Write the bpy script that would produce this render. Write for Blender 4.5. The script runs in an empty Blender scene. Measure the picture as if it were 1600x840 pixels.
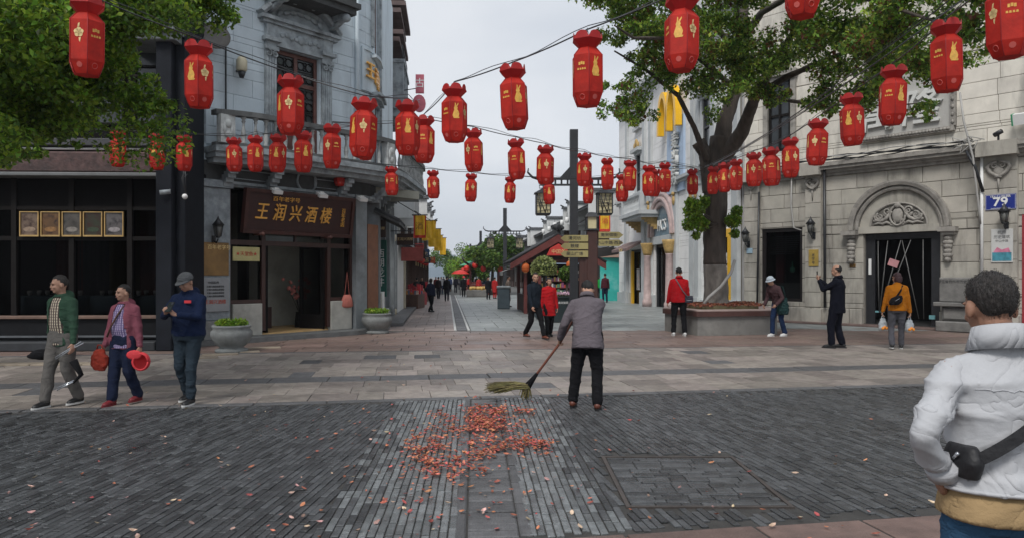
import bpy, bmesh, math, random
import numpy as np
from mathutils import Vector, Matrix, noise, Quaternion

R = random.Random(7)
rad = math.radians
sc = bpy.context.scene
COL = sc.collection

# ------------------------------------------------------------ camera
F, H, YH = 1150.0, 1.62, 430.0          # focal length and horizon in photo pixels (1600 wide), eye height
cam_d = bpy.data.cameras.new('camera')
cam_d.sensor_width = 36.0
cam_d.lens = 36.0 * F / 1600.0
cam_d.shift_y = (YH - 420.0) / 1600.0
cam_d.clip_start, cam_d.clip_end = 0.05, 9000
cam = bpy.data.objects.new('camera', cam_d)
cam.location = (0, 0, H)
cam.rotation_euler = (rad(90), 0, 0)
COL.objects.link(cam)
sc.camera = cam

# ------------------------------------------------------------ world and sun
SUN_EL, SUN_AZ = 52.0, 205.0            # behind the camera, a little to the left
world = bpy.data.worlds.new('World')
sc.world = world
world.use_nodes = True
nt = world.node_tree
nt.nodes.clear()
wo = nt.nodes.new('ShaderNodeOutputWorld')
bg = nt.nodes.new('ShaderNodeBackground')
sky = nt.nodes.new('ShaderNodeTexSky')
sky.sky_type = 'NISHITA'
sky.sun_disc = False
sky.sun_elevation = rad(SUN_EL)
sky.sun_rotation = rad(SUN_AZ)
sky.air_density, sky.dust_density = 1.0, 3.0
tc = nt.nodes.new('ShaderNodeTexCoord')
mp = nt.nodes.new('ShaderNodeMapping')
mp.inputs['Scale'].default_value = (1.0, 1.0, 2.4)
cn = nt.nodes.new('ShaderNodeTexNoise')
cn.inputs['Scale'].default_value = 1.7
cn.inputs['Detail'].default_value = 5
cn.inputs['Roughness'].default_value = 0.5
cr = nt.nodes.new('ShaderNodeValToRGB')
cr.color_ramp.elements[0].position = 0.34
cr.color_ramp.elements[0].color = (3.8, 4.2, 4.8, 1)
cr.color_ramp.elements[1].position = 0.68
cr.color_ramp.elements[1].color = (5.8, 6.0, 6.3, 1)
mx = nt.nodes.new('ShaderNodeMix')
mx.data_type = 'RGBA'
mx.inputs['Factor'].default_value = 0.92
nt.links.new(tc.outputs['Generated'], mp.inputs['Vector'])
nt.links.new(mp.outputs['Vector'], cn.inputs['Vector'])
nt.links.new(cn.outputs['Fac'], cr.inputs['Fac'])
nt.links.new(sky.outputs['Color'], mx.inputs[6])
nt.links.new(cr.outputs['Color'], mx.inputs[7])
nt.links.new(mx.outputs[2], bg.inputs['Color'])
bg.inputs['Strength'].default_value = 0.09
nt.links.new(bg.outputs['Background'], wo.inputs['Surface'])

sun_d = bpy.data.lights.new('sun', 'SUN')
sun_d.energy = 1.5
sun_d.angle = rad(18)
sun_d.color = (1.0, 0.975, 0.94)
sun = bpy.data.objects.new('sun', sun_d)
az = rad(SUN_AZ)
sdir = Vector((math.sin(az) * math.cos(rad(SUN_EL)), math.cos(az) * math.cos(rad(SUN_EL)), math.sin(rad(SUN_EL))))
sun.rotation_euler = (-sdir).to_track_quat('-Z', 'Y').to_euler()
sun.location = (0, 0, 40)
COL.objects.link(sun)

sc.view_settings.view_transform = 'Standard'
sc.view_settings.look = 'None'
sc.view_settings.exposure = 0.66
sc.view_settings.gamma = 1.0
sc.cycles.max_bounces = 6
sc.cycles.diffuse_bounces = 3
sc.cycles.glossy_bounces = 3
sc.cycles.transparent_max_bounces = 16
sc.cycles.use_denoising = True
sc.cycles.sample_clamp_indirect = 4.0

def P(px, py, Y):
    return Vector(((px - 800) / F * Y, Y, H - (py - YH) / F * Y))

def G(px, py):
    Y = H * F / (py - YH)
    return Vector(((px - 800) / F * Y, Y, 0))

# ------------------------------------------------------------ materials
MATS = {}

def M(name, col=(.5, .5, .5), rough=.7, var=.18, scale=3.0, bump=.15, bscale=40.0, metal=0.0, isl=0.0,
      streak=0.0, stain=None, stainamt=0.0, stainscale=1.2, spec=.5, col2=None, emit=None, es=0.0, trans=0.0, hue=0.0,
      rvar=0.0, aniso=(1, 1, 1), fold=0.0, fscale=5.0):
    if name in MATS:
        return MATS[name]
    m = bpy.data.materials.new(name)
    m.use_nodes = True
    t = m.node_tree
    N, L = t.nodes, t.links
    b = N['Principled BSDF']
    geo = N.new('ShaderNodeNewGeometry')
    mapn = N.new('ShaderNodeMapping')
    mapn.inputs['Scale'].default_value = aniso
    L.new(geo.outputs['Position'], mapn.inputs['Vector'])
    pos = mapn.outputs['Vector']
    n1 = N.new('ShaderNodeTexNoise')
    n1.inputs['Scale'].default_value = scale
    n1.inputs['Detail'].default_value = 6
    n1.inputs['Roughness'].default_value = .6
    L.new(pos, n1.inputs['Vector'])
    ra = N.new('ShaderNodeMapRange')
    ra.inputs['From Min'].default_value = .3
    ra.inputs['From Max'].default_value = .7
    L.new(n1.outputs['Fac'], ra.inputs['Value'])
    mixc = N.new('ShaderNodeMix')
    mixc.data_type = 'RGBA'
    c = Vector(col[:3])
    a = c * (1 - var)
    d = (c * (1 + var)) if col2 is None else Vector(col2[:3])
    mixc.inputs[6].default_value = (*a, 1)
    mixc.inputs[7].default_value = (*d, 1)
    L.new(ra.outputs['Result'], mixc.inputs['Factor'])
    out = mixc.outputs[2]
    if isl > 0 or hue > 0:
        oi = N.new('ShaderNodeObjectInfo')
        ad = N.new('ShaderNodeMath'); ad.operation = 'ADD'
        L.new(geo.outputs['Random Per Island'], ad.inputs[0])
        L.new(oi.outputs['Random'], ad.inputs[1])
        fr = N.new('ShaderNodeMath'); fr.operation = 'FRACT'
        L.new(ad.outputs[0], fr.inputs[0])
        hs = N.new('ShaderNodeHueSaturation')
        mr = N.new('ShaderNodeMapRange')
        mr.inputs['To Min'].default_value = 1 - isl
        mr.inputs['To Max'].default_value = 1 + isl
        L.new(fr.outputs[0], mr.inputs['Value'])
        L.new(mr.outputs['Result'], hs.inputs['Value'])
        if hue > 0:
            m7 = N.new('ShaderNodeMath'); m7.operation = 'MULTIPLY'; m7.inputs[1].default_value = 7.31
            L.new(fr.outputs[0], m7.inputs[0])
            f2 = N.new('ShaderNodeMath'); f2.operation = 'FRACT'
            L.new(m7.outputs[0], f2.inputs[0])
            mh = N.new('ShaderNodeMapRange')
            mh.inputs['To Min'].default_value = .5 - hue
            mh.inputs['To Max'].default_value = .5 + hue
            L.new(f2.outputs[0], mh.inputs['Value'])
            L.new(mh.outputs['Result'], hs.inputs['Hue'])
        L.new(out, hs.inputs['Color'])
        out = hs.outputs['Color']
    if stainamt > 0:
        m2 = N.new('ShaderNodeMapping')
        m2.inputs['Scale'].default_value = (1, 1, .22 if streak else 1)
        L.new(geo.outputs['Position'], m2.inputs['Vector'])
        n2 = N.new('ShaderNodeTexNoise')
        n2.inputs['Scale'].default_value = stainscale
        n2.inputs['Detail'].default_value = 7
        n2.inputs['Roughness'].default_value = .65
        L.new(m2.outputs['Vector'], n2.inputs['Vector'])
        r2 = N.new('ShaderNodeMapRange')
        r2.inputs['From Min'].default_value = .5
        r2.inputs['From Max'].default_value = .72
        r2.inputs['To Max'].default_value = stainamt
        L.new(n2.outputs['Fac'], r2.inputs['Value'])
        ms = N.new('ShaderNodeMix')
        ms.data_type = 'RGBA'
        L.new(r2.outputs['Result'], ms.inputs['Factor'])
        L.new(out, ms.inputs[6])
        ms.inputs[7].default_value = (*(stain or (.04, .04, .035)), 1)
        out = ms.outputs[2]
    L.new(out, b.inputs['Base Color'])
    b.inputs['Roughness'].default_value = rough
    if rvar > 0:
        rr = N.new('ShaderNodeMapRange')
        rr.inputs['To Min'].default_value = max(.05, rough - rvar)
        rr.inputs['To Max'].default_value = min(1, rough + rvar)
        n4 = N.new('ShaderNodeTexNoise'); n4.inputs['Scale'].default_value = 1.1; n4.inputs['Detail'].default_value = 4
        L.new(geo.outputs['Position'], n4.inputs['Vector'])
        L.new(n4.outputs['Fac'], rr.inputs['Value'])
        rr.inputs['From Min'].default_value = .3; rr.inputs['From Max'].default_value = .7
        L.new(rr.outputs['Result'], b.inputs['Roughness'])
    b.inputs['Metallic'].default_value = metal
    b.inputs['Specular IOR Level'].default_value = spec
    if bump > 0:
        n3 = N.new('ShaderNodeTexNoise')
        n3.inputs['Scale'].default_value = bscale
        n3.inputs['Detail'].default_value = 4
        L.new(pos, n3.inputs['Vector'])
        bp = N.new('ShaderNodeBump')
        bp.inputs['Strength'].default_value = min(1, bump * 2)
        bp.inputs['Distance'].default_value = .01
        L.new(n3.outputs['Fac'], bp.inputs['Height'])
        L.new(bp.outputs['Normal'], b.inputs['Normal'])
    if fold > 0:                          # soft cloth creases as relief
        nf = N.new('ShaderNodeTexNoise')
        nf.inputs['Scale'].default_value = fscale
        nf.inputs['Detail'].default_value = 2.5
        nf.inputs['Distortion'].default_value = 1.6
        mf_ = N.new('ShaderNodeMapping'); mf_.inputs['Scale'].default_value = (1, 1, 1.5); mf_.inputs['Rotation'].default_value = (.5, .6, 0)
        L.new(geo.outputs['Position'], mf_.inputs['Vector']); L.new(mf_.outputs['Vector'], nf.inputs['Vector'])
        sb1 = N.new('ShaderNodeMath'); sb1.operation = 'SUBTRACT'; sb1.inputs[1].default_value = .5
        L.new(nf.outputs['Fac'], sb1.inputs[0])
        ab = N.new('ShaderNodeMath'); ab.operation = 'ABSOLUTE'; L.new(sb1.outputs[0], ab.inputs[0])
        pw = N.new('ShaderNodeMath'); pw.operation = 'POWER'; pw.inputs[1].default_value = .6; L.new(ab.outputs[0], pw.inputs[0])
        bf = N.new('ShaderNodeBump'); bf.inputs['Strength'].default_value = 1.0; bf.inputs['Distance'].default_value = fold
        L.new(pw.outputs[0], bf.inputs['Height'])
        if bump > 0: L.new(bp.outputs['Normal'], bf.inputs['Normal'])
        L.new(bf.outputs['Normal'], b.inputs['Normal'])
    if emit:
        b.inputs['Emission Color'].default_value = (*emit, 1)
        b.inputs['Emission Strength'].default_value = es
    if trans > 0:
        o = N['Material Output']
        tr = N.new('ShaderNodeBsdfTranslucent')
        L.new(out, tr.inputs['Color'])
        mxs = N.new('ShaderNodeMixShader')
        mxs.inputs[0].default_value = trans
        L.new(b.outputs[0], mxs.inputs[1])
        L.new(tr.outputs[0], mxs.inputs[2])
        L.new(mxs.outputs[0], o.inputs['Surface'])
    MATS[name] = m
    return m

def glass_mat(name, tint=(.8, .85, .85), gl=.12):
    if name in MATS:
        return MATS[name]
    m = bpy.data.materials.new(name)
    m.use_nodes = True
    t = m.node_tree
    N, L = t.nodes, t.links
    N.remove(N['Principled BSDF'])
    tr = N.new('ShaderNodeBsdfTransparent'); tr.inputs[0].default_value = (*tint, 1)
    g = N.new('ShaderNodeBsdfGlossy'); g.inputs['Roughness'].default_value = .02
    fr = N.new('ShaderNodeLayerWeight'); fr.inputs['Blend'].default_value = gl
    mx = N.new('ShaderNodeMixShader')
    L.new(fr.outputs['Fresnel'], mx.inputs[0])
    L.new(tr.outputs[0], mx.inputs[1]); L.new(g.outputs[0], mx.inputs[2])
    L.new(mx.outputs[0], N['Material Output'].inputs['Surface'])
    MATS[name] = m
    return m

def plaid_mat(name, ca, cb, cc, sc_=22.0):
    m = bpy.data.materials.new(name)
    m.use_nodes = True
    N, L = m.node_tree.nodes, m.node_tree.links
    b = N['Principled BSDF']
    tcn = N.new('ShaderNodeTexCoord')
    outs = []
    for ax in ('X', 'Z'):
        w = N.new('ShaderNodeTexWave'); w.wave_type = 'BANDS'; w.bands_direction = ax
        w.inputs['Scale'].default_value = sc_ / 6.28 * 1.0
        L.new(tcn.outputs['Object'], w.inputs['Vector'])
        g = N.new('ShaderNodeMath'); g.operation = 'GREATER_THAN'; g.inputs[1].default_value = .5
        L.new(w.outputs['Fac'], g.inputs[0]); outs.append(g.outputs[0])
    m1 = N.new('ShaderNodeMix'); m1.data_type = 'RGBA'
    m1.inputs[6].default_value = (*ca, 1); m1.inputs[7].default_value = (*cb, 1)
    L.new(outs[0], m1.inputs['Factor'])
    ml = N.new('ShaderNodeMath'); ml.operation = 'MULTIPLY'; ml.inputs[1].default_value = .55
    L.new(outs[1], ml.inputs[0])
    m2 = N.new('ShaderNodeMix'); m2.data_type = 'RGBA'
    L.new(ml.outputs[0], m2.inputs['Factor'])
    L.new(m1.outputs[2], m2.inputs[6]); m2.inputs[7].default_value = (*cc, 1)
    L.new(m2.outputs[2], b.inputs['Base Color'])
    b.inputs['Roughness'].default_value = .9
    return m

# ------------------------------------------------------------ mesh builder
class MB:
    def __init__(s):
        s.v, s.f, s.sm, s.st = [], [], [], []

    def add(s, vs, fs, smooth=False):
        o = len(s.v)
        s.st.append((o, len(s.f)))
        s.v += [tuple(p) for p in vs]
        s.f += [tuple(i + o for i in f) for f in fs]
        s.sm += [smooth] * len(fs)
        return s

    def box(s, x0, x1, y0, y1, z0, z1):
        if x0 > x1: x0, x1 = x1, x0
        if y0 > y1: y0, y1 = y1, y0
        if z0 > z1: z0, z1 = z1, z0
        vs = [(x0, y0, z0), (x1, y0, z0), (x1, y1, z0), (x0, y1, z0), (x0, y0, z1), (x1, y0, z1), (x1, y1, z1), (x0, y1, z1)]
        fs = [(3, 2, 1, 0), (4, 5, 6, 7), (0, 1, 5, 4), (1, 2, 6, 5), (2, 3, 7, 6), (3, 0, 4, 7)]
        return s.add(vs, fs)

    def bbox(s, x0, x1, y0, y1, z0, z1, c=.01):
        """box with its front (-y) face chamfered"""
        if x0 > x1: x0, x1 = x1, x0
        if z0 > z1: z0, z1 = z1, z0
        vs = [(x0, y1, z0), (x1, y1, z0), (x1, y1, z1), (x0, y1, z1),
              (x0, y0 + c, z0), (x1, y0 + c, z0), (x1, y0 + c, z1), (x0, y0 + c, z1),
              (x0 + c, y0, z0 + c), (x1 - c, y0, z0 + c), (x1 - c, y0, z1 - c), (x0 + c, y0, z1 - c)]
        fs = [(0, 4, 5, 1)[::-1], (1, 5, 6, 2)[::-1], (2, 6, 7, 3)[::-1], (3, 7, 4, 0)[::-1],
              (4, 5, 9, 8), (5, 6, 10, 9), (6, 7, 11, 10), (7, 4, 8, 11), (8, 9, 10, 11), (0, 1, 2, 3)[::-1]]
        fs[0:4] = [(0, 1, 5, 4), (1, 2, 6, 5), (2, 3, 7, 6), (3, 0, 4, 7)]
        fs[9] = (3, 2, 1, 0)
        return s.add(vs, fs)

    def rbox(s, c, size, M3=None):
        x, y, z = [a / 2 for a in size]
        vs = [Vector(p) for p in [(-x, -y, -z), (x, -y, -z), (x, y, -z), (-x, y, -z), (-x, -y, z), (x, -y, z), (x, y, z), (-x, y, z)]]
        if M3 is not None:
            vs = [M3 @ p for p in vs]
        vs = [p + Vector(c) for p in vs]
        return s.add(vs, [(3, 2, 1, 0), (4, 5, 6, 7), (0, 1, 5, 4), (1, 2, 6, 5), (2, 3, 7, 6), (3, 0, 4, 7)])

    def prism(s, poly, vec, smooth=False):
        """poly: list of 3D points (planar), extruded by vec"""
        n = len(poly)
        a = [Vector(p) for p in poly]
        vec = Vector(vec)
        nrm = Vector((0, 0, 0))
        for i in range(n):
            nrm += a[i].cross(a[(i + 1) % n])
        if nrm.dot(vec) > 0:
            a = a[::-1]
        vs = a + [p + vec for p in a]
        fs = [tuple(range(n)), tuple(range(2 * n - 1, n - 1, -1))]
        fs += [(i, i + n, (i + 1) % n + n, (i + 1) % n) for i in range(n)]
        return s.add(vs, fs, smooth)

    def tube(s, pts, r, seg=8, smooth=True, caps=True, squash=None):
        pts = [Vector(p) for p in pts]
        n = len(pts)
        rs = r if isinstance(r, (list, tuple)) else [r] * n
        vs, fs = [], []
        t0 = (pts[1] - pts[0]).normalized()
        up = Vector((0, 0, 1)) if abs(t0.z) < .9 else Vector((1, 0, 0))
        x = t0.cross(up).normalized()
        for i in range(n):
            if i == 0: t = pts[1] - pts[0]
            elif i == n - 1: t = pts[-1] - pts[-2]
            else: t = (pts[i + 1] - pts[i - 1])
            t.normalize()
            x = (x - t * x.dot(t))
            x.normalize()
            y = t.cross(x)
            for k in range(seg):
                a = 2 * math.pi * k / seg
                vs.append(pts[i] + (x * math.cos(a) + y * math.sin(a)) * rs[i])
        for i in range(n - 1):
            for k in range(seg):
                k2 = (k + 1) % seg
                fs.append((i * seg + k, i * seg + k2, (i + 1) * seg + k2, (i + 1) * seg + k))
        if caps:
            fs.append(tuple(range(seg))[::-1])
            fs.append(tuple(range((n - 1) * seg, n * seg)))
        return s.add(vs, fs, smooth)

    def lathe(s, prof, seg=16, c=(0, 0, 0), smooth=True, phase=0.0, sx=1.0, sy=1.0):
        """prof: [(r,z)] bottom to top"""
        vs, fs = [], []
        n = len(prof)
        for r, z in prof:
            for k in range(seg):
                a = 2 * math.pi * k / seg + phase
                vs.append((c[0] + r * math.cos(a) * sx, c[1] + r * math.sin(a) * sy, c[2] + z))
        for i in range(n - 1):
            for k in range(seg):
                k2 = (k + 1) % seg
                fs.append((i * seg + k, i * seg + k2, (i + 1) * seg + k2, (i + 1) * seg + k))
        fs.append(tuple(range(seg))[::-1])
        fs.append(tuple(range((n - 1) * seg, n * seg)))
        return s.add(vs, fs, smooth)

    def ell(s, c, r, seg=12, ring=8, rot=None):
        vs, fs = [], []
        r = (r, r, r) if not isinstance(r, (tuple, list)) else r
        for i in range(1, ring):
            th = math.pi * i / ring
            for k in range(seg):
                a = 2 * math.pi * k / seg
                vs.append(Vector((math.sin(th) * math.cos(a) * r[0], math.sin(th) * math.sin(a) * r[1], -math.cos(th) * r[2])))
        vs.append(Vector((0, 0, -r[2]))); vs.append(Vector((0, 0, r[2])))
        nb, ntp = len(vs) - 2, len(vs) - 1
        for i in range(ring - 2):
            for k in range(seg):
                k2 = (k + 1) % seg
                fs.append((i * seg + k, i * seg + k2, (i + 1) * seg + k2, (i + 1) * seg + k))
        for k in range(seg):
            k2 = (k + 1) % seg
            fs.append((nb, k2, k))
            fs.append((ntp, (ring - 2) * seg + k, (ring - 2) * seg + k2))
        if rot is not None:
            vs = [rot @ p for p in vs]
        vs = [p + Vector(c) for p in vs]
        return s.add(vs, fs, True)

    def sweep(s, path, prof, closed=False, smooth=False):
        """sweep a 2D profile [(out, up)] along a planar path of (x, z) points in the facade plane (out is -y)"""
        n = len(path)
        vs, fs = [], []
        for i in range(n):
            p = Vector(path[i])
            a = Vector(path[i - 1]) if (i > 0 or closed) else p
            b = Vector(path[(i + 1) % n]) if (i < n - 1 or closed) else p
            t = (b - a).normalized()
            nn = Vector((-t.y, t.x))
            for o, u in prof:
                q = p + nn * u
                vs.append((q.x, -o, q.y))
        m = len(prof)
        for i in range(n if closed else n - 1):
            for k in range(m):
                k2 = (k + 1) % m
                i2 = (i + 1) % n
                fs.append((i * m + k, i * m + k2, i2 * m + k2, i2 * m + k))
        if not closed:
            fs.append(tuple(range(m))[::-1]); fs.append(tuple(range((n - 1) * m, n * m)))
        return s.add(vs, fs, smooth)

    def mesh(s, name, mat):
        me = bpy.data.meshes.new(name)
        me.from_pydata(s.v, [], s.f)
        me.materials.append(mat)
        me.polygons.foreach_set('use_smooth', s.sm)
        me.update()
        return me

    def each(s, name, mat, parent=None):
        """every added piece becomes an object of its own"""
        out = []
        ends = s.st[1:] + [(len(s.v), len(s.f))]
        for (v0, f0), (v1, f1) in zip(s.st, ends):
            m = MB()
            m.add(s.v[v0:v1], [tuple(i - v0 for i in f) for f in s.f[f0:f1]], s.sm[f0])
            out.append(m.build(name, mat, parent))
        return out

    def build(s, name, mat, parent=None, loc=None, rotz=0, fix=True):
        me = s.mesh(name, mat)
        if fix:
            bm = bmesh.new(); bm.from_mesh(me)
            bmesh.ops.recalc_face_normals(bm, faces=bm.faces)
            bm.to_mesh(me); bm.free()
        return put(name, me, parent, loc, rotz)

def put(name, me, parent=None, loc=None, rotz=0):
    o = bpy.data.objects.new(name, me)
    COL.objects.link(o)
    if parent is not None: o.parent = parent
    if loc is not None: o.location = loc
    o.rotation_euler = (0, 0, rotz)
    return o

def thing(name, label, cat, loc=(0, 0, 0), rotz=0, group=None, kind=None):
    o = bpy.data.objects.new(name, None)
    o.empty_display_size = .2
    COL.objects.link(o)
    o.location = loc
    o.rotation_euler = (0, 0, rotz)
    return tag(o, label, cat, group, kind)

def tag(o, label=None, cat=None, group=None, kind=None):
    if label: o['label'] = label
    if cat: o['category'] = cat
    if group: o['group'] = group
    if kind: o['kind'] = kind
    return o

def copy_tree(o, parent=None, label=None):
    c = o.copy()
    COL.objects.link(c)
    if parent is not None: c.parent = parent
    if label: c['label'] = label
    for ch in list(o.children):
        copy_tree(ch, c)
    return c

class Fac:
    """a facade plane: local x along the wall, local -y outwards, z up"""
    def __init__(s, name, label, cat, o, d, group=None, kind=None):
        s.o = Vector(o); s.d = Vector(d).normalized()
        s.n = Vector((s.d.y, -s.d.x))   # outward (-y local)
        s.ang = math.atan2(s.d.y, s.d.x)
        s.root = thing(name, label, cat, (o[0], o[1], 0), s.ang, group, kind)

    def at(s, px, py=None, out=0.0):
        k = (px - 800) / F
        ox, oy = s.o + s.n * out
        u = (k * oy - ox) / (s.d.x - k * s.d.y)
        Z = oy + u * s.d.y
        if py is None: return u
        return u, H - (py - YH) / F * Z

    def z(s, px, py, out=0.0):
        return s.at(px, py, out)[1]

WORK = bpy.data.scenes.new('workshop')    # an empty scene in which single meshes are evaluated quickly

def new_from(obj):
    for c in list(obj.users_collection): c.objects.unlink(obj)
    WORK.collection.objects.link(obj)
    vl = WORK.view_layers[0]
    vl.update()
    dg = vl.depsgraph
    dg.update()
    return bpy.data.meshes.new_from_object(obj.evaluated_get(dg))

def text(s, size, mat, parent, loc, depth=.01, name='lettering', sx=1.0, rot=None, vertical=False, gap=1.15, bold=0.0, shear=0.0):
    """flat lettering facing local -y"""
    lines = list(s) if vertical else [s]
    body = '\n'.join(lines) if vertical else s
    cu = bpy.data.curves.new('lettering', 'FONT')
    cu.body = body
    cu.size = size
    cu.align_x = 'CENTER'
    cu.align_y = 'CENTER'
    cu.extrude = depth / 2
    cu.space_line = gap
    cu.offset = bold
    cu.resolution_u = 3
    cu.shear = shear
    o = bpy.data.objects.new('lettering_curve', cu)
    COL.objects.link(o)
    me = new_from(o)
    bpy.data.objects.remove(o)
    bpy.data.curves.remove(cu)
    me.materials.clear()
    me.materials.append(mat)
    mt = Matrix.Translation(loc) @ Matrix.Rotation(rad(90), 4, 'X')
    if rot is not None:
        mt = Matrix.Translation(loc) @ rot @ Matrix.Rotation(rad(90), 4, 'X')
    me.transform(mt @ Matrix.Diagonal((sx, 1, 1, 1)))
    return put(name, me, parent)
# ------------------------------------------------------------ shared materials
mortar = M('mortar_dirt', (.045, .043, .04), .95, .3, 6, .4, 60)
brick_m = M('dark_paving_brick', (.058, .061, .064), .33, .35, 9, .8, 55, isl=.45, stain=(.03, .03, .03), stainamt=.5, stainscale=.8, rvar=.14)
slab_g = M('grey_granite_paver', (.25, .217, .192), .5, .25, 7, .6, 70, isl=.3, hue=.012, stain=(.07, .06, .055), stainamt=.55, stainscale=1.6, rvar=.1)
slab_d = M('dark_granite_paver', (.1, .1, .103), .55, .25, 7, .5, 70, isl=.22, stain=(.05, .05, .05), stainamt=.4)
slab_r = M('reddish_granite_slab', (.2, .14, .118), .45, .22, 6, .5, 70, isl=.2, hue=.008, stain=(.08, .065, .06), stainamt=.6, stainscale=.9, rvar=.12)
slab_s = M('street_grey_green_slab', (.25, .268, .262), .45, .18, 4, .3, 60, isl=.18, stain=(.12, .13, .125), stainamt=.4, stainscale=.7, rvar=.12)
slab_sl = M('street_reddish_slab', (.26, .205, .185), .5, .2, 4, .4, 60, isl=.22, stain=(.1, .085, .08), stainamt=.4, stainscale=.8)
white_line = M('pale_stone_line', (.5, .5, .48), .5, .12)

VX = -0.05                                # the paving and the street run this way per metre of depth

def gp(s_, t, k=.175):                    # s: across, t: depth at X=0
    x = s_ + VX * t
    return x, t + k * x

# the base sheet
ms = MB()
ms.add([(-400, -60, -.03), (400, -60, -.03), (400, 2600, -.03), (-400, 2600, -.03)], [(0, 1, 2, 3)])
tag(ms.build('ground', M('ground_dirt', (.16, .155, .15), .9, .2, .5)), kind='structure')

def flat(name, pts, z, mat):
    m = MB(); m.add([(x, y, z) for x, y in pts], [tuple(range(len(pts)))])
    return tag(m.build(name, mat), kind='structure')

def quad_st(s0, s1, t0, t1, k0=.175, k1=.175):
    return [gp(s0, t0, k0), gp(s1, t0, k0), gp(s1, t1, k1), gp(s0, t1, k1)]

road_base = flat('brick_road', quad_st(-12, 14, 4.55, 9.8), -.012, mortar)
band_base = flat('stone_crossing', quad_st(-22, 24, 9.8, 16.2, .175, .13), -.012, mortar)
plaza_base = flat('granite_plaza', quad_st(-24, 26, 16.2, 21.5, .13, .1) , -.012, mortar)
near_base = flat('granite_pavement', quad_st(-12, 14, -4, 4.55), -.012, mortar)
street_base = flat('pedestrian_street', [(-5.3, 21.0), (12, 22), (7, 60), (-2, 150), (-18, 150)], -.016, M('street_joint', (.12, .12, .115), .8))

PIECES = []                               # (distance, parent, name, mesh builder args)
piece_meshes = {}

def piece_mesh(l, w, c, h, mat):
    key = (round(l, 2), round(w, 3), mat.name)
    if key not in piece_meshes:
        m = MB()
        x, y = key[0] / 2, key[1] / 2
        vs = [(-x, -y, -h), (x, -y, -h), (x, y, -h), (-x, y, -h), (-x, -y, -c * .6), (x, -y, -c * .6), (x, y, -c * .6), (-x, y, -c * .6),
              (-x + c, -y + c, 0), (x - c, -y + c, 0), (x - c, y - c, 0), (-x + c, y - c, 0)]
        fs = [(0, 1, 5, 4), (1, 2, 6, 5), (2, 3, 7, 6), (3, 0, 4, 7), (4, 5, 9, 8), (5, 6, 10, 9), (6, 7, 11, 10), (7, 4, 8, 11), (8, 9, 10, 11)]
        m.add(vs, fs)
        piece_meshes[key] = m.mesh(mat.name, mat)
    return piece_meshes[key]

def lay(pieces, name, stuffname, parent, mat, limit, c=.006, h=.02, jz=.003, tilt=.006):
    """pieces: (x, y, length, width, angle). The nearest ones in view are objects, the others one joined part"""
    def inview(p):
        return abs(p[0]) < .72 * p[1] + .1 and p[1] > 4.4
    ps = sorted(pieces, key=lambda p: (0 if inview(p) else 1, math.hypot(p[0], p[1])))
    rest = MB()
    for i, (x, y, l, w, a) in enumerate(ps):
        z = R.uniform(-jz, jz)
        tx, ty = R.uniform(-tilt, tilt), R.uniform(-tilt, tilt)
        if i < limit and inview((x, y)):
            me = piece_mesh(round(l * 50) / 50, w, c, h, mat)
            o = bpy.data.objects.new(name, me)
            COL.objects.link(o); o.parent = parent
            o.location = (x, y, z); o.rotation_euler = (tx, ty, a)
        else:
            xx, yy = l / 2, w / 2
            ca, sa = math.cos(a), math.sin(a)
            vs = []
            for (px_, py_, pz) in [(-xx, -yy, -h), (xx, -yy, -h), (xx, yy, -h), (-xx, yy, -h), (-xx, -yy, -c * .6), (xx, -yy, -c * .6), (xx, yy, -c * .6), (-xx, yy, -c * .6),
                                   (-xx + c, -yy + c, 0), (xx - c, -yy + c, 0), (xx - c, yy - c, 0), (-xx + c, yy - c, 0)]:
                vs.append((x + px_ * ca - py_ * sa, y + px_ * sa + py_ * ca, z + pz - ty * px_ + tx * py_))
            rest.add(vs, [(0, 1, 5, 4), (1, 2, 6, 5), (2, 3, 7, 6), (3, 0, 4, 7), (4, 5, 9, 8), (5, 6, 10, 9), (6, 7, 11, 10), (7, 4, 8, 11), (8, 9, 10, 11)])
    if rest.v:
        tag(rest.build(stuffname, mat, parent, fix=False), kind='stuff')

# dark narrow bricks laid along the street axis
A_V = math.atan2(1.0, VX)
PATCH = (.80, 1.98, 5.15, 6.6)            # x0, x1, y0, y1 of the mended rectangle
br = []                                   # darker bricks on both sides
bp = []                                   # worn bricks of the middle lane, paled further by painted sky sheen
pitch = .056
S0, S1 = -.98, 1.0
s_ = S0
while s_ < S1:
    if -.115 < s_ < .345:                 # the drain strip
        s_ += pitch; continue
    t = 4.5 + R.uniform(0, .12)
    while t < 9.74:
        l = R.uniform(.17, .25)
        if t + l > 9.78: l = 9.78 - t
        if l > .06:
            x, y = gp(s_, t + l / 2)
            if not (PATCH[0] < x < PATCH[1] and PATCH[2] < y < PATCH[3]):
                edge_ = min(s_ - S0, S1 - s_)
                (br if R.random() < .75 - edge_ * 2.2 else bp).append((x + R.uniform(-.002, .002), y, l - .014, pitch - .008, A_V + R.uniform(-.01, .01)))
        t += l
    s_ += pitch
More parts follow.
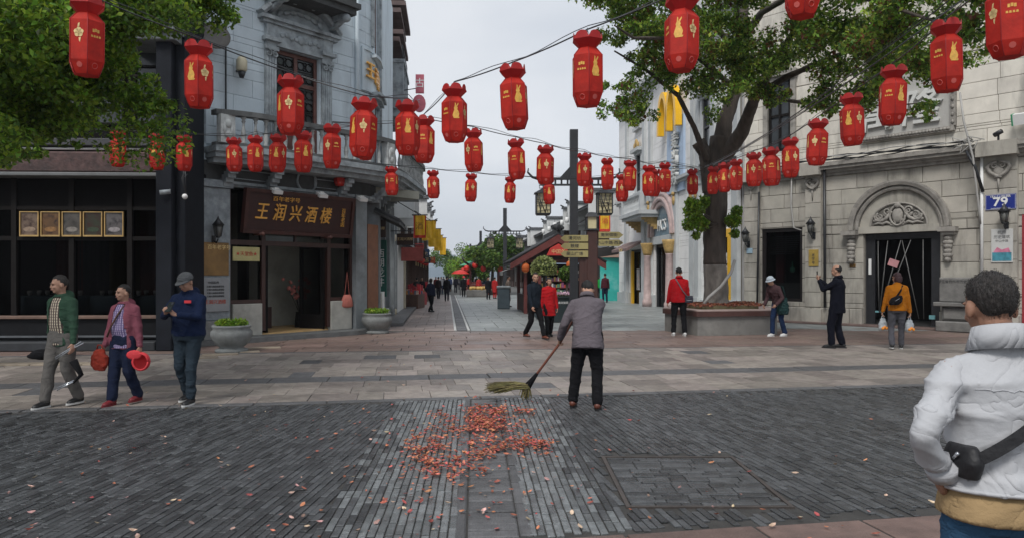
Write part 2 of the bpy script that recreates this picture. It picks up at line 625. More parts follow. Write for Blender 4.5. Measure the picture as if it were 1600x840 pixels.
for (th, sgn_) in ((rad(4.5), -1), (rad(-9), 1)):
    dv = Vector((math.sin(th), math.cos(th))); pv_ = Vector((dv.y, -dv.x)) * sgn_
    an_ = math.atan2(dv.y, dv.x)
    o0 = Vector((S0 if sgn_ < 0 else S1, 5.0)) - pv_ * 2.2
    for k_ in range(230):
        a_ = -3.0 + R.uniform(0, .2)
        while a_ < 9.0:
            l = R.uniform(.17, .25)
            p = o0 + pv_ * (k_ * pitch) + dv * (a_ + l / 2)
            tt = p.y - .175 * p.x; ss = p.x - VX * tt
            if 4.5 + l * .4 < tt < 9.78 - l * .42 and (ss < S0 - .03 if sgn_ < 0 else ss > S1 + .0) and abs(p.x) < 9.2:
                if not (PATCH[0] - .02 < p.x < PATCH[1] + .02 and PATCH[2] - .1 < p.y < PATCH[3] + .1):
                    br.append((p.x, p.y, l - .014, pitch - .008, an_ + R.uniform(-.012, .012)))
            a_ += l
# the mended rectangle: larger uneven bricks
y = PATCH[2] + .05
while y < PATCH[3] - .05:
    hgt = R.choice([.055, .065, .12])
    x = PATCH[0] + .04
    while x < PATCH[1] - .08:
        l = R.uniform(.12, .3)
        l = min(l, PATCH[1] - .03 - x)
        br.append((x + l / 2, y + hgt / 2, l - .008, hgt - .008, R.uniform(-.03, .03)))
        x += l
    y += hgt
brick_p = M('worn_sky_sheen_paving_brick', (.135, .145, .148), .28, .3, 9, .8, 55, isl=.35, stain=(.05, .05, .05), stainamt=.5, stainscale=.9, rvar=.12)  # pale from wear and from the sky's reflection mixed into the base colour
lay(bp, 'worn_sky_sheen_brick', 'worn_sky_sheen_brick_lane', road_base, brick_p, 190)
lay(br, 'brick', 'brick_field', road_base, brick_m, 110)
fr = MB()
for (x0, x1, y0, y1) in [(PATCH[0] + .031, PATCH[1] - .031, PATCH[2], PATCH[2] + .03), (PATCH[0] + .031, PATCH[1] - .031, PATCH[3] - .03, PATCH[3]),
                         (PATCH[0], PATCH[0] + .03, PATCH[2], PATCH[3]), (PATCH[1] - .03, PATCH[1], PATCH[2], PATCH[3])]:
    fr.box(x0, x1, y0, y1, -.02, .004)
fr.build('steel_edging', M('rusty_steel', (.06, .05, .045), .6, .3), road_base)
# drain strip: two kerbs of long slabs with short cross slabs between
dr = []
for s0, w in ((-.095, .085), (.325, .095)):
    t = 4.58
    while t < 9.7:
        l = min(R.uniform(.5, .7), 9.76 - t)
        x, y = gp(s0, t + l / 2)
        dr.append((x, y, l - .012, w - .01, A_V)); t += l
t = 4.58
while t < 9.7:
    x, y = gp(.115, t + .06)
    dr.append((x, y, .31, .112, A_V - math.pi / 2 + R.uniform(-.01, .01))); t += .125
lay(dr, 'drain_slab', 'drain_slabs', road_base, slab_d, 90, c=.012, h=.03, jz=.004, tilt=.012)

# stone crossing: rows of pavers with dark rows between
st, dk = [], []
rows = [(9.8, 9.98, 1), (9.98, 10.55, 0), (10.55, 11.1, 0), (11.1, 11.7, 0), (11.7, 12.3, 1), (12.3, 12.95, 0), (12.95, 13.5, 0), (13.5, 14.1, 0),
        (14.1, 14.7, 0), (14.7, 15.35, 0), (15.35, 16.05, 0), (16.05, 16.2, 1)]
for (t0, t1, d) in rows:
    k = .175 - .045 * (t0 - 9.8) / 6.4
    x = -13.5 + R.uniform(0, .4)
    while x < 14:
        w = R.uniform(.75, 1.0) if d else R.choice([.34, .36, .5, .62])
        xx, yy = gp(x + w / 2, (t0 + t1) / 2, k)
        p = (xx, yy, w - .007, t1 - t0 - .007, math.atan(k) * .92)
        (dk if d or R.random() < .02 else st).append(p)
        x += w
lay(st, 'paver', 'paver_field', band_base, slab_g, 260, c=.005, h=.02, jz=.003, tilt=.004)
lay(dk, 'dark_paver', 'dark_pavers', band_base, slab_d, 60, c=.008, h=.02, jz=.002, tilt=.003)
# reddish plaza beyond
pl = []
t = 16.2
while t < 21.3:
    x = -14 + R.uniform(0, .8)
    k = .13 - .03 * (t - 16.2) / 5
    while x < 16:
        w = R.uniform(.9, 1.3)
        xx, yy = gp(x + w / 2, t + .29, k)
        pl.append((xx, yy, w - .012, .575, math.atan(k) * .92)); x += w
    t += .6
lay(pl, 'granite_slab', 'granite_slabs', plaza_base, slab_r, 150, c=.008, h=.02, jz=.003, tilt=.002)
# near reddish band
nb = []
t = 4.49
while t > 1.5:
    x = -4
    while x < 7:
        w = R.uniform(.75, .95)
        xx, yy = gp(x + w / 2, t - .3)
        nb.append((xx, yy, w - .014, .586, math.atan(.175))); x += w
    t -= .6
lay(nb, 'granite_slab', 'near_slabs', near_base, M('near_reddish_slab', (.15, .1, .085), .55, .25, 5, .6, 60, isl=.15, stain=(.05, .04, .035), stainamt=.6), 40, c=.008, jz=.002)

# the street: two lanes of slabs and the pale drain lines
sl, sr = [], []

def sx(x0, y):                            # street-parallel x
    return x0 - .088 * (y - 22)

y = 21.7
while y < 62:
    w = .62
    x = -1.73
    while x > -5.4:
        l = .62 if x < -1.8 else R.choice([.31, .62])
        sl.append((sx(x - l / 2, y), y + .3, l - .012, w - .012, .087)); x -= l
    x = -1.26
    while x < 12 - (y - 22) * .06:
        l = .9 if x > -1.2 else R.choice([.45, .9])
        sr.append((sx(x + l / 2, y), y + .3, l - .012, w - .012, .087)); x += l
    y += w
lay(sl, 'street_slab', 'street_slabs_left', street_base, slab_sl, 110, c=.006, h=.012, jz=.001, tilt=.001)
lay(sr, 'street_slab', 'street_slabs', street_base, slab_s, 200, c=.006, h=.012, jz=.001, tilt=.001)
dl = MB()
for off in (-1.73, -1.33):
    yy = 21.8
    while yy < 60:
        dl.prism([(sx(off, yy), yy, .003), (sx(off + .07, yy), yy, .003), (sx(off + .07, yy + 1.95), yy + 1.95, .003), (sx(off, yy + 1.95), yy + 1.95, .003)], (0, 0, -.02))
        yy += 2
tag(dl.build('drain_lines', white_line, street_base))
dl = MB()
yy = 21.8
while yy < 60:
    dl.prism([(sx(-1.64, yy), yy, -.001), (sx(-1.35, yy), yy, -.001), (sx(-1.35, yy + .95), yy + .95, -.001), (sx(-1.64, yy + .95), yy + .95, -.001)], (0, 0, -.02))
    yy += 1
tag(dl.build('drain_cover', slab_d, street_base))

# ------------------------------------------------------------ fallen leaves
leaf_r = M('fallen_leaf_red', (.42, .06, .035), .7, .5, 30, 0, isl=.5, hue=.025, col2=(.72, .27, .17), trans=.2)
leaf_p = M('fallen_leaf_pale', (.5, .36, .22), .7, .5, 30, 0, isl=.5, hue=.05, col2=(.75, .5, .42), trans=.2)

def add_leaf(mb, x, y, z, s, a=None, curl=None):
    a = R.uniform(0, 6.28) if a is None else a
    ca, sa = math.cos(a), math.sin(a)
    cu = R.uniform(.1, .5) if curl is None else curl
    t1, t2 = R.uniform(-.35, .35), R.uniform(-.35, .35)
    pr = [(-.5, 0, cu * .35), (-.2, -.25, cu * .3), (.2, -.22, cu * .28), (.5, 0, cu * .4), (.2, .22, cu * .28), (-.2, .25, cu * .3), (0, 0, 0)]
    vs = []
    for p in pr:
        q = (p[0] * s, p[1] * s, p[2] * s)
        zz = q[2] + q[0] * t1 + q[1] * t2
        vs.append((x + q[0] * ca - q[1] * sa, y + q[0] * sa + q[1] * ca, z + max(zz, -.002)))
    mb.add(vs, [(6, 0, 1), (6, 1, 2), (6, 2, 3), (6, 3, 4), (6, 4, 5), (6, 5, 0)])

pile = MB()
blobs = [((748, 642), .42, .22, 190), ((752, 662), .5, .2, 230), ((742, 682), .55, .2, 190), ((780, 700), .42, .12, 130), ((800, 650), .3, .14, 60), ((735, 652), .3, .2, 90),
         ((660, 728), .3, .1, 80), ((690, 738), .3, .1, 60), ((662, 694), .3, .18, 60), ((712, 712), .4, .14, 80), ((808, 695), .28, .12, 60), ((690, 662), .3, .2, 40), ((640, 712), .2, .1, 35)]
for (c, rx, ry, n) in blobs:
    g = G(*c)
    sc_x = g.y / 7.5
    left = int(n * 1.45)
    while left > 0:
        m_n = min(left, R.randint(3, 14)); left -= m_n
        cx = g.x + .1 + R.gauss(0, rx * .5) * sc_x * .9; cy = g.y + R.gauss(0, ry * 1.3) * sc_x
        for q in range(m_n):
            add_leaf(pile, cx + R.gauss(0, .045), cy + R.gauss(0, .06), .012 + abs(R.gauss(0, .02)), R.uniform(.024, .062), curl=R.uniform(.1, 1.0))
tag(pile.build('fallen_leaves', leaf_r, fix=False), kind='stuff')
sca, scb = MB(), MB()
for _ in range(520):
    px, py = R.uniform(-60, 1660), 560 + 300 * R.random() ** .8
    g = G(px, py)
    if g.y < 3.6: continue
    near = math.exp(-((px - 650) / 420) ** 2)
    if R.random() > (.5 if px < 800 else .22) + .4 * near: continue
    add_leaf(scb if R.random() < .62 else sca, g.x, g.y, .012, R.uniform(.024, .062), curl=R.uniform(.2, .9))
for _ in range(260):
    px, py = R.gauss(690, 110), R.gauss(700, 55)
    if py < 625: continue
    g = G(px, py); add_leaf(sca, g.x, g.y, .012, R.uniform(.03, .06))
tag(sca.build('scattered_red_leaves', leaf_r, fix=False), kind='stuff')
tag(scb.build('scattered_pale_leaves', leaf_p, fix=False), kind='stuff')

# pale kerb stones in front of the dark shop
x = -15.0
kb = []
while x < -7.2:
    kb.append((x + .45, 13.55 + .06 * (x + 7), .886, .34, .06)); x += .9
for (px, py) in ((330, 556), (362, 551), (395, 547), (428, 541)):
    g = G(px, py); kb.append((g.x - .1, g.y - .35, .7, .26, .35))
kerb_base = flat('kerb', [(-15, 12.9), (-7, 13.3), (-7, 13.75), (-15, 13.3)], -.008, mortar)
lay([(a_, b_, l_, w_, an) for (a_, b_, l_, w_, an) in kb], 'kerb_stone', 'kerb_stones', kerb_base, M('tan_kerb_stone', (.27, .225, .17), .6, .2, 5, .4, 60, isl=.15, stain=(.09, .08, .07), stainamt=.5), 60, c=.015, h=.04, jz=.002, tilt=.002)
for ch in kerb_base.children: ch.location.z += .025
# ------------------------------------------------------------ building materials
blue_w = M('blue_grey_render', (.57, .65, .7), .75, .07, 2.0, .2, 35, isl=.05, stain=(.16, .18, .19), stainamt=.45, stainscale=1.0, streak=1)
blue_t = M('weathered_stone_trim', (.32, .355, .375), .8, .3, 4, .5, 30, stain=(.05, .05, .05), stainamt=.75, stainscale=2.5)
pale_t = M('pale_carved_stone', (.5, .52, .51), .75, .25, 5, .5, 30, stain=(.12, .12, .12), stainamt=.6, stainscale=4)
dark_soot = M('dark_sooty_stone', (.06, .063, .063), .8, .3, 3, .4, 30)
wood_r = M('dark_red_wood', (.045, .018, .013), .42, .3, 5, .2, 50, aniso=(1, 1, .3))
wood_b = M('black_brown_wood', (.008, .0065, .006), .75, .3, 6, .15, 40, spec=.2)
wood_w = M('window_wood', (.12, .05, .04), .5, .3, 6, .15, 40)
gold = M('gold_lettering', (.85, .45, .1), .35, .15, 8, 0, metal=.35)
gold_l = M('pale_gold', (.8, .6, .28), .4, .15, 8, 0, metal=.3)
black_m = M('black_metal', (.022, .023, .026), .4, .2, 6, .05)
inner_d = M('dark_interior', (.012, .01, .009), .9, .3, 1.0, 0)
inner_w = M('interior_plaster', (.34, .34, .29), .9, .3, 1.0, 0)
floor_w = M('lit_wooden_floor', (.55, .36, .16), .5, .2, 4, .1)
glass = glass_mat('shop_glass', (.62, .66, .66), .25)
glass_d = glass_mat('dark_shop_glass', (.5, .5, .5), .09)
white_p = M('white_paint', (.78, .78, .76), .5, .06, 3, .05)
lamp_w = M('lamp_glass', (.75, .75, .7), .3, .05, 3, 0)

class Path:
    """wall line: straight, then a rounded corner, then straight again (local coordinates of the facade)"""
    def __init__(s, W, r, ang, L2):
        s.W, s.r, s.a, s.L2 = W, r, ang, L2
        s.arc = r * ang
        s.L = W + s.arc + L2

    def at(s, l, out=0.0, z=0.0):
        if l <= s.W:
            p, a = Vector((l, 0)), 0.0
        elif l <= s.W + s.arc:
            a = (l - s.W) / s.r
            p = Vector((s.W + s.r * math.sin(a), s.r * (1 - math.cos(a))))
        else:
            a = s.a
            e = l - s.W - s.arc
            p = Vector((s.W + s.r * math.sin(a) + e * math.cos(a), s.r * (1 - math.cos(a)) + e * math.sin(a)))
        n = Vector((math.sin(a), -math.cos(a)))
        q = p + n * out
        return Vector((q.x, q.y, z))

    def ang(s, l):
        return 0 if l <= s.W else min(s.a, (l - s.W) / s.r)

STRAIGHT = Path(500, 1, 0, 1)

def pblock(mb, path, l0, l1, z0, z1, c=.008, d=.05, out=0.0, poly=None):
    curved = path.W < l1 and l0 < path.W + path.arc
    ls = [l0, l0 + c] + ([l0 + (l1 - l0) * f for f in (.33, .66)] if curved else []) + [l1 - c, l1]
    zs = [z0, z0 + c, z1 - c, z1]
    n, m = len(ls), len(zs)
    vs = []
    for i, l in enumerate(ls):
        for j, z in enumerate(zs):
            o = out - (c if i in (0, n - 1) or j in (0, m - 1) else 0)
            vs.append(path.at(l, o, z))
    fs = [(i * m + j, (i + 1) * m + j, (i + 1) * m + j + 1, i * m + j + 1) for i in range(n - 1) for j in range(m - 1)]
    k = len(vs)
    for (l, z) in ((l0, z0), (l1, z0), (l1, z1), (l0, z1)):
        vs.append(path.at(l, out - d, z))
    a, b, cc, dd = 0, (n - 1) * m, n * m - 1, m - 1
    if not curved:
        fs += [(k, k + 1, b, a), (k + 1, k + 2, cc, b), (k + 2, k + 3, dd, cc), (k + 3, k, a, dd)]
    mb.add(vs, fs)

def courses(path, l0, l1, z0, z1, bw, bh, holes, joint=.012, jitter=.0, out=0.0):
    """ashlar layout: list of (l0,l1,z0,z1) with rectangular holes cut out"""
    res = []
    nr = max(1, round((z1 - z0) / bh))
    hh = (z1 - z0) / nr
    for r in range(nr):
        a, b = z0 + r * hh, z0 + (r + 1) * hh
        spans = [(l0, l1)]
        # split the course where a hole covers part of it
        zc = sorted({a, b} | {h[2] for h in holes if a < h[2] < b} | {h[3] for h in holes if a < h[3] < b})
        for za, zb in zip(zc[:-1], zc[1:]):
            if zb - za < .03: continue
            sp = [(l0, l1)]
            for h in holes:
                if h[2] < (za + zb) / 2 < h[3]:
                    ns = []
                    for s0, s1 in sp:
                        if h[1] <= s0 or h[0] >= s1: ns.append((s0, s1)); continue
                        if h[0] > s0: ns.append((s0, h[0]))
                        if h[1] < s1: ns.append((h[1], s1))
                    sp = ns
            for s0, s1 in sp:
                x = s0
                first = True
                while x < s1 - .02:
                    w = bw * (.5 if (r % 2 and first and s0 == l0) else 1) * R.uniform(1 - jitter, 1 + jitter)
                    first = False
                    e = x + w
                    if s1 - e < .3 * bw: e = s1
                    e = min(e, s1)
                    if e - x > .04:
                        res.append((x + joint / 2, e - joint / 2, za + joint / 2, zb - joint / 2))
                    x = e
    return res

def wall_strip(mb, path, l0, l1, z0, z1, out, depth, seg=.4):
    """a plain course that follows the path (cornices, slabs, backing wall)"""
    n = max(1, int(math.ceil((l1 - l0) / seg)))
    cuts = [l0 + (l1 - l0) * i / n for i in range(n + 1)]
    for e in (path.W, path.W + path.arc):
        if l0 < e < l1: cuts.append(e)
    cuts = sorted(cuts)
    vs, fs = [], []
    for l in cuts:
        for o, z in ((out, z0), (out, z1), (out - depth, z1), (out - depth, z0)):
            vs.append(path.at(l, o, z))
    for i in range(len(cuts) - 1):
        for k in range(4):
            k2 = (k + 1) % 4
            fs.append((i * 4 + k, (i + 1) * 4 + k, (i + 1) * 4 + k2, i * 4 + k2))
    fs.append((0, 1, 2, 3)); b = (len(cuts) - 1) * 4
    fs.append((b + 3, b + 2, b + 1, b))
    mb.add(vs, fs)

def moulding(mb, path, l0, l1, z, prof, seg=.4):
    """stack of strips: prof = [(dz0, dz1, out)]"""
    for a, b, o in prof:
        wall_strip(mb, path, l0, l1, z + a, z + b, o, o + .12, seg)

def baluster_mesh(h, mat, r=.065):
    m = MB()
    pr = [(r, 0), (r, h * .06), (r * .6, h * .1), (r * .95, h * .3), (r * .8, h * .45), (r * .42, h * .62), (r * .4, h * .75), (r * .75, h * .82), (r * .5, h * .88), (r, h * .93), (r, h)]
    m.lathe(pr, 10)
    return m.mesh('baluster', mat)

def spiral(mb, cx, cz, r, turns, out, w, dirn=1, a0=0.0):
    pts, rs = [], []
    n = int(18 * turns)
    for i in range(n + 1):
        t = i / n
        a = a0 + dirn * t * turns * 2 * math.pi
        rr = r * (1 - .85 * t)
        pts.append((cx + rr * math.cos(a), -out, cz + rr * math.sin(a)))
        rs.append(w * (1 - .4 * t))
    mb.tube(pts, rs, 6)

# ============================================================ restaurant building on the left corner
RB = Fac('restaurant_building', 'blue-grey corner building with a balustraded balcony and gold lettered tavern sign', 'building', (-7.49, 17.22), (.6266, .7794))
rw = RB.at(555)
RP = Path(rw, 1.6, rad(43.9), 8.0)
r = RB.root
GF = 4.35
b = MB()
for (a_, b_, c_, d_) in [(.0, RB.at(432) - .02, GF - .05, 12.5), (RB.at(499) + .02, RP.L, GF - .05, 12.5), (RB.at(432) - .02, RB.at(499) + .02, GF - .05, 4.74), (RB.at(432) - .02, RB.at(499) + .02, RB.z(465, 84) + .02, 12.5)]:
    wall_strip(b, RP, a_, b_, c_, d_, -.04, .5)
wall_strip(b, RP, RP.L - .01, RP.L, 0, 12.5, -.04, 3.0)
b.box(-.02, .35, .0, 6, 0, 12.5)
b.build('wall', blue_w, r)
b = MB(); b.box(wu0_ := RB.at(432) - .02, RB.at(499) + .02, .45, .5, 4.7, 8)
b.build('window_backing', inner_d, r)
b = MB(); b.box(.2, rw + 1.5, 2.2, 2.4, 0, 4.3); b.box(.2, rw + 3, .5, 3.4, 4.05, 4.3)
b.build('inner_wall', inner_w, r)
b = MB(); b.prism([(.2, .02, .1), (rw + .9, .12, .1), (rw + 3, 3.3, .1), (.2, 3.3, .1)], (0, 0, .06))
b.build('floor', floor_w, r)

# window of the first floor
wu0, wu1 = RB.at(432), RB.at(499)
wz0, wz1 = 4.75, RB.z(465, 84)
blocks = courses(RP, .0, RP.W + RP.arc + 3.0, 4.75, 10.4, 1.05, .43, [(wu0 - .02, wu1 + .02, wz0, wz1 + .02), (RB.at(555) + .95, RB.at(555) + 1.75, 4.7, 6.75), (RB.at(555) + .95, RB.at(555) + 1.75, 8.3, 11)], joint=.007)
for (a, bb, z0, z1) in blocks:
    m = MB(); pblock(m, RP, a, bb, z0, z1, .004, .06)
    m.build('wall_block', blue_w, r)
# glazed window: reveal, timber frame, lattice panes
wf = thing('window', None, None); wf.parent = r
b = MB()
uc = (wu0 + wu1) / 2
for (x0, x1, z0, z1) in [(wu0, wu0 + .09, wz0, wz1), (wu1 - .09, wu1, wz0, wz1), (wu0 + .09, wu1 - .09, wz1 - .1, wz1), (wu0 + .09, wu1 - .09, wz1 - .85, wz1 - .75), (uc - .05, uc + .05, wz0, wz1 - .1),
                         (wu0 + .09, wu1 - .09, wz0, wz0 + .6)]:
    b.box(x0, x1, .12, .2, z0, z1)
b.build('window_frame', wood_w, wf)
for (x0, x1, z0, z1) in [(wu0 + .09, uc - .05, wz0 + .6, wz1 - .85), (uc + .05, wu1 - .09, wz0 + .6, wz1 - .85), (wu0 + .09, uc - .05, wz1 - .75, wz1 - .1), (uc + .05, wu1 - .09, wz1 - .75, wz1 - .1)]:
    nx, nz = 2, max(1, round((z1 - z0) / .34))
    b = MB()
    for i in range(nx):
        for j in range(nz):
            cx, cz = x0 + (i + .5) * (x1 - x0) / nx, z0 + (j + .5) * (z1 - z0) / nz
            rr = min((x1 - x0) / nx, (z1 - z0) / nz) * .42
            pts = [(cx + rr * math.cos(q * math.pi / 4 + .39), .15, cz + rr * math.sin(q * math.pi / 4 + .39)) for q in range(9)]
            b.tube(pts, .014, 5)
            for q in range(4):
                aa = q * math.pi / 2 + math.pi / 4
                b.tube([(cx + rr * math.cos(aa), .15, cz + rr * math.sin(aa)), (cx + rr * 1.5 * math.cos(aa), .15, cz + rr * 1.5 * math.sin(aa))], .014, 5)
    b.box(x0, x1, .147, .153, (z0 + z1) / 2 - .008, (z0 + z1) / 2 + .008); b.build('lattice', wood_b, wf)
b = MB(); b.box(wu0 + .05, wu1 - .05, .175, .185, wz0, wz1 - .05); b.build('pane', M('dull_window_glass', (.05, .055, .06), .12, .3, 1.5, 0), wf)
# surround: fluted pilasters, entablature, broken segmental pediment
pl0, pl1 = RB.at(417, None, .1), RB.at(520, None, .1)
for (x0, x1) in ((wu0 - .36, wu0 - .04), (wu1 + .04, wu1 + .36)):
    b = MB()
    b.box(x0, x1, -.08, .0, wz0 - .1, wz1 + .1)
    for k in range(4):
        xx = x0 + .05 + k * (x1 - x0 - .1) / 3
        b.tube([(xx, -.085, wz0), (xx, -.085, wz1 - .25)], .018, 6)
    b.box(x0 - .04, x1 + .04, -.13, -.08, wz1 - .12, wz1 - .02)
    for s2 in (-1, 1):
        spiral(b, (x0 + x1) / 2 + s2 * .1, wz1 - .22, .09, 1.3, .13, .022, s2, math.pi / 2)
    b.box(x0 - .07, x1 + .07, -.2, .0, wz1 + .1, wz1 + .2)
    b.box(x0, x1, -.12, .0, wz1 + .2, wz1 + .62)
    b.build('pilaster', blue_t, r)
b = MB()
b.box(wu0 - .04, wu1 + .04, -.1, .0, wz1 + .02, wz1 + .6)
for k in range(9):
    xx = wu0 + .1 + k * (wu1 - wu0 - .2) / 8
    b.ell((xx, -.11, wz1 + .32 + .03 * math.sin(k * 2)), (.075, .035, .06), 8, 6)
b.ell((uc, -.12, wz1 + .33), (.13, .06, .13), 12, 8)
b.build('frieze', blue_t, r)
b = MB()
e0, e1 = wu0 - .55, wu1 + .55
zb = wz1 + .62
b.box(e0, e1, -.26, .0, zb, zb + .09)
b.box(e0 + .06, e1 - .06, -.18, .0, zb - .08, zb)
for s2 in (-1, 1):
    path = []
    xe = uc + s2 * (e1 - e0) / 2
    for i in range(11):
        t = i / 10
        path.append((xe + (uc + s2 * .28 - xe) * t, zb + .12 + .62 * math.sin(t * math.pi * .46)))
    b.sweep(path if s2 > 0 else path, [(0, -.07), (.26, -.07), (.3, .0), (.26, .07), (0, .07)])
    spiral(b, uc + s2 * .27, zb + .68, .15, 1.5, .26, .045, -s2, math.pi / 2)
b.prism([(e0 + .15, .0, zb + .09)] + [(uc + (e1 - e0 - .3) / 2 * math.cos(math.pi * (1 - i / 12)), .0, zb + .09 + .5 * math.sin(math.pi * i / 12)) for i in range(13)], (0, -.06, 0))
for k in range(7):
    aa = (k - 3) / 3
    b.ell((uc + aa * .62, -.09, zb + .26 + .14 * (1 - aa * aa)), (.13, .05, .07), 8, 6, Matrix.Rotation(aa * .8, 3, 'Y'))
b.build('pediment', blue_t, r)
# corner windows over the rounded end and their narrow surrounds
for (za, zb2, hood) in ((4.75, 6.7, 1), (8.35, 10.6, 0)):
    wv = thing('window', None, None); wv.parent = r
    b = MB(); wall_strip(b, RP, rw + .95, rw + 1.75, za, zb2, -.12, .03, .2); b.build('pane', M('dull_window_glass'), wv)
    b = MB()
    wall_strip(b, RP, rw + .93, rw + 1.01, za, zb2, -.02, .14, .1); wall_strip(b, RP, rw + 1.69, rw + 1.77, za, zb2, -.02, .14, .1)
    wall_strip(b, RP, rw + 1.33, rw + 1.38, za, zb2, -.05, .1, .1); b.build('window_frame', wood_w, wv)
    b = MB()
    for q in (.75, 1.8):
        wall_strip(b, RP, rw + q, rw + q + .16, za, zb2, .07, .1, .1)
    if hood:
        moulding(b, RP, rw + .68, rw + 2.0, zb2, [(0, .1, .1), (.1, .2, .22), (.2, .28, .3)], .15)
    b.build('window_surround', blue_t, r)
b = MB()
b.tube([RP.at(rw + .02, .06, z) for z in (4.7, 12)], .055, 8)
b.build('downpipe', blue_w, r)
b = MB()
b.tube([RP.at(rw + 2.35, .06, z) for z in (4.7, 12)], .06, 8)
b.build('downpipe', blue_t, r)
# framed panel with gold characters
b = MB()
pz0, pz1 = 6.95, 8.2
for (l0, l1, z0, z1) in [(rw + .22, rw + 1.95, pz1 - .06, pz1), (rw + .22, rw + 1.95, pz0, pz0 + .06), (rw + .22, rw + .3, pz0 + .06, pz1 - .06), (rw + 1.87, rw + 1.95, pz0 + .06, pz1 - .06)]:
    wall_strip(b, RP, l0, l1, z0, z1, .06, .08, .15)
wall_strip(b, RP, rw + .3, rw + 1.87, pz0 + .06, pz1 - .06, .02, .06, .15)
wall_strip(b, RP, rw + .7, rw + 1.9, pz1 - .2, pz1 - .12, .2, .16, .15)
b.build('sign_panel', blue_w, r)
for i, ch in enumerate('王润兴'):
    l = rw + .6 + i * .52
    p = RP.at(l, .07, (pz0 + pz1) / 2 - .03 - .06 * i)
    text(ch, .52, gold, r, p, .06, 'gold_character', 1.0, Matrix.Rotation(RP.ang(l), 4, 'Z'), bold=.006)

# ---- balcony along the front and round the corner
def bout(l):
    a = min(1, max(0, (l - .25) / 1.0))
    return .35 + .45 * a ** .6 + max(0, min(.5, (l - rw - .8) * .12))
LB0, LB1 = .3, rw + RP.arc + 4.6

def strip_var(mb, path, l0, l1, z0, z1, f_out, depth, seg=.25):
    n = int((l1 - l0) / seg) + 1
    vs, fs = [], []
    for i in range(n + 1):
        l = l0 + (l1 - l0) * i / n
        o = f_out(l)
        dd = depth if depth else o
        for oo, z in ((o, z0), (o, z1), (o - dd, z1), (o - dd, z0)):
            vs.append(path.at(l, oo, z))
    for i in range(n):
        for k in range(4):
            k2 = (k + 1) % 4
            fs.append((i * 4 + k, (i + 1) * 4 + k, (i + 1) * 4 + k2, i * 4 + k2))
    fs.append((0, 1, 2, 3)); bb = n * 4; fs.append((bb + 3, bb + 2, bb + 1, bb))
    mb.add(vs, fs)

bal = thing('balcony', None, None); bal.parent = r
b = MB()
strip_var(b, RP, LB0, LB1, 4.52, 4.66, lambda l: bout(l) + .12, 0)
strip_var(b, RP, LB0 + .03, LB1, 4.4, 4.52, lambda l: bout(l) + .02, 0)
strip_var(b, RP, LB0 + .06, LB1, 4.28, 4.4, lambda l: bout(l) - .15, 0)
b.build('balcony_slab', blue_t, bal)
b = MB()
strip_var(b, RP, LB0 + .02, LB1, 5.38, 5.5, lambda l: bout(l) + .08, .24)
strip_var(b, RP, LB0 + .02, LB1, 4.66, 4.74, lambda l: bout(l) + .04, .18)
b.build('handrail', M('blackened_handrail', (.11, .115, .115), .8, .35, 6, .4, 30, stain=(.03, .03, .03), stainamt=.7, stainscale=3), bal)
bm_ = baluster_mesh(.66, M('dirty_baluster_stone', (.34, .35, .345), .8, .3, 6, .4, 30, stain=(.06, .06, .06), stainamt=.8, stainscale=5))
l = LB0 + .62
while l < LB1 - .1:
    if not (rw + .25 < l < rw + .62):
        o = put('baluster', bm_, bal, RP.at(l, bout(l) - .03, 4.73))
    l += .27
for l in (LB0 + .25, rw + .44):
    b = MB()
    p = RP.at(l, bout(l) - .03, 5.05)
    rm = Matrix.Rotation(RP.ang(l), 3, 'Z')
    b.rbox(p, (.36, .2, .66), rm)
    b.ell(p + rm @ Vector((0, -.1, .12)), (.09, .05, .1), 8, 6)
    b.ell(p + rm @ Vector((0, -.1, -.14)), (.1, .05, .09), 8, 6)
    for s2 in (-1, 1):
        b.ell(p + rm @ Vector((s2 * .09, -.1, -.0)), (.04, .03, .16), 8, 6)
    b.build('carved_panel', pale_t, bal)
for l in (.8, 2.0, rw - .6, rw + .9, rw + 2.2, rw + 4.0):
    b = MB()
    for k in range(5):
        p = RP.at(l, .08 + .1 * k, 4.28 - .42 + .085 * k)
        b.rbox(p, (.2, .2, .2 - .02 * k), Matrix.Rotation(RP.ang(l), 3, 'Z'))
    b.build('bracket', blue_t, bal)
# third floor balcony: underside, curved brackets
b2 = thing('balcony', None, None); b2.parent = r
c0, c1 = RB.at(430, None, .6), RB.at(548, None, .6)
zt = RB.z(490, 26, .6) + .3
b = MB()
b.box(c0, c1, -.85, .0, zt, zt + .16); b.box(c0 - .08, c1 + .08, -.95, .0, zt + .16, zt + .3); b.box(c0, c1, -.85, -.7, zt + .3, zt + 1.1)
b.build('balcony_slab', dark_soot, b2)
for xx in (c0 + .2, c1 - .25):
    b = MB()
    pts = [(xx, -.7 * (1 - t), zt - .04 - .26 * math.sin(t * 1.5)) for t in [i / 8 for i in range(9)]]
    b.tube(pts, [.09 - .02 * (i / 8) for i in range(9)], 8)
    b.rbox((xx, -.3, zt - .08), (.22, .75, .16))
    b.ell((xx, -.72, zt - .1), (.13, .12, .12), 10, 8)
    b.build('bracket', blue_t, b2)

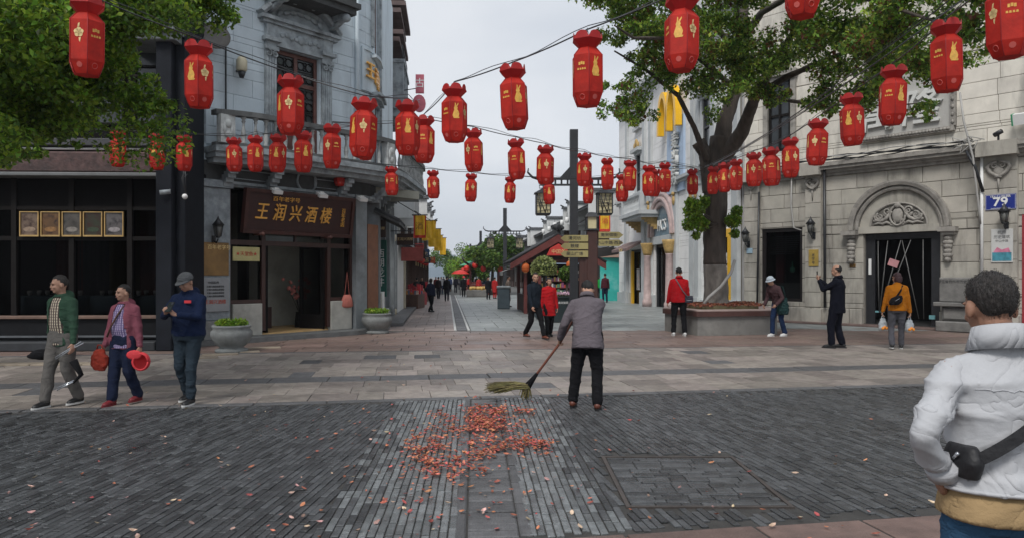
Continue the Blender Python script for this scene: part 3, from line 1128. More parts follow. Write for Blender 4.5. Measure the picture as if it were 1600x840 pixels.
# ---- ground floor
b = MB()
wall_strip(b, RP, .0, RP.L, 3.85, 4.36, .02, .4)
b.box(-.02, .05, -.05, .3, 0, 3.9)
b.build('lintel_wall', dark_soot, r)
b = MB()
moulding(b, RP, .0, rw + RP.arc + .6, 3.78, [(0, .05, .06), (.05, .12, .12)])
x0 = RB.at(384); x1 = RB.at(450)
for (xx0, xx1) in ((.9, 2.3), (3.4, 4.5)):
    for q in ((xx0, xx1, 3.98, 4.0), (xx0, xx1, 4.2, 4.22), (xx0, xx0 + .03, 4.0, 4.2), (xx1 - .03, xx1, 4.0, 4.2)):
        b.box(q[0], q[1], -.05, -.02, q[2], q[3])
uu, zz = RB.at(478, 288)
b.tube([(uu + .3 * math.cos(a * .3925), -.04, 4.12 + .28 * math.sin(a * .3925)) for a in range(17)], .03, 6)
b.build('lintel_moulding', blue_t, r)
# left pilaster with plaques
q0, q1 = .02, RB.at(357)
b = MB()
b.bbox(q0, q1, -.1, .3, .55, 3.72, .02); b.box(q0 - .04, q1 + .04, -.16, .3, 3.72, 3.86)
b.build('pilaster', M('mottled_grey_stone', (.24, .27, .29), .7, .3, 5, .3, 30, stain=(.5, .55, .58), stainamt=.5, stainscale=3.5), r)
b = MB(); b.bbox(q0 - .05, q1 + .05, -.22, .3, .0, .55, .03); b.each('plinth', M('plinth_granite', (.22, .22, .21), .7, .25, 6, .4, 50), r)
ub0, ub1 = RB.at(309), RB.at(353)
b = MB(); b.bbox(ub0, ub1, -.14, -.1, RB.z(330, 430), RB.z(330, 379), .008); b.build('bronze_plaque', M('bronze', (.22, .13, .05), .35, .3, 3, .05, metal=.6), r)
text('百年老字号', .12, gold_l, r, ((ub0 + ub1) / 2 + .1, -.145, RB.z(335, 387)), .01, 'lettering')
b = MB(); b.bbox(ub0, ub1, -.15, -.1, RB.z(330, 486), RB.z(330, 433), .01); b.build('notice_board', M('grey_notice_board', (.3, .31, .32), .5, .1, 4, .05), r)
text('中国杭州', .07, M('dark_ink', (.05, .05, .05)), r, ((ub0 + ub1) / 2 - .05, -.156, RB.z(330, 441)), .006)
for k in range(4):
    text('王润兴酒楼杭帮菜馆', .05, M('dark_ink'), r, ((ub0 + ub1) / 2, -.156, RB.z(330, 447 + 5 * k)), .006)
text('王润兴酒楼', .11, M('red_ink', (.5, .08, .04)), r, ((ub0 + ub1) / 2, -.156, RB.z(330, 471)), .006)

def wall_lantern(parent, x, y, z, s=1.0, name='wall_lantern', mat=None):
    mat = mat or black_m
    o = thing(name, None, None); o.parent = parent; o.location = (x, y, z)
    b = MB()
    b.tube([(0, .02, -.1 * s), (0, -.1 * s, -.16 * s), (0, -.17 * s, -.08 * s)], .016 * s, 6)
    b.rbox((0, 0, -.1 * s), (.08 * s, .03, .18 * s))
    b.lathe([(.03 * s, -.06 * s), (.06 * s, -.03 * s)], 8, (0, -.17 * s, 0))
    b.lathe([(.13 * s, .2 * s), (.05 * s, .3 * s), (.03 * s, .33 * s), (.0, .4 * s)], 8, (0, -.17 * s, 0))
    for k in range(4):
        a = k * math.pi / 2 + .78
        b.tube([(.06 * s * math.cos(a), -.17 * s + .06 * s * math.sin(a), -.03 * s), (.1 * s * math.cos(a), -.17 * s + .1 * s * math.sin(a), .2 * s)], .008 * s, 5)
    b.build('bracket', mat, o)
    b = MB(); b.lathe([(.05 * s, -.03 * s), (.09 * s, .2 * s)], 8, (0, -.17 * s, 0)); b.build('lamp_glass', M('smoky_lamp_glass', (.12, .12, .11), .2, .1, 3, 0), o)
    return o

wall_lantern(r, RB.at(330), -.12, RB.z(330, 368), 1.15)
# entrance: dark red timber screen
tz0, tzt = .22, 3.75
X = lambda px: RB.at(px)
zt1 = RB.z(440, 381)
dd = thing('entrance_screen', None, None); dd.parent = r
b = MB()
for px in (358, 412, 514, 549):
    w = .11 if px in (412, 514) else .09
    b.box(X(px) - w / 2, X(px) + w / 2, .0, .14, tz0, tzt)
b.box(X(358) + .045, X(412) - .055, .01, .13, zt1 - .06, zt1 + .06)
b.box(X(412) + .055, X(514) - .055, .01, .13, zt1 - .06, zt1 + .06)
b.box(X(514) + .055, X(549) - .045, .01, .13, zt1 - .06, zt1 + .06)
b.box(X(412) + .055, X(514) - .055, .02, .12, zt1 + .42, zt1 + .5)
b.box(X(358) + .045, X(412) - .055, .02, .12, .92, 1.02)
b.box(X(514) + .055, X(549) - .045, .02, .12, .92, 1.02)
xm = X(463)
b.box(xm - .025, xm + .025, .03, .11, zt1 + .06, zt1 + .42)
b.build('timber_frame', wood_r, dd)
for (a, c_) in ((358, 412), (514, 549)):
    b = MB(); b.box(X(a) + .05, X(c_) - .05, .06, .075, 1.02, zt1 - .06); b.build('window_pane', glass_d, dd)
    b = MB(); b.box(X(a) + .05, X(c_) - .05, .06, .075, zt1 + .06, tzt - .02); b.build('window_pane', glass_d, dd)
b = MB(); b.box(X(412) + .06, X(514) - .06, .06, .075, zt1 + .06, zt1 + .42); b.build('transom_pane', glass, dd)
b = MB()
b.bbox(X(362), X(411) - .05, -.06, .14, .12, .92, .015); b.bbox(X(516), X(548), -.06, .14, .12, .92, .015)
b.each('stone_sill_block', M('pale_sill_stone', (.42, .41, .37), .75, .15, 5, .3, 60, stain=(.2, .2, .17), stainamt=.5), dd)
# opened door leaves
for (px, an, w) in ((420, 75, .7), (509, 103, .85)):
    d_ = MB()
    hx = X(px)
    rm = Matrix.Rotation(rad(an), 3, 'Z')
    for (cx, cz, sx_, sz_) in ((.05, 1.3, .1, 2.3), (w - .05, 1.3, .1, 2.3), (w / 2, .35, w - .2, .4), (w / 2, 2.4, w - .2, .1)):
        d_.rbox(Vector((hx, .08, 0)) + rm @ Vector((cx, 0, cz)), (sx_, .05, sz_), rm)
    o = d_.build('door_leaf', wood_b, dd)
    g_ = MB(); g_.rbox(Vector((hx, .08, 0)) + rm @ Vector((w / 2, 0, 1.45)), (w - .2, .012, 1.8), rm); g_.build('door_pane', glass_d, o)
b = MB(); b.bbox(X(363), X(405), -.03, .0, RB.z(385, 408), RB.z(385, 386), .01)
o = b.build('menu_board', M('pale_gold_board', (.5, .45, .2), .5, .15, 4, .05), dd)
text('★天堂鱼★', .12, M('red_ink'), dd, ((X(363) + X(405)) / 2, -.035, RB.z(385, 397)), .008)
# inside: hanging bunches, bench, red bag
b = MB(); b.box(X(446), X(475), 1.5, 1.9, .16, .75); b.build('bench', wood_r, r)
b = MB()
b.lathe([(.05, .16), (.05, .86), (.48, .88), (.5, .9), (.48, .92), (.02, .92)], 16, (X(375), 1.5, 0)); b.build('round_table', wood_b, r)
# step in front
b = MB()
b.prism([(-.1, -.55, 0), (rw - .5, -.75, 0), (rw + .9, -.35, 0), (rw + 2.0, .75, 0), (rw + 1.6, 1.6, 0), (-.1, .3, 0)], (0, 0, .12))
b.build('step', M('grey_step_stone', (.13, .135, .135), .6, .25, 5, .3, 50), r)

# tavern sign board
sg = thing('tavern_sign', 'dark red wooden sign board with five large gold characters over the tavern door', 'sign board', (RB.o.x, RB.o.y, 0), RB.ang)
s0, s1 = RB.at(388, None, .3), RB.at(549, None, .3)
sz0, sz1 = RB.z(384, 358, .3), RB.z(390, 299, .3)
rt = Matrix.Translation(((s0 + s1) / 2, -.24, (sz0 + sz1) / 2)) @ Matrix.Rotation(rad(9), 4, 'X')
L_, h_ = (s1 - s0) / 2, (sz1 - sz0) / 2
b = MB(); b.box(-L_, L_, -.02, .06, -h_, h_); m_ = b.build('board', M('red_lacquer_board', (.035, .01, .008), .45, .25, 6, .15), sg); m_.matrix_local = rt
b = MB()
b.box(-L_ - .05, L_ + .05, -.07, .08, h_, h_ + .09); b.box(-L_ - .05, L_ + .05, -.07, .08, -h_ - .09, -h_); b.box(-L_ - .09, -L_, -.07, .08, -h_ - .09, h_ + .09); b.box(L_, L_ + .09, -.07, .08, -h_ - .09, h_ + .09)
m_ = b.build('board_frame', M('red_lacquer_frame', (.05, .015, .011), .45, .25, 6, .15), sg); m_.matrix_local = rt
chars = '王润兴酒楼'
for i, ch in enumerate(chars):
    px_ = (270, 460, 635, 805, 965)[i] / 7.0 + 370 + 0
    u_ = RB.at(px_ + 1.0, None, .3) - (s0 + s1) / 2
    o = text(ch, .46, gold, sg, (0, 0, 0), .03, 'gold_character', .78, bold=.004, shear=.18); o.matrix_local = rt @ Matrix.Translation((u_, -.04, -.02))
o = text('百年老字号', .13, gold, sg, (0, 0, 0), .02, 'small_gold_characters', 1.25); o.matrix_local = rt @ Matrix.Translation((RB.at(447, None, .3) - (s0 + s1) / 2, -.04, .34))
o = text('百年老店', .14, gold, sg, (0, 0, 0), .02, 'gold_signature', 1.0, vertical=True, gap=.9); o.matrix_local = rt @ Matrix.Translation((L_ - .27, -.04, -.02))
b = MB()
for px_ in (410, 516):
    u_ = RB.at(px_, None, .3)
    b.tube([(u_, .1, sz0 - .1), (u_, -.3, sz0 - .1)], .035, 8); b.ell((u_, -.32, sz0 - .1), .05, 10, 6)
b.each('support_peg', wood_w, sg)
# flood lamps over the board
for i, px_ in enumerate((432, 503, 566)):
    u_, z_ = RB.at(px_, (299, 305, 311)[i], .4)
    lt = thing('sign_floodlight', ('white floodlight on an arm above the left end of the tavern sign', 'white floodlight on an arm above the right part of the tavern sign',
                                   'white floodlight on an arm right of the tavern sign')[i], 'lamp', (RB.o.x, RB.o.y, 0), RB.ang, 'floodlights over the tavern sign')
    b = MB(); b.rbox((u_, -.4, z_), (.26, .2, .09), Matrix.Rotation(rad(25), 3, 'X')); b.rbox((u_, -.36, z_ + .06), (.12, .1, .06)); b.build('lamp_housing', white_p, lt)
    b = MB(); b.tube([(u_, .0, z_ + .02), (u_, -.3, z_ + .06)], .012, 6); b.build('arm', black_m, lt)

# ---- street side of the corner: shop window with boards and green sign
b = MB()
for l in (rw + .1, rw + 1.3, rw + 3.3, rw + 5.2, rw + 7.5, RP.L - .3):
    a_ = RP.ang(l)
    p = RP.at(l, -.1, 1.95)
    b.rbox(p, (.42, .5, 3.9), Matrix.Rotation(a_, 3, 'Z'))
b.each('street_pier', M('grey_pier_render', (.2, .22, .23), .75, .2, 3, .3, 40, stain=(.07, .07, .07), stainamt=.6), r)
b = MB(); wall_strip(b, RP, rw + 1.5, RP.L, .1, 3.9, -1.6, .1); b.build('shop_back_wall', inner_d, r)
b = MB(); wall_strip(b, RP, rw + 1.5, RP.L, .1, .95, -.15, .15); b.build('shop_counter', M('counter_tiles', (.3, .29, .26), .5, .2, 5, .1), r)
l = rw + .42
b = MB(); b.rbox(RP.at(l + .3, .06, 1.75), (.62, .05, 2.7), Matrix.Rotation(RP.ang(l) + .1, 3, 'Z')); b.build('brown_shutter_board', M('orange_brown_board', (.23, .1, .055), .55, .2, 4, .15), r)

for (px, py, lab, colr, rr_) in ((532, 466, 'pink cloth bag hanging behind the right window of the tavern', (.55, .17, .13), .16), ):
    u_, z_ = RB.at(px, py, -.25)
    t = thing('hanging_bag', lab, 'bag', (RB.o.x, RB.o.y, 0), RB.ang)
    b = MB(); b.lathe([(.13, -.24), (.2, -.2), (.17, 0), (.11, .12)], 14, (u_, .0, z_), sy=.5); o = b.build('bag_body', M('pink_bag_cloth', colr, .8, .2, 8, .2), t)
    b = MB(); b.tube([(u_ - .08, .0, z_ + .1), (u_, .0, z_ + .75), (u_ + .08, .0, z_ + .1)], .012, 5); b.build('cord', M('pink_bag_cloth'), t)
    for ch in t.children: ch.location.y = -.04
u_, z_ = RB.at(468, 448, -1.2)
t = thing('flower_bunch', 'pink flower bunch standing inside the tavern doorway', 'flowers', (RB.o.x, RB.o.y, 0), RB.ang)
b = MB()
for k in range(26): b.ell((u_ + R.gauss(0, .2), 1.2 + R.gauss(0, .1), z_ + R.gauss(0, .16)), R.uniform(.04, .08), 7, 5)
tag(b.build('blossoms', M('dusky_pink_blossom', (.5, .17, .14), .8, .4, 14, .2), t), kind='stuff')
b = MB()
for k in range(9): b.tube([(u_, 1.2, z_ - .75), (u_ + R.gauss(0, .15), 1.2 + R.gauss(0, .08), z_)], .01, 4)
b.lathe([(.09, -1.2), (.14, -1.1), (.1, -.72), (.12, -.7)], 12, (u_, 1.2, z_)); b.build('stems', wood_b, t)
# street side details of the corner shop
gs = MB()
l = rw + 3.05
p = RP.at(rw + 2.6, .12, 0)
green = M('dark_green_sign', (.012, .09, .07), .45, .15, 4, .05)

def hang_sign(name, label, px, Z, z0, z1, w, mat, txt, tmat, vertical=False, size=.2, side=-1, group=None, gap=1.0, arm=True, rot=0.0, depth=.06):
    """a board facing the crossing, hung from the wall at its left (side=-1) or right"""
    x = (px - 800) / F * Z
    o = thing(name, label, 'sign', (x, Z, 0), rot, group)
    m = MB(); m.bbox(-w / 2, w / 2, -depth / 2, depth / 2, z0, z1, .01); m.build('board', mat, o)
    if arm:
        m = MB(); m.tube([(-w / 2 * 1.1 * -side * -1 if False else side * (w / 2 + .35), 0, z1 + .1), (-side * w / 2, 0, z1 + .1)], .02, 6)
        for q in (-.35, .35):
            m.tube([(q * w, 0, z1), (q * w, 0, z1 + .1)], .01, 5)
        m.build('arm', black_m, o)
    if txt:
        text(txt, size, tmat, o, (0, -depth / 2 - .004, (z0 + z1) / 2), .008, 'lettering', 1.0, vertical=vertical, gap=gap)
    return o

dkbrown = M('dark_brown_board', (.04, .018, .012), .45, .2, 4, .08)
hang_sign('hanging_sign', 'dark brown hanging sign under the balcony beside the green vertical sign', 589, 22.6, 2.78, 3.32, .55, dkbrown, '王润兴酒楼', gold_l, size=.1)
hang_sign('hanging_sign', 'dark brown hanging sign in front of the red board and white wall', 633, 27.5, 2.75, 3.17, .62, dkbrown, '王润兴酒楼', gold_l, size=.12)
o = hang_sign('hanging_sign', 'red board hung behind the second brown hanging sign', 644, 30, 2.2, 2.75, .9, M('dull_red_board', (.3, .06, .05), .5, .2, 4, .05), None, None)
hang_sign('vertical_sign', 'tall dark green sign with white characters beside the corner shop', 594, 23.6, .95, 2.75, .42, green, '西湖龙井', white_p, True, .3, arm=False)
# counter picture, stacked boxes
t = thing('menu_box', 'white counter box with a yellow food picture in front of the green sign', 'box', ((587 - 800) / F * 22.8, 22.8, 0), .0)
b = MB(); b.bbox(-.24, .24, -.1, .2, .2, 1.12, .01); b.build('box', white_p, t)
b = MB(); b.box(-.2, .2, -.11, -.103, .55, 1.08); b.build('picture', M('yellow_food_picture', (.55, .38, .1), .5, .6, 9, 0, col2=(.7, .7, .6)), t)
t = thing('carton', 'red and white cartons stacked behind the right stone pot', 'box', ((601 - 800) / F * 22.9, 22.9, .12), .2)
b = MB(); b.bbox(-.15, .15, -.15, .15, 0, .3, .01); b.build('box', M('orange_red_card', (.6, .14, .06), .6, .15, 8, .1), t)
b = MB(); b.bbox(-.13, .13, -.13, .13, .3, .48, .01); b.build('box', white_p, t)
# small tiled canopy over the corner shop window
cn_ = thing('tile_canopy', 'small sagging canopy of dark tiles over the corner shop window', 'canopy', (RB.o.x, RB.o.y, 0), RB.ang)
for k in range(9):
    l0 = rw + 1.1 + k * .33
    b = MB()
    p0, p1 = RP.at(l0, .02, 3.6), RP.at(l0, .75, 3.25)
    b.tube([p0, p0.lerp(p1, .5) + Vector((0, 0, .0)), p1], .06, 7)
    b.build('roof_tile', M('dark_roof_tile', (.04, .042, .045), .7, .3, 6, .3), cn_)
b = MB()
n_ = 9
vs = []
for k in range(n_ + 1):
    l0 = rw + 1.0 + k * .33
    vs += [RP.at(l0, .0, 3.57), RP.at(l0, .78, 3.2), RP.at(l0, .78, 3.12), RP.at(l0, .0, 3.49)]
fs = []
for k in range(n_):
    for q in range(4):
        q2 = (q + 1) % 4
        fs.append((k * 4 + q, k * 4 + 4 + q, k * 4 + 4 + q2, k * 4 + q2))
fs += [(0, 1, 2, 3), (n_ * 4 + 3, n_ * 4 + 2, n_ * 4 + 1, n_ * 4)]
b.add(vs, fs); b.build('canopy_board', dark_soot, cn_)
# electrics on the blue wall
u_, z_ = RB.at(377, 103, .2)
t = thing('wall_spotlight', 'cream box spotlight on the blue-grey wall left of the pediment window', 'lamp', (RB.o.x, RB.o.y, 0), RB.ang)
b = MB(); b.lathe([(.1, -.14), (.13, -.1), (.13, .12), (.09, .2)], 10, (u_, -.22, z_)); b.build('housing', M('cream_plastic', (.55, .5, .36), .5, .1, 5, .05), t)
b = MB(); b.lathe([(.05, -.3), (.1, -.15)], 10, (u_, -.22, z_)); b.tube([(u_, .0, z_ - .1), (u_, -.2, z_ - .1)], .03, 6); b.build('bracket', black_m, t)
t = thing('cable', 'black cable running down the blue-grey wall beside the left lantern', 'cable', (RB.o.x, RB.o.y, 0), RB.ang)
u1 = RB.at(352)
b = MB(); b.tube([(u1, -.03, z) for z in (5.6, 7, 9.2)], .018, 5); b.build('cable_run', black_m, t)
u_, z_ = RB.at(333, 58, .3)
t = thing('satellite_dish', 'round dark grey dish mounted high at the left edge of the blue-grey wall', 'dish', (RB.o.x, RB.o.y, 0), RB.ang)
b = MB(); b.lathe([(.0, -.06), (.2, -.04), (.36, .03), (.36, .05), (.18, .0), (0, -.02)], 20); o = b.build('dish', M('brownish_dish', (.12, .11, .1), .6, .2, 4, .1), t); o.location = (u_, -.35, z_); o.rotation_euler = (rad(70), 0, rad(-20))
b = MB(); b.tube([(u_, -.3, z_), (u_ - .15, .0, z_ - .05)], .03, 6); b.build('arm', black_m, t)
u_, z_ = RB.at(314, 45, .3)
t = thing('metal_frame', 'rusty wire frame on the wall edge beside the dish', 'frame', (RB.o.x, RB.o.y, 0), RB.ang)
b = MB()
for k in range(4):
    b.tube([(u_ - .25, -.3 + .1 * k, z_ - .35), (u_ + .2, -.3 + .1 * k, z_ + .4)], .012, 5)
    b.tube([(u_ - .25 + .13 * k, -.3, z_ - .35 + .2 * k), (u_ - .25 + .13 * k, .05, z_ - .35 + .2 * k)], .012, 5)
b.build('bars', black_m, t)

# ============================================================ dark timber shop on the left
LB = Fac('timber_shop_building', 'black timber shop front with a row of five framed food pictures', 'building', (-17.0, 15.9), (1, .045))
r = LB.root
uE = LB.at(300)
z_f0, z_f1 = LB.z(150, 277), LB.z(150, 241)
b = MB(); b.box(0, uE - .1, .35, .8, z_f1 + .1, 12); b.box(0, uE - .1, 4.2, 4.4, 0, 4.4); b.box(0, uE - .1, .3, 4.4, 3.9, 4.0)
b.build('wall', M('black_timber_wall', (.007, .0065, .007), .8, .3, 4, .2, spec=.15), r)
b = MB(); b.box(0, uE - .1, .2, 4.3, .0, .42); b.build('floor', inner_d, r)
b = MB(); b.bbox(0, uE - .55, -.35, .5, z_f0 + .06, z_f1, .03)
b.build('fascia_board', M('carved_brown_fascia', (.075, .04, .036), .6, .5, 7, .8, 14, stain=(.02, .02, .02), stainamt=.5), r)
b = MB(); b.bbox(0, uE - .5, -.42, .5, z_f0 - .03, z_f0 + .05, .015); b.build('gutter_lip', M('grey_metal_trim', (.15, .155, .155), .5, .15, 4, .05), r)
b = MB(); b.tube([(0, -.2, z_f1 + .08), (uE - .6, -.2, z_f1 + .08)], .03, 8); b.build('light_tube', white_p, r)
b = MB(); b.bbox(0, uE - .55, -.3, .4, z_f1 + .13, z_f1 + .3, .02); b.build('upper_moulding', M('dark_grey_timber', (.05, .05, .055), .6, .2, 4, .2), r)
# the square pier between the two buildings
pier = M('dark_slate_pier', (.011, .013, .018), .7, .25, 3, .15, 30, spec=.2)
b = MB(); b.bbox(uE - .58, uE - .24, -.5, .8, 0, 12, .02); b.bbox(uE - .24, uE - .03, -.3, .8, 0, 12, .015); b.build('pier', pier, r)
b = MB()
z_c = LB.z(240, 52)
b.bbox(uE - 1.5, uE - .05, -.75, .6, z_c - .18, z_c, .02); b.bbox(uE - 1.4, uE - .1, -.65, .6, z_c - .34, z_c - .18, .02); b.bbox(uE - 1.3, uE - .15, -.5, .6, z_c, z_c + .35, .02)
b.build('upper_cornice', M('grey_cornice_stone', (.17, .185, .19), .7, .2, 4, .3, 30), r)
b = MB(); uc_ = LB.at(257); b.lathe([(.09, 0), (.06, .1), (.055, 1.0), (.09, 1.1), (.1, 1.15)], 12, (uc_, -.2, z_c - 1.5)); b.build('colonette', blue_t, r)
# upper floor windows (mostly behind the tree)
for k in range(6):
    x = 1.0 + k * 1.5
    w_ = thing('window', None, None); w_.parent = r
    b = MB()
    for q in (x, x + .62, x + 1.24): b.box(q, q + .05, .28, .35, 5.0, 7.0)
    for q in (5.0, 5.6, 6.3, 6.95): b.box(x + .05, x + 1.24, .29, .34, q, q + .05)
    b.build('window_frame', wood_b, w_)
    b = MB(); b.box(x, x + 1.29, .345, .352, 5, 7); b.build('pane', M('dull_window_glass'), w_)
# shop front: posts, rails, panes
zl, zm = LB.z(100, 492), LB.z(100, 372)
zt_ = LB.z(100, 328)
b = MB()
posts = [-260, -150, -60, 22, 112, 203, 262]
for px in posts:
    u = LB.at(px); b.box(u - .055, u + .055, -.02, .14, zl, z_f0)
b.each('post', wood_b, r)
us = [LB.at(px) for px in posts]
b = MB()
for a, c_ in zip(us[:-1], us[1:]):
    b.box(a + .055, c_ - .055, .0, .12, zm - .05, zm + .04); b.box(a + .055, c_ - .055, .0, .12, zt_, zt_ + .08)
b.each('rail', wood_b, r)
b = MB(); b.box(0, uE - .6, .05, .12, zt_ + .08, z_f0); b.build('black_panel', M('black_panel', (.006, .0055, .0055), .9, .2, 4, .1, spec=.15), r)
for a, c_ in zip(us[:-1], us[1:]):
    b = MB(); b.box(a + .055, c_ - .055, .06, .07, zl, zm - .05); b.build('window_pane', glass_d, r)
    b = MB(); b.box(a + .055, c_ - .055, .06, .07, zm + .04, zt_); b.build('window_pane', glass_d, r)
b = MB(); b.bbox(0, uE - .6, -.16, .3, zl - .07, zl, .01); b.build('window_ledge', M('brown_ledge', (.16, .1, .075), .5, .2, 4, .1), r)
b = MB(); b.bbox(0, uE - .6, -.08, .3, .2, zl - .07, .02); b.each('base_panel', M('black_base_stone', (.007, .0075, .009), .6, .3, 3, .1, spec=.2), r)
b = MB(); b.bbox(0, uE - .6, -.5, .3, .0, .2, .02); b.build('step', M('dark_step_stone', (.025, .028, .032), .6, .3, 4, .2), r)
b = MB(); b.box(0, uE - .6, -.12, -.085, .27, .31); b.build('steel_strip', M('dull_steel', (.16, .17, .18), .5, .2, 4, 0, metal=.7), r)
# five framed pictures
fp = [((.42, .12, .06), (.7, .5, .35)), ((.2, .05, .03), (.6, .3, .1)), ((.03, .02, .02), (.45, .4, .35)), ((.5, .04, .02), (.08, .12, .06)), ((.05, .03, .03), (.55, .5, .5))]
dsc = ['pink and cream dish', 'golden brown dish', 'dark pot', 'red and green dish', 'white plate']
for k in range(5):
    u0, u1 = LB.at(33 + 33 * k), LB.at(33 + 33 * k + 30)
    z0, z1 = LB.z(100, 370), LB.z(100, 331)
    t = thing('framed_picture', 'gilt framed food picture showing a %s, %s of the row' % (dsc[k], ['leftmost', 'second from left', 'middle', 'fourth from left', 'rightmost'][k]), 'picture', (LB.o.x, LB.o.y, 0), LB.ang, 'framed food pictures over the shop window')
    b = MB()
    for q in ((u0, u1, z0, z0 + .035), (u0, u1, z1 - .02, z1), (u0, u0 + .022, z0 + .035, z1 - .02), (u1 - .022, u1, z0 + .035, z1 - .02)):
        b.box(q[0], q[1], -.07, -.03, q[2], q[3])
    b.build('gilt_frame', M('gilt_frame', (.5, .33, .13), .4, .2, 6, .1, metal=.4), t)
    b = MB(); b.box(u0 + .022, u1 - .022, -.045, -.03, z0 + .035, z1 - .02)
    b.build('print', M('food_print_%s' % 'abcde'[k], [c_ * .18 for c_ in fp[k][0]], .4, .6, 8.0, 0, col2=[c_ * .35 for c_ in fp[k][1]], stain=(.02, .015, .01), stainamt=.9, stainscale=4), t)
    # the plate printed in it, slightly raised
    b = MB(); uc_, zc_ = (u0 + u1) / 2, z0 + .16
    b.prism([(uc_ + .13 * math.cos(a * .5236), -.047, zc_ + .055 * math.sin(a * .5236)) for a in range(12)], (0, -.003, 0))
    b.build('printed_plate', M('plate_print_%s' % 'abcde'[k], [c_ * .45 for c_ in fp[k][1]], .4, .4, 12.0, 0), t)
# inside the dark shop: curtains, tables, seats
for k, (px, colr) in enumerate([(60, (.1, .02, .02)), (100, (.03, .03, .04)), (150, (.09, .075, .03)), (185, (.1, .02, .015)), (235, (.06, .06, .03))]):
    u = LB.at(px)
    b = MB(); n = 14
    vs = []
    for i in range(n + 1):
        x = u - .35 + .7 * i / n
        y_ = 1.3 + .06 * math.sin(i * 1.9)
        vs += [(x, y_, .5), (x, y_, 3.3)]
    b.add(vs, [(2 * i, 2 * i + 2, 2 * i + 3, 2 * i + 1) for i in range(n)], True)
    b.build('curtain', M('curtain_%s' % 'abcde'[k], colr, .9, .3, 2, .1), r)
cloth = M('blue_tablecloth', (.04, .07, .09), .8, .15, 5, .2)
for k, px in enumerate((20, 75, 140, 200, 245)):
    p = LB.at(px)
    t = thing('dining_table', 'blue clothed dining table seen dimly through the dark window, %s of five' % ['far left', 'second', 'middle', 'fourth', 'right'][k], 'table', (LB.o.x + p + .1, LB.o.y + 1.0, .42), 0, 'dining tables inside the dark shop')
    b = MB(); b.lathe([(.44, .28), (.42, .7), (.4, .74), (0.02, .745)], 18); b.build('tablecloth', cloth, t)
    b = MB(); b.lathe([(.3, .0), (.05, .05), (.05, .6)], 12); b.build('pedestal', wood_b, t)
    b = MB()
    for q in range(3): b.lathe([(.03, .745), (.05, .8), (.05, .86)], 8, (.2 * math.cos(q * 2.1), .2 * math.sin(q * 2.1), 0))
    b.each('cup', M('dim_cup', (.25, .25, .24), .4, .1, 4, 0), t)
u_, z_ = LB.at(268, 300, .5)
t = thing('security_camera', 'small grey security camera on the dark pier above the cap man', 'camera', (LB.o.x, LB.o.y, 0), LB.ang)
b = MB(); b.tube([(u_, -.55, z_), (u_ - .2, -.62, z_ - .03)], .05, 8); b.build('body', blue_t, t)
b = MB(); b.tube([(u_ - .03, -.5, z_ + .05), (u_ - .03, -.56, z_ + .02)], .02, 6); b.build('bracket', black_m, t)
u_, z_ = LB.at(308, 295, .2)
t = thing('security_camera', 'white dome camera with tangled cables at the pier corner', 'camera', (LB.o.x, LB.o.y, 0), LB.ang)
b = MB(); b.ell((uE + .02, -.45, z_ - .2), (.06, .06, .06), 10, 8); b.build('dome', white_p, t)
b = MB()
for q in range(4):
    b.tube([(uE - .05 + .03 * q, -.34, z_ + .6 - .1 * q), (uE - .02 + .05 * math.sin(q * 2), -.42, z_ + .2), (uE + .02, -.4, z_ - .15)], .012, 5)
b.build('cables', black_m, t)

# ============================================================ shops further up the left side of the street
tile_m = M('dark_roof_tile')
plaster = M('white_lime_plaster', (.66, .67, .66), .85, .08, 2, .15, 30, stain=(.25, .25, .25), stainamt=.5, stainscale=.8, streak=1)
timber = M('brown_street_timber', (.1, .055, .04), .6, .3, 5, .2)
ydir = Vector((-.088, 1, 0)).normalized()

def street_frame(X0, Y0, side):
    """local x along the street (away for the left side, towards us for the right), local -y to the street"""
    if side < 0: return (X0, Y0), math.atan2(ydir.y, ydir.x)
    return (X0, Y0), math.atan2(-ydir.y, -ydir.x)

def roof(mb, x0, x1, y_e, z_e, y_r, z_r, th=.12):
    mb.add([(x0, y_e, z_e), (x1, y_e, z_e), (x1, y_r, z_r), (x0, y_r, z_r), (x0, y_e, z_e - th), (x1, y_e, z_e - th), (x1, y_r, z_r - th), (x0, y_r, z_r - th)],
           [(0, 1, 2, 3), (7, 6, 5, 4), (0, 4, 5, 1), (1, 5, 6, 2), (2, 6, 7, 3), (3, 7, 4, 0)])

def tile_rows(mb, x0, x1, y_e, z_e, y_r, z_r, step=.25, r_=.055):
    n = int((x1 - x0) / step)
    for i in range(n + 1):
        x = x0 + (x1 - x0) * i / n
        mb.tube([(x, y_e - .03, z_e + .03), (x, y_r, z_r + .03)], r_, 5)

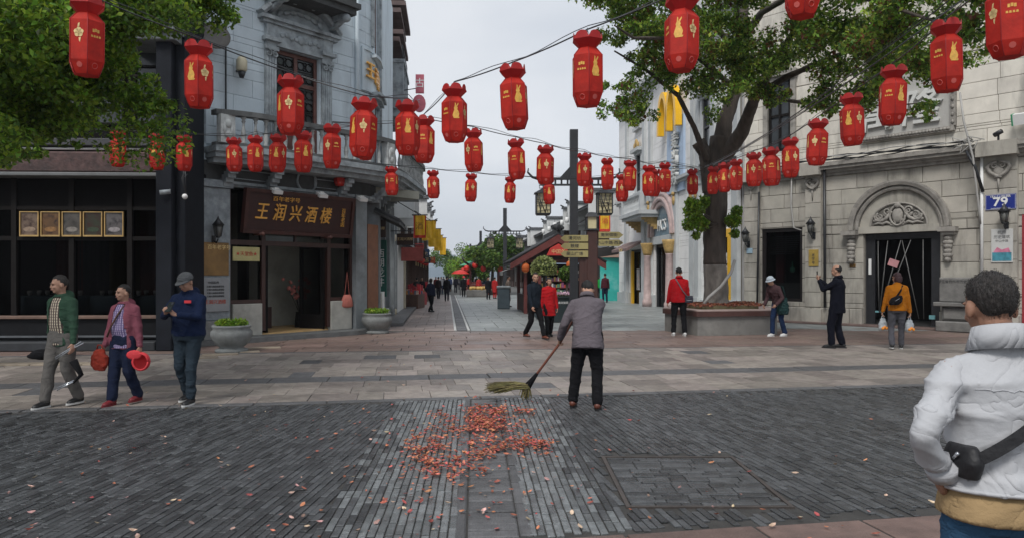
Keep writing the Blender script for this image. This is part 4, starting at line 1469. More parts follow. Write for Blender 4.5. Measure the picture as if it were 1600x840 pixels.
def shophouse(side, X0, Y0, L_, h1, h2, hr, label, wallm=None, gable=True, depth=7, lanterns=False, upper=True, eave=.9, colr=None, open_m=None, seed=0):
    rr = random.Random(seed)
    o, a = street_frame(X0, Y0, side)
    t = thing('shophouse', label, 'building', (o[0], o[1], 0), a)
    wallm = wallm or plaster
    b = MB()
    b.box(0, .3, 0, depth, 0, h2); b.box(L_ - .3, L_, 0, depth, 0, h2); b.box(.3, L_ - .3, .25, depth, h1, h2); b.box(.3, L_ - .3, 2.0, 2.2, 0, h1)
    b.build('wall', wallm, t)
    # stepped fire gables on both ends
    if gable:
        for x0 in (-.02, L_ - .33):
            b = MB()
            for (y0, y1, z1) in ((-eave - .35, depth * .3, h2 + .7), (depth * .3, depth * .7, h2 + 1.5), (depth * .7, depth, h2 + .8)):
                b.box(x0, x0 + .35, y0, y1, h2 - 1.0, z1)
            b.build('fire_gable', plaster, t)
            b = MB()
            for (y0, y1, z1) in ((-eave - .45, depth * .3, h2 + .7), (depth * .3 - .1, depth * .7 + .1, h2 + 1.5), (depth * .7, depth, h2 + .8)):
                b.prism([(x0 - .15, y0, z1), (x0 + .5, y0, z1), (x0 + .175, y0, z1 + .2)], (0, y1 - y0, 0))
                b.tube([(x0 + .175, y0 - .12, z1 + .3), (x0 + .175, y0 + .15, z1 + .18)], .06, 6)
            b.build('gable_coping', tile_m, t)
    # main roof with rows of tiles
    b = MB(); roof(b, .3, L_ - .3, -eave, h2 - .1, depth / 2, hr); roof(b, .3, L_ - .3, depth, h2 - .1, depth / 2, hr)
    o_ = b.build('roof', tile_m, t)
    b = MB(); tile_rows(b, .4, L_ - .4, -eave, h2 - .1, depth / 2, hr); tag(b.build('roof_tiles', tile_m, o_, fix=False), kind='stuff')
    b = MB(); b.box(.3, L_ - .3, depth / 2 - .12, depth / 2 + .12, hr - .02, hr + .25); b.build('ridge', tile_m, o_)
    # lean-to over the ground floor
    b = MB(); roof(b, -.05, L_ + .05, -eave - .2, h1 - .35, .25, h1 + .25, .08); o2 = b.build('pent_roof', tile_m, t)
    b = MB(); tile_rows(b, 0, L_, -eave - .2, h1 - .35, .25, h1 + .25, .28, .05); tag(b.build('roof_tiles', tile_m, o2, fix=False), kind='stuff')
    # timber posts, ground floor openings
    n = max(2, round(L_ / 2.2))
    xs = [i * L_ / n for i in range(n + 1)]
    b = MB()
    for x in xs: b.box(x - .09, x + .09, -.1, .08, 0, h1 - .1)
    b.box(0, L_, -.08, .06, h1 - .5, h1 - .2)
    b.each('timber_post', timber, t)
    for i in range(n):
        gm = open_m[i % len(open_m)] if open_m else [inner_d, M('warm_shop_inside', (.25, .1, .05), .8, .6, 3, 0, col2=(.4, .3, .2)), M('red_goods', (.4, .04, .04), .7, .6, 5, 0, col2=(.2, .12, .1))][rr.randrange(3)]
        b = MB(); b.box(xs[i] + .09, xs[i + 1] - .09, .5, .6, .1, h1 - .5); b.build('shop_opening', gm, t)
        b = MB(); b.box(xs[i] + .09, xs[i + 1] - .09, -.02, .4, .1, .75); b.build('counter', timber, t)
    if upper:
        for i in range(n):
            w = thing('window', None, None); w.parent = t
            x0, x1 = xs[i] + .3, xs[i + 1] - .3
            z0, z1 = h1 + .7, h2 - .45
            b = MB()
            for q in range(5):
                xx = x0 + (x1 - x0) * q / 4
                b.box(xx - .03, xx + .03, .12, .2, z0, z1)
            b.box(x0, x1, .1, .22, z1, z1 + .07); b.box(x0, x1, .1, .22, z0 - .07, z0)
            b.build('window_frame', timber, w)
            b = MB(); b.box(x0, x1, .22, .235, z0, z1); b.build('pane', M('dull_window_glass'), w)
    return t

def X_left(Y): return -4.45 - .088 * (Y - 24)

def X_right(Y): return 6.75 - .088 * (Y - 48)

# the white walled house just past the restaurant
y0 = 30.6
shophouse(-1, X_left(30.6), 30.6, 5.6, 3.1, 5.0, 6.4, 'white walled shop with the red gable edge beyond the restaurant corner', gable=True, seed=1, eave=.6)
b_l = [('low shop hung with yellow banners beyond the white wall', 6.5, 3.0, 4.7, 6.3), ('dark timber shop with red goods further along the left side', 8, 3.1, 5.4, 7.2), ('two storey tiled shop half way down the left side', 9, 3.2, 5.8, 7.8),
       ('pale shop near the far end of the left side', 12, 3.2, 6.0, 8.0), ('last distant shop on the left side', 16, 3.3, 6.2, 8.4)]
y = 36.4
for i, (lb, L_, h1, h2, hr) in enumerate(b_l):
    shophouse(-1, X_left(y), y, L_, h1, h2, hr, lb, gable=(i != 0), seed=10 + i, eave=.8)
    y += L_ + .2
# cream pilasters and pipe in front of the white wall
t = thing('white_wall', 'bare white rendered wall between the beige pilaster and the banner shop', 'wall', (X_left(30.0) + .05, 30.0, 0), math.atan2(ydir.y, ydir.x))
b = MB(); b.box(-.1, 4.3, -.25, .1, 0.0, 3.1); b.build('wall_face', white_p, t)
b = MB(); b.box(4.3, 4.5, -.35, .1, 0, 3.2); b.build('wall_edge', M('cream_render', (.5, .44, .33), .8, .1, 4, .2), t)
t = thing('beige_pilaster', 'beige fluted pilaster left of the white wall', 'pillar', (X_left(29) + .15, 28.9, 0), 0)
b = MB(); b.lathe([(.22, 0), (.22, .3), (.14, .34), (.13, 2.9), (.2, 3.0), (.2, 3.2)], 12); b.build('shaft', M('cream_render'), t)
# kerb strip on the left side of the street
b = MB(); b.prism([(X_left(24) + .1, 23.2, 0), (X_left(24) + .95, 23.6, 0), (X_left(30) + .85, 30, 0), (X_left(60) + .7, 60, 0), (X_left(60), 60, 0)], (0, 0, .1))
tag(b.build('kerb_pavement', slab_d), kind='structure')

# balcony block, railings and pink signs on the next building upstairs
t = thing('upper_corner_block', 'dark red corniced upper building with a small pierced balcony behind the blue wall', 'building', (X_left(31.2), 31.2, 0), math.atan2(ydir.y, ydir.x))
b = MB(); b.box(-.4, 3.5, .35, 5, 5.0, 15); b.build('wall', M('dark_red_render', (.2, .06, .05), .8, .3, 2, .3), t)
b = MB()
for k, (z_, o_) in enumerate(((11.4, .3), (11.7, .45), (12.6, .35), (12.9, .55), (13.6, .4))): b.box(-.5, 3.5, -.05 - o_, .35, z_, z_ + .18)
b.build('cornice', M('brown_weathered_cornice', (.12, .085, .08), .8, .3, 3, .4), t)
b = MB(); b.box(-.4, 3.4, -.5, .35, 8.6, 9.0); b.box(-.3, 3.2, -.7, .35, 8.3, 8.6); b.box(-.35, 3.4, -.55, .35, 10.55, 10.7)
for q in (-.3, .75, 1.8, 3.0): b.box(q, q + .25, -.5, .3, 9.0, 10.55)
b.build('balcony_block', blue_t, t)
b = MB()
for q in (0.2, 1.3, 2.3):
    for e in (-1, 1):
        b.tube([(q + .28 - .2 * e, -.4, 9.05), (q + .28 + .2 * e, -.4, 10.5)], .05, 6)
b.build('pierced_panel', blue_t, t)
b = MB()
for z_ in (10.95, 11.3): b.tube([(-.3, -.45, z_), (3.2, -.45, z_)], .025, 5)
for q in (-.3, .5, 1.4, 2.3, 3.2): b.tube([(q, -.45, 10.7), (q, -.45, 11.3)], .025, 5)
b.build('railing', black_m, t)
Zs = 30.5
pink = M('faded_pink_sign', (.5, .12, .16), .5, .2, 4, .05)
t = thing('square_sign', 'faded pink square sign jutting out beside the small upstairs balcony', 'sign', ((656 - 800) / F * Zs, Zs, 0))
z0, z1 = H + (430 - 146) / F * Zs, H + (430 - 117) / F * Zs
b = MB(); b.bbox(-.17, .17, -.06, .06, z0, z1, .01); b.build('board', pink, t); text('古', .42, white_p, t, (0, -.066, (z0 + z1) / 2), .01)
b = MB(); b.tube([(-.17, 0, z0 + .2), (-.7, .3, z0 + .2)], .02, 5); b.build('arm', black_m, t)
t = thing('round_sign', 'faded pink round sign below the square pink sign', 'sign', ((655 - 800) / F * Zs, Zs, 0))
zc = H + (430 - 162) / F * Zs
b = MB(); b.prism([(.27 * math.cos(a * .3927), -.06, zc + .36 * math.sin(a * .3927)) for a in range(16)], (0, .12, 0)); b.build('board', pink, t)
b = MB(); b.tube([(-.2, 0, zc), (-.7, .3, zc)], .02, 5); b.build('arm', black_m, t)

# yellow banners with red borders
yb = M('yellow_satin', (.85, .5, .03), .55, .12, 4, .15, trans=.2)
rb_ = M('red_banner_border', (.6, .05, .03), .6, .15, 4, .1, trans=.2)
blist = [(656, 337, 372, 20, 25.5, 1), (673, 345, 372, 16, 34, 0), (668, 352, 376, 18, 37, 0), (679, 358, 386, 20, 40, 0), (685, 368, 392, 14, 45, 0), (692, 372, 398, 10, 52, 0), (945, 330, 362, 17, 46, 1), (899, 353, 372, 6, 34, 1)]
bl = ['nearest yellow banner with a red border on the left side', 'narrow yellow banner just behind the red bordered one', 'wide yellow banner below the roof edge on the left', 'yellow banner low over the left shops', 'small yellow banner beside the far left shops',
      'farthest tiny yellow banner on the left side', 'red edged yellow banner above the right direction boards', 'thin striped banner beside the black pole']
for i, (px, y0_, y1_, w, Z, brd) in enumerate(blist):
    t = thing('banner', bl[i], 'banner', ((px - 800) / F * Z, Z, 0), R.uniform(-.2, .2), 'yellow street banners')
    W_ = w / F * Z
    za, zb = H + (430 - y1_) / F * Z, H + (430 - y0_) / F * Z
    b = MB(); n, m = 10, 8
    def wv(i_, j_): return .05 * math.sin(i_ * 1.1 + j_ * .35) * (1 - j_ / m * .6) + .03 * math.sin(i_ * 2.3)
    i0 = 1 if brd else 0
    vs = [(-W_ / 2 + W_ * i_ / n, wv(i_, j_), za + (zb - za) * j_ / m) for i_ in range(n + 1) for j_ in range(m + 1)]
    ff, fb = [], []
    for i_ in range(n):
        for j_ in range(m):
            f = (i_ * (m + 1) + j_, (i_ + 1) * (m + 1) + j_, (i_ + 1) * (m + 1) + j_ + 1, i_ * (m + 1) + j_ + 1)
            (fb if brd and (i_ in (0, n - 1) or j_ == 0) else ff).append(f)
    b.add(vs, ff, True); b.build('cloth', yb, t, fix=False)
    if fb:
        b = MB(); b.add(vs, fb, True); b.build('border', rb_, t, fix=False)
        text('酒', W_ * .6, rb_ if i else M('brown_ink', (.3, .12, .02)), t, (0, -.09, (za + zb) / 2), .005)
    b = MB(); b.tube([(-W_ / 2 - .05, 0, zb + .02), (W_ / 2 + .05, 0, zb + .02)], .02, 6); b.tube([(0, 0, zb + .02), ((-1 if px < 800 else 1) * .8, .2, zb + .5)], .015, 5); b.build('pole', wood_b, t)

# small signs, goods stands and lanterns along the left side of the street
for i, (Z, zb, w, hh, colr, lab, ch) in enumerate(((39.5, 2.5, .7, .45, (.04, .018, .012), 'small brown shop sign under the yellow banners', '茶'), (43.5, 2.6, .5, .9, (.3, .03, .03), 'tall red shop sign beyond the yellow banners', '丝绸'), (47.5, 2.4, .8, .4, (.03, .03, .035), 'black shop sign half way up the left side', '老店'),
                                                  (53, 2.6, .6, .9, (.04, .09, .2), 'blue shop sign far up the left side', '药'), (60, 2.6, .9, .5, (.5, .1, .04), 'orange red shop sign near the far left end', '特产'))):
    x = X_left(Z) + w / 2 + .45
    t = thing('shop_sign', lab, 'sign', (x, Z, 0), 0, 'small signs jutting over the left pavement')
    b = MB(); b.bbox(-w / 2, w / 2, -.05, .05, zb, zb + hh, .01); b.build('board', M('left_sign_%d' % i, colr, .5, .15, 4, .05), t)
    text(ch, hh * .5 if len(ch) == 1 else min(hh * .8, w * .42), gold_l, t, (0, -.056, zb + hh / 2), .01, 'lettering', vertical=(hh > w), gap=.95)
    b = MB(); b.tube([(-w / 2 - .45, 0, zb + hh + .06), (w / 2, 0, zb + hh + .06)], .02, 5); b.build('arm', black_m, t)
gds = [M('street_goods_%d' % i, c_, .6, .4, 8, .1, isl=.3) for i, c_ in enumerate(((.5, .04, .05), (.6, .45, .35), (.5, .22, .05), (.15, .2, .3)))]
for i, (Z, lab) in enumerate(((36.9, 'stand of pink and red goods just past the white wall'), (41, 'goods table with a red cloth under the banners'), (46, 'goods table with mixed boxes half way up the left side'), (52, 'goods table far up the left side'))):
    x = X_left(Z) + .55
    t = thing('goods_stand', lab, 'stand', (x, Z, 0), -.088, 'goods stands along the left shops')
    b = MB(); b.bbox(-.5, .5, -.8, .8, 0, .7, .02); b.build('table', gds[0] if i % 2 else timber, t)
    for q in range(4):
        b = MB()
        for k in range(14):
            xx, yy = R.uniform(-.42, .38), R.uniform(-.72, .68); h_ = R.uniform(.08, .5 if q == 0 else .25)
            b.box(xx, xx + R.uniform(.07, .15), yy, yy + R.uniform(.07, .15), .7, .7 + h_)
        tag(b.build('goods', gds[q], t), kind='stuff')
for i, Z in enumerate((37.5, 40.2, 44.5, 49, 55)):
    t = thing('round_lantern', ['red round lantern under the eave past the white wall', 'red round lantern behind the first banners', 'red round lantern over the left goods tables', 'small red round lantern farther along the left eaves', 'tiny red round lantern at the far left eaves'][i], 'lantern', (X_left(Z) + .75, Z, 2.55), 0)
    b = MB(); b.lathe([(.08, -.22), (.2, -.14), (.24, 0), (.2, .14), (.08, .22)], 12); b.build('shade', M('red_round_shade', (.6, .03, .02), .6, .1, 5, 0), t)
    b = MB(); b.tube([(0, 0, .2), (0, 0, .5)], .01, 4); b.tube([(0, 0, -.22), (0, 0, -.45)], .02, 5); b.build('cord', gold_l, t)
# ============================================================ stone building on the right (number 79)
stone = M('grey_ashlar_stone', (.40, .375, .325), .8, .12, 2.5, .25, 40, isl=.1, hue=.004, stain=(.12, .112, .1), stainamt=.85, stainscale=1.6, streak=1)
stone_u = M('pale_ashlar_stone', (.66, .62, .545), .8, .1, 2.5, .25, 40, isl=.08, hue=.004, stain=(.2, .19, .17), stainamt=.75, stainscale=1.5, streak=1)
stone_t = M('carved_grey_stone', (.3, .28, .25), .8, .2, 5, .4, 40, stain=(.07, .065, .06), stainamt=.8, stainscale=3)
joint_m = M('stone_joint', (.2, .185, .16), .9, .2, 5, .2)
SB = Fac('stone_building', 'grey ashlar corner building with an arched carved tympanum over its dark doorway', 'building', (8.5, 27.1), (.653, -.757))
r = SB.root
uL = SB.at(1163)
uR = SB.at(1600) + 3.2
zc0, zc1 = 4.93, 5.36       # cornice
# openings: (u0,u1,z0,z1)
dU0, dU1 = SB.at(1350), SB.at(1468)
dZ1 = SB.z(1410, 363)
wU0, wU1 = SB.at(1190), SB.at(1253)
wZ0, wZ1 = SB.z(1220, 470), SB.z(1220, 357)
rU0 = SB.at(1597)
aC = (SB.at(1331) + SB.at(1484)) / 2
aR = (SB.at(1484) - SB.at(1331)) / 2 - .12
aZ = dZ1 + .12
0 and print('ARCH', aC, (dU0 + dU1) / 2, aR, aZ, SB.z(1405, 283))
0 and print('DOOR', dU0, dU1, dZ1, 'WIN', wU0, wU1, wZ0, wZ1, 'aR', aR, 'arch top', SB.z(1405, 290), 'uL,uR', uL, uR)
holes = [(dU0 - .02, dU1 + .02, 0, dZ1 + .01), (wU0, wU1, wZ0, wZ1), (rU0, rU0 + 2.6, 0, 3.3)]
b = MB()
# backing wall in strips around the openings
segs = [(uL, wU0, 0, zc0), (wU0, wU1, 0, wZ0), (wU0, wU1, wZ1, zc0), (wU1, dU0, 0, zc0), (dU0, dU1, dZ1, zc0), (dU1, rU0, 0, zc0), (rU0, rU0 + 2.6, 3.3, zc0), (rU0 + 2.6, uR, 0, zc0), (uL, uR, zc0, 12)]
for s_ in segs: b.box(s_[0], s_[1], .05, .6, s_[2], s_[3])
b.box(uL - .3, uL, .05, 9, 0, 12)
b.build('wall_core', joint_m, r)
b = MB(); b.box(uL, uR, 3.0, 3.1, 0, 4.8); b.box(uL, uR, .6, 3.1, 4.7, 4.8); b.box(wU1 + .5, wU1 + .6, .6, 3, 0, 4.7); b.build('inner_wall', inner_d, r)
b = MB(); b.box(uL, uR, .02, 3.1, .0, .08); b.build('floor', M('dark_stone_floor', (.05, .05, .05), .4, .2, 4, .1), r)
# lower blocks: cut away the arch
archbox = (aC - aR - .12, aC + aR + .12, dZ1 - .02, dZ1 + .2)
bl1 = courses(STRAIGHT, uL, uR, .55, zc0, 1.02, .5, holes, joint=.014, jitter=.06)

def arch_clip(u0, u1, z0, z1):
    """rectangle minus the arch disc, as a polygon"""
    rr = aR + .02
    def inside(x, z): return z > dZ1 - .01 and math.hypot(x - aC, z - aZ) < rr or (abs(x - aC) < rr and dZ1 - .01 < z <= aZ)
    cs = [(u0, z0), (u1, z0), (u1, z1), (u0, z1)]
    ins = [inside(*c_) for c_ in cs]
    if all(ins): return None
    n = 24
    per = []
    for i in range(4):
        a, c_ = cs[i], cs[(i + 1) % 4]
        for k in range(n):
            t_ = k / n
            per.append((a[0] + (c_[0] - a[0]) * t_, a[1] + (c_[1] - a[1]) * t_))
    fl = [inside(*p) for p in per]
    if not any(fl): return cs
    out = []
    N_ = len(per)
    # start at an outside point following an inside one
    st_ = next(i for i in range(N_) if not fl[i] and fl[i - 1])
    i = st_
    seq = []
    while True:
        if not fl[i % N_]: seq.append(per[i % N_])
        else: break
        i += 1
        if i - st_ >= N_: break
    if len(seq) < 3: return None
    a0 = math.atan2(seq[-1][1] - aZ, seq[-1][0] - aC)
    a1 = math.atan2(seq[0][1] - aZ, seq[0][0] - aC)
    arc_ = []
    if a1 - a0 > math.pi: a0 += 2 * math.pi
    if a0 - a1 > math.pi: a1 += 2 * math.pi
    for k in range(1, 8):
        a_ = a0 + (a1 - a0) * k / 8
        arc_.append((aC + rr * math.cos(a_), max(aZ + rr * math.sin(a_), dZ1)))
    keep = [seq[0]] + [q for j, q in enumerate(seq[1:-1], 1) if q in cs or j % 6 == 0] + [seq[-1]]
    return keep + arc_

for (u0, u1, z0, z1) in bl1:
    m = MB()
    near = u1 > aC - aR - .1 and u0 < aC + aR + .1 and z1 > dZ1
    if near:
        pg = arch_clip(u0, u1, z0, z1)
        if pg is None: continue
        if len(pg) == 4: pblock(m, STRAIGHT, u0, u1, z0, z1, .01, .06)
        else: m.prism([(x, .0, z) for x, z in pg], (0, .055, 0))
    else:
        pblock(m, STRAIGHT, u0, u1, z0, z1, .01, .06)
    m.build('stone_block', stone, r)
for (u0, u1, z0, z1) in courses(STRAIGHT, uL, uR, .0, .55, 1.3, .55, holes, joint=.014):
    m = MB(); pblock(m, STRAIGHT, u0, u1, z0, z1, .02, .2, out=.12); m.build('plinth_block', stone, r)
sgU0, sgU1 = SB.at(1352), SB.at(1487)
sZ0, sZ1 = SB.z(1420, 207), SB.z(1420, 105)
upw = [(SB.at(1203), SB.at(1236), 6.0, 9.0)]
for (u0, u1, z0, z1) in courses(STRAIGHT, uL, uR, zc1 + .02, 11.8, 1.1, .46, [(sgU0 - .1, sgU1 + .1, sZ0 - .1, sZ1 + .1), (SB.at(1200), SB.at(1238), 6.0, 8.6)], joint=.012, jitter=.05):
    m = MB(); pblock(m, STRAIGHT, u0, u1, z0, z1, .008, .06, out=.0); m.build('stone_block', stone_u, r)
# upper window
w = thing('window', None, None); w.parent = r
x0, x1 = SB.at(1202), SB.at(1236)
b = MB(); b.box(x0, x1, .02, .045, 6.0, 8.6); b.build('pane', M('dull_window_glass'), w)
b = MB()
for q in (x0, (x0 + x1) / 2 - .04, x1 - .08): b.box(q, q + .08, -.03, .02, 6.1, 8.5)
for q in (6.0, 7.2, 7.9, 8.5): b.box(x0, x1, -.02, .018, q, q + .09)
b.build('window_frame', wood_b, w)
b = MB(); b.box(x0 - .3, x1 + .3, -.25, -.0, 8.6, 8.75); b.box(x0 - .2, x1 + .2, -.15, -.0, 8.45, 8.6); b.box(x0 - .2, x0 - .02, -.1, .0, 6, 8.45); b.box(x1 + .02, x1 + .2, -.1, .0, 6, 8.45)
b.build('window_surround', stone_t, w)
# cornice
b = MB()
for (a, c_, o_) in ((zc0, zc0 + .1, .08), (zc0 + .1, zc0 + .2, .16), (zc0 + .2, zc0 + .3, .3), (zc0 + .3, zc1, .36)):
    b.box(uL - .1, uR, -o_, .06, a, c_)
b.build('cornice', stone_t, r)
# pilasters with heart shaped capitals
for i, (pa, pb) in enumerate(((1163, 1186), (1258, 1283), (1533, 1590))):
    u0, u1 = SB.at(pa, None, .1), SB.at(pb, None, .1)
    b = MB()
    b.box(u0, u1, -.1, -.001, .56, zc0 - .01)
    b.box(u0 - .06, u1 + .06, -.24, -.125, .0, .5)
    b.box(u0 - .06, u1 + .06, -.42, .06, zc0 + .05, zc1 + .03)
    b.build('pilaster', stone if i else stone, r)
    zz = .56
    while zz < zc0 - .3:
        m = MB(); pblock(m, STRAIGHT, u0 + .006, u1 - .006, zz + .006, zz + .49, .01, .03, out=.125); m.build('pilaster_block', stone, r)
        zz += .5
    hc, hz = (u0 + u1) / 2, SB.z((pa + pb) / 2, (290, 289, 266)[i])
    b = MB()
    hs = .2 if i < 2 else .26
    for s2 in (-1, 1):
        pts = []
        for k in range(13):
            t_ = k / 12
            a_ = math.pi * (1.15 * t_)
            pts.append((hc + s2 * hs * (.95 * math.sin(a_) + .1), -.17, hz + hs * (.55 * math.cos(a_) + .3 - .9 * max(0, t_ - .55) * 1.6)))
        b.tube(pts, [.035 + .02 * math.sin(k / 12 * 3.1) for k in range(13)], 7)
        spiral(b, hc + s2 * hs * .35, hz + hs * .45, hs * .33, 1.2, .17, .03, -s2, math.pi / 2)
    b.ell((hc, -.15, hz - .05), (hs * .55, .04, hs * .6), 10, 8)
    b.tube([(hc, -.15, hz - hs), (hc, -.15, hz - hs - .35)], [.035, .015], 6)
    b.build('heart_carving', stone_t, r)
# arch: mouldings, imposts, tympanum
b = MB()
def arc_path(rr, n=28, z=aZ, zlow=None): return [(aC - rr * math.cos(math.pi * i / n), z + rr * math.sin(math.pi * i / n)) for i in range(n + 1)]
b.sweep(arc_path(aR - .06), [(.0, -.06), (.1, -.06), (.13, .0), (.1, .06), (0, .06)])
b.sweep(arc_path(aR + .1), [(.0, -.08), (.18, -.08), (.22, .02), (.22, .08), (0, .08)])
b.build('arch_moulding', stone_t, r)
b = MB(); b.prism([(aC + (aR - .13) * math.cos(math.pi * i / 24), .0, aZ + (aR - .13) * math.sin(math.pi * i / 24)) for i in range(25)], (0, .05, 0)); b.build('arch_band', stone, r)
b = MB()
b.box(aC - aR + .1, aC + aR - .1, -.06, .05, dZ1, dZ1 + .22)
b.build('door_lintel', stone, r)
ti = aR - .52
b = MB(); b.prism([(aC + ti * math.cos(math.pi * i / 24), -.02, aZ + .1 + ti * .82 * math.sin(math.pi * i / 24)) for i in range(25)], (0, .04, 0)); b.build('tympanum', M('tympanum_stone', (.13, .12, .105), .85, .2, 5, .4, 40), r)
b = MB()
b.sweep([(aC - (ti + .03) * math.cos(math.pi * i / 24), aZ + .1 + (ti * .82 + .03) * math.sin(math.pi * i / 24)) for i in range(25)], [(.0, -.03), (.05, -.03), (.07, .0), (.05, .03), (0, .03)])
b.ell((aC, -.06, aZ + .1 + ti * .38), (.17, .07, .24), 14, 10)
b.tube([(aC + .23 * math.cos(a * .3927), -.08, aZ + .1 + ti * .38 + .31 * math.sin(a * .3927)) for a in range(17)], .035, 6)
b.ell((aC, -.09, aZ + .1 + ti * .76), (.11, .06, .08), 10, 8)
for s2 in (-1, 1):
    pts = [(.28, .62), (.42, .38), (.62, .26), (.82, .32), (.86, .5), (.72, .56)]
    b.tube([(aC + s2 * x * ti, -.06, aZ + .08 + z * ti * .8) for x, z in pts], [.05, .06, .055, .05, .04, .03], 7)
    b.tube([(aC + s2 * x * ti, -.06, aZ + .08 + z * ti * .8) for x, z in [(.25, .1), (.4, .2), (.55, .12), (.7, .18), (.92, .1)]], [.035, .05, .05, .045, .02], 7)
    spiral(b, aC + s2 * .38 * ti, aZ + .12 + .66 * ti * .8, .13, 1.4, .07, .035, s2, 0)
    spiral(b, aC + s2 * .66 * ti, aZ + .12 + .42 * ti * .8, .12, 1.4, .07, .035, -s2, 2)
    spiral(b, aC + s2 * .2 * ti, aZ + .1 + .12 * ti * .8, .1, 1.3, .07, .03, s2, 1)
    for q in range(4):
        b.ell((aC + s2 * (.3 + .17 * q) * ti, -.05, aZ + .14 + (.45 - .1 * q) * ti), (.06, .04, .1), 7, 6, Matrix.Rotation(s2 * (.5 + .3 * q), 3, 'Y'))
b.build('relief_carving', stone_t, r)
for s2 in (-1, 1):
    xx = aC + s2 * (aR + .12)
    b = MB()
    b.box(xx - .24, xx + .24, -.3, .0, aZ - .16, aZ - .02); b.box(xx - .18, xx + .18, -.22, .0, aZ - .26, aZ - .16)
    for (q, rr_) in ((.35, .13), (.48, .15), (.6, .13), (.74, .12), (.86, .15), (.98, .09)):
        b.ell((xx - s2 * .02, -.1, aZ - q), (rr_, .09, .09), 10, 8)
    b.build('scroll_corbel', stone_t, r)
# doorway: dark frames, folded plastic curtains
dr_ = thing('doorway', None, None); dr_.parent = r
b = MB()
b.box(dU0, dU0 + .28, .15, .25, .08, dZ1); b.box(dU1 - .28, dU1, .15, .25, .08, dZ1); b.box(dU0 + .28, dU1 - .28, .16, .24, dZ1 - .2, dZ1)
b.build('door_frame', black_m, dr_)
film = M('clear_plastic_strip', (.11, .11, .105), .35, .2, 8, .2)
b = MB()
cu_ = [(dU0 + .45, dU0 + .5, .0), (dU0 + 1.15, dU0 + .55, .03), (dU0 + 1.45, dU0 + .6, .05), (dU1 - 1.05, dU1 - .55, .02), (dU1 - .45, dU1 - .42, .0), (dU0 + .75, dU0 + .52, .01)]
for (xa, xb, o_) in cu_:
    b.tube([(xa, -.02 - o_, dZ1 - .25), (xa * .5 + xb * .5, -.06 - o_, dZ1 - 1.4), (xb, -.05 - o_, .45 if xb < aC else .3)], [.012, .018, .01], 5)
b.build('plastic_curtain_edge', film, dr_)
b = MB(); b.rbox((dU0 + .95, -.1, 2.0), (.3, .03, .22), Matrix.Rotation(.35, 3, 'Y')); b.build('pink_notice', M('pink_paper', (.5, .24, .25), .7, .15, 5, .1), dr_)
b = MB(); b.box(dU0 + .1, dU0 + .18, .1, .14, 1.65, 2.15); b.build('white_light_strip', white_p, dr_)
b = MB(); b.box(dU1 - .32, dU1 - .16, .08, .14, .3, .42); b.box(dU0 + .35, dU0 + .6, .0, .1, .45, .5); b.each('curtain_weight', M('teal_plastic', (.15, .35, .38), .5, .1, 5, .05), dr_)
# shop window with slatted blind
sw = thing('window', None, None); sw.parent = r
b = MB()
for q in ((wU0, wU0 + .14, wZ0, wZ1), (wU1 - .1, wU1, wZ0, wZ1), (wU0 + .14, wU1 - .1, wZ1 - .12, wZ1), (wU0 + .14, wU1 - .1, wZ0, wZ0 + .1)): b.box(q[0], q[1], .06, .16, q[2], q[3])
b.build('window_frame', M('black_window_frame', (.015, .012, .012), .35, .2, 5, .05), sw)
b = MB(); b.box(wU0 + .14, wU1 - .1, .1, .11, wZ0 + .1, wZ1 - .12); b.build('pane', glass_d, sw)
b = MB(); b.box(wU0 + .14, wU1 - .1, .2, .24, wZ0 + .1, wZ0 + .65); b.build('frosted_strip', M('frosted_grey', (.12, .13, .13), .5, .1, 5, .05), sw)
for k in range(9):
    b = MB(); b.box(wU0 + .2, wU1 - .15 - k * .03, .2, .25, wZ1 - .3 - k * .075, wZ1 - .27 - k * .075); b.build('blind_slat', M('dull_steel'), sw)
b = MB(); b.lathe([(.02, .3), (.02, .1), (.08, .06), (.09, -.04), (.04, -.1)][::-1], 10, ((wU0 + wU1) / 2 + .2, .4, wZ0 + 1.1)); b.build('green_ornament', M('jade_green', (.08, .3, .2), .5, .2, 5, .05), sw)
b = MB(); b.box(wU0 + .3, wU0 + .6, .45, .5, wZ0 + .6, wZ1 - .1); b.build('curtain', M('dark_red_curtain', (.1, .015, .02), .8, .3, 3, .1), sw)
# right edge shopfront
b = MB(); b.box(rU0, rU0 + .12, .0, .15, 0, 3.3); b.box(rU0 + .12, rU0 + .2, .05, .12, 0, 3.3); b.build('red_door_frame', M('red_painted_frame', (.3, .03, .04), .4, .1, 5, .05), r)
b = MB(); b.box(rU0 + .2, rU0 + 2.6, .1, .12, 0, 3.3); b.build('shop_glass', glass_d, r)
# carved name panel
b = MB()
b.box(sgU0, sgU1, -.04, .05, sZ0, sZ1); b.build('name_panel', M('name_panel_stone', (.42, .41, .385), .8, .08, 3, .2), r)
b = MB()
for q in ((sgU0 - .1, sgU1 + .1, sZ0 - .14, sZ0), (sgU0 - .1, sgU1 + .1, sZ1, sZ1 + .12), (sgU1, sgU1 + .14, sZ0, sZ1), (sgU0 - .14, sgU0, sZ0, sZ1)): b.box(q[0], q[1], -.14, .0, q[2], q[3])
n_ = 26
for k in range(n_):
    b.ell((sgU0 + (k + .5) * (sgU1 - sgU0) / n_, -.15, sZ0 - .07), (.06, .03, .045), 7, 5)
for k in range(9):
    b.ell((sgU1 + .07, -.15, sZ0 + (k + .5) * (sZ1 - sZ0) / 9), (.045, .03, .06), 7, 5)
b.build('panel_frame', stone_t, r)
white_s = M('pale_stone_letters', (.6, .6, .57), .75, .1, 5, .1)
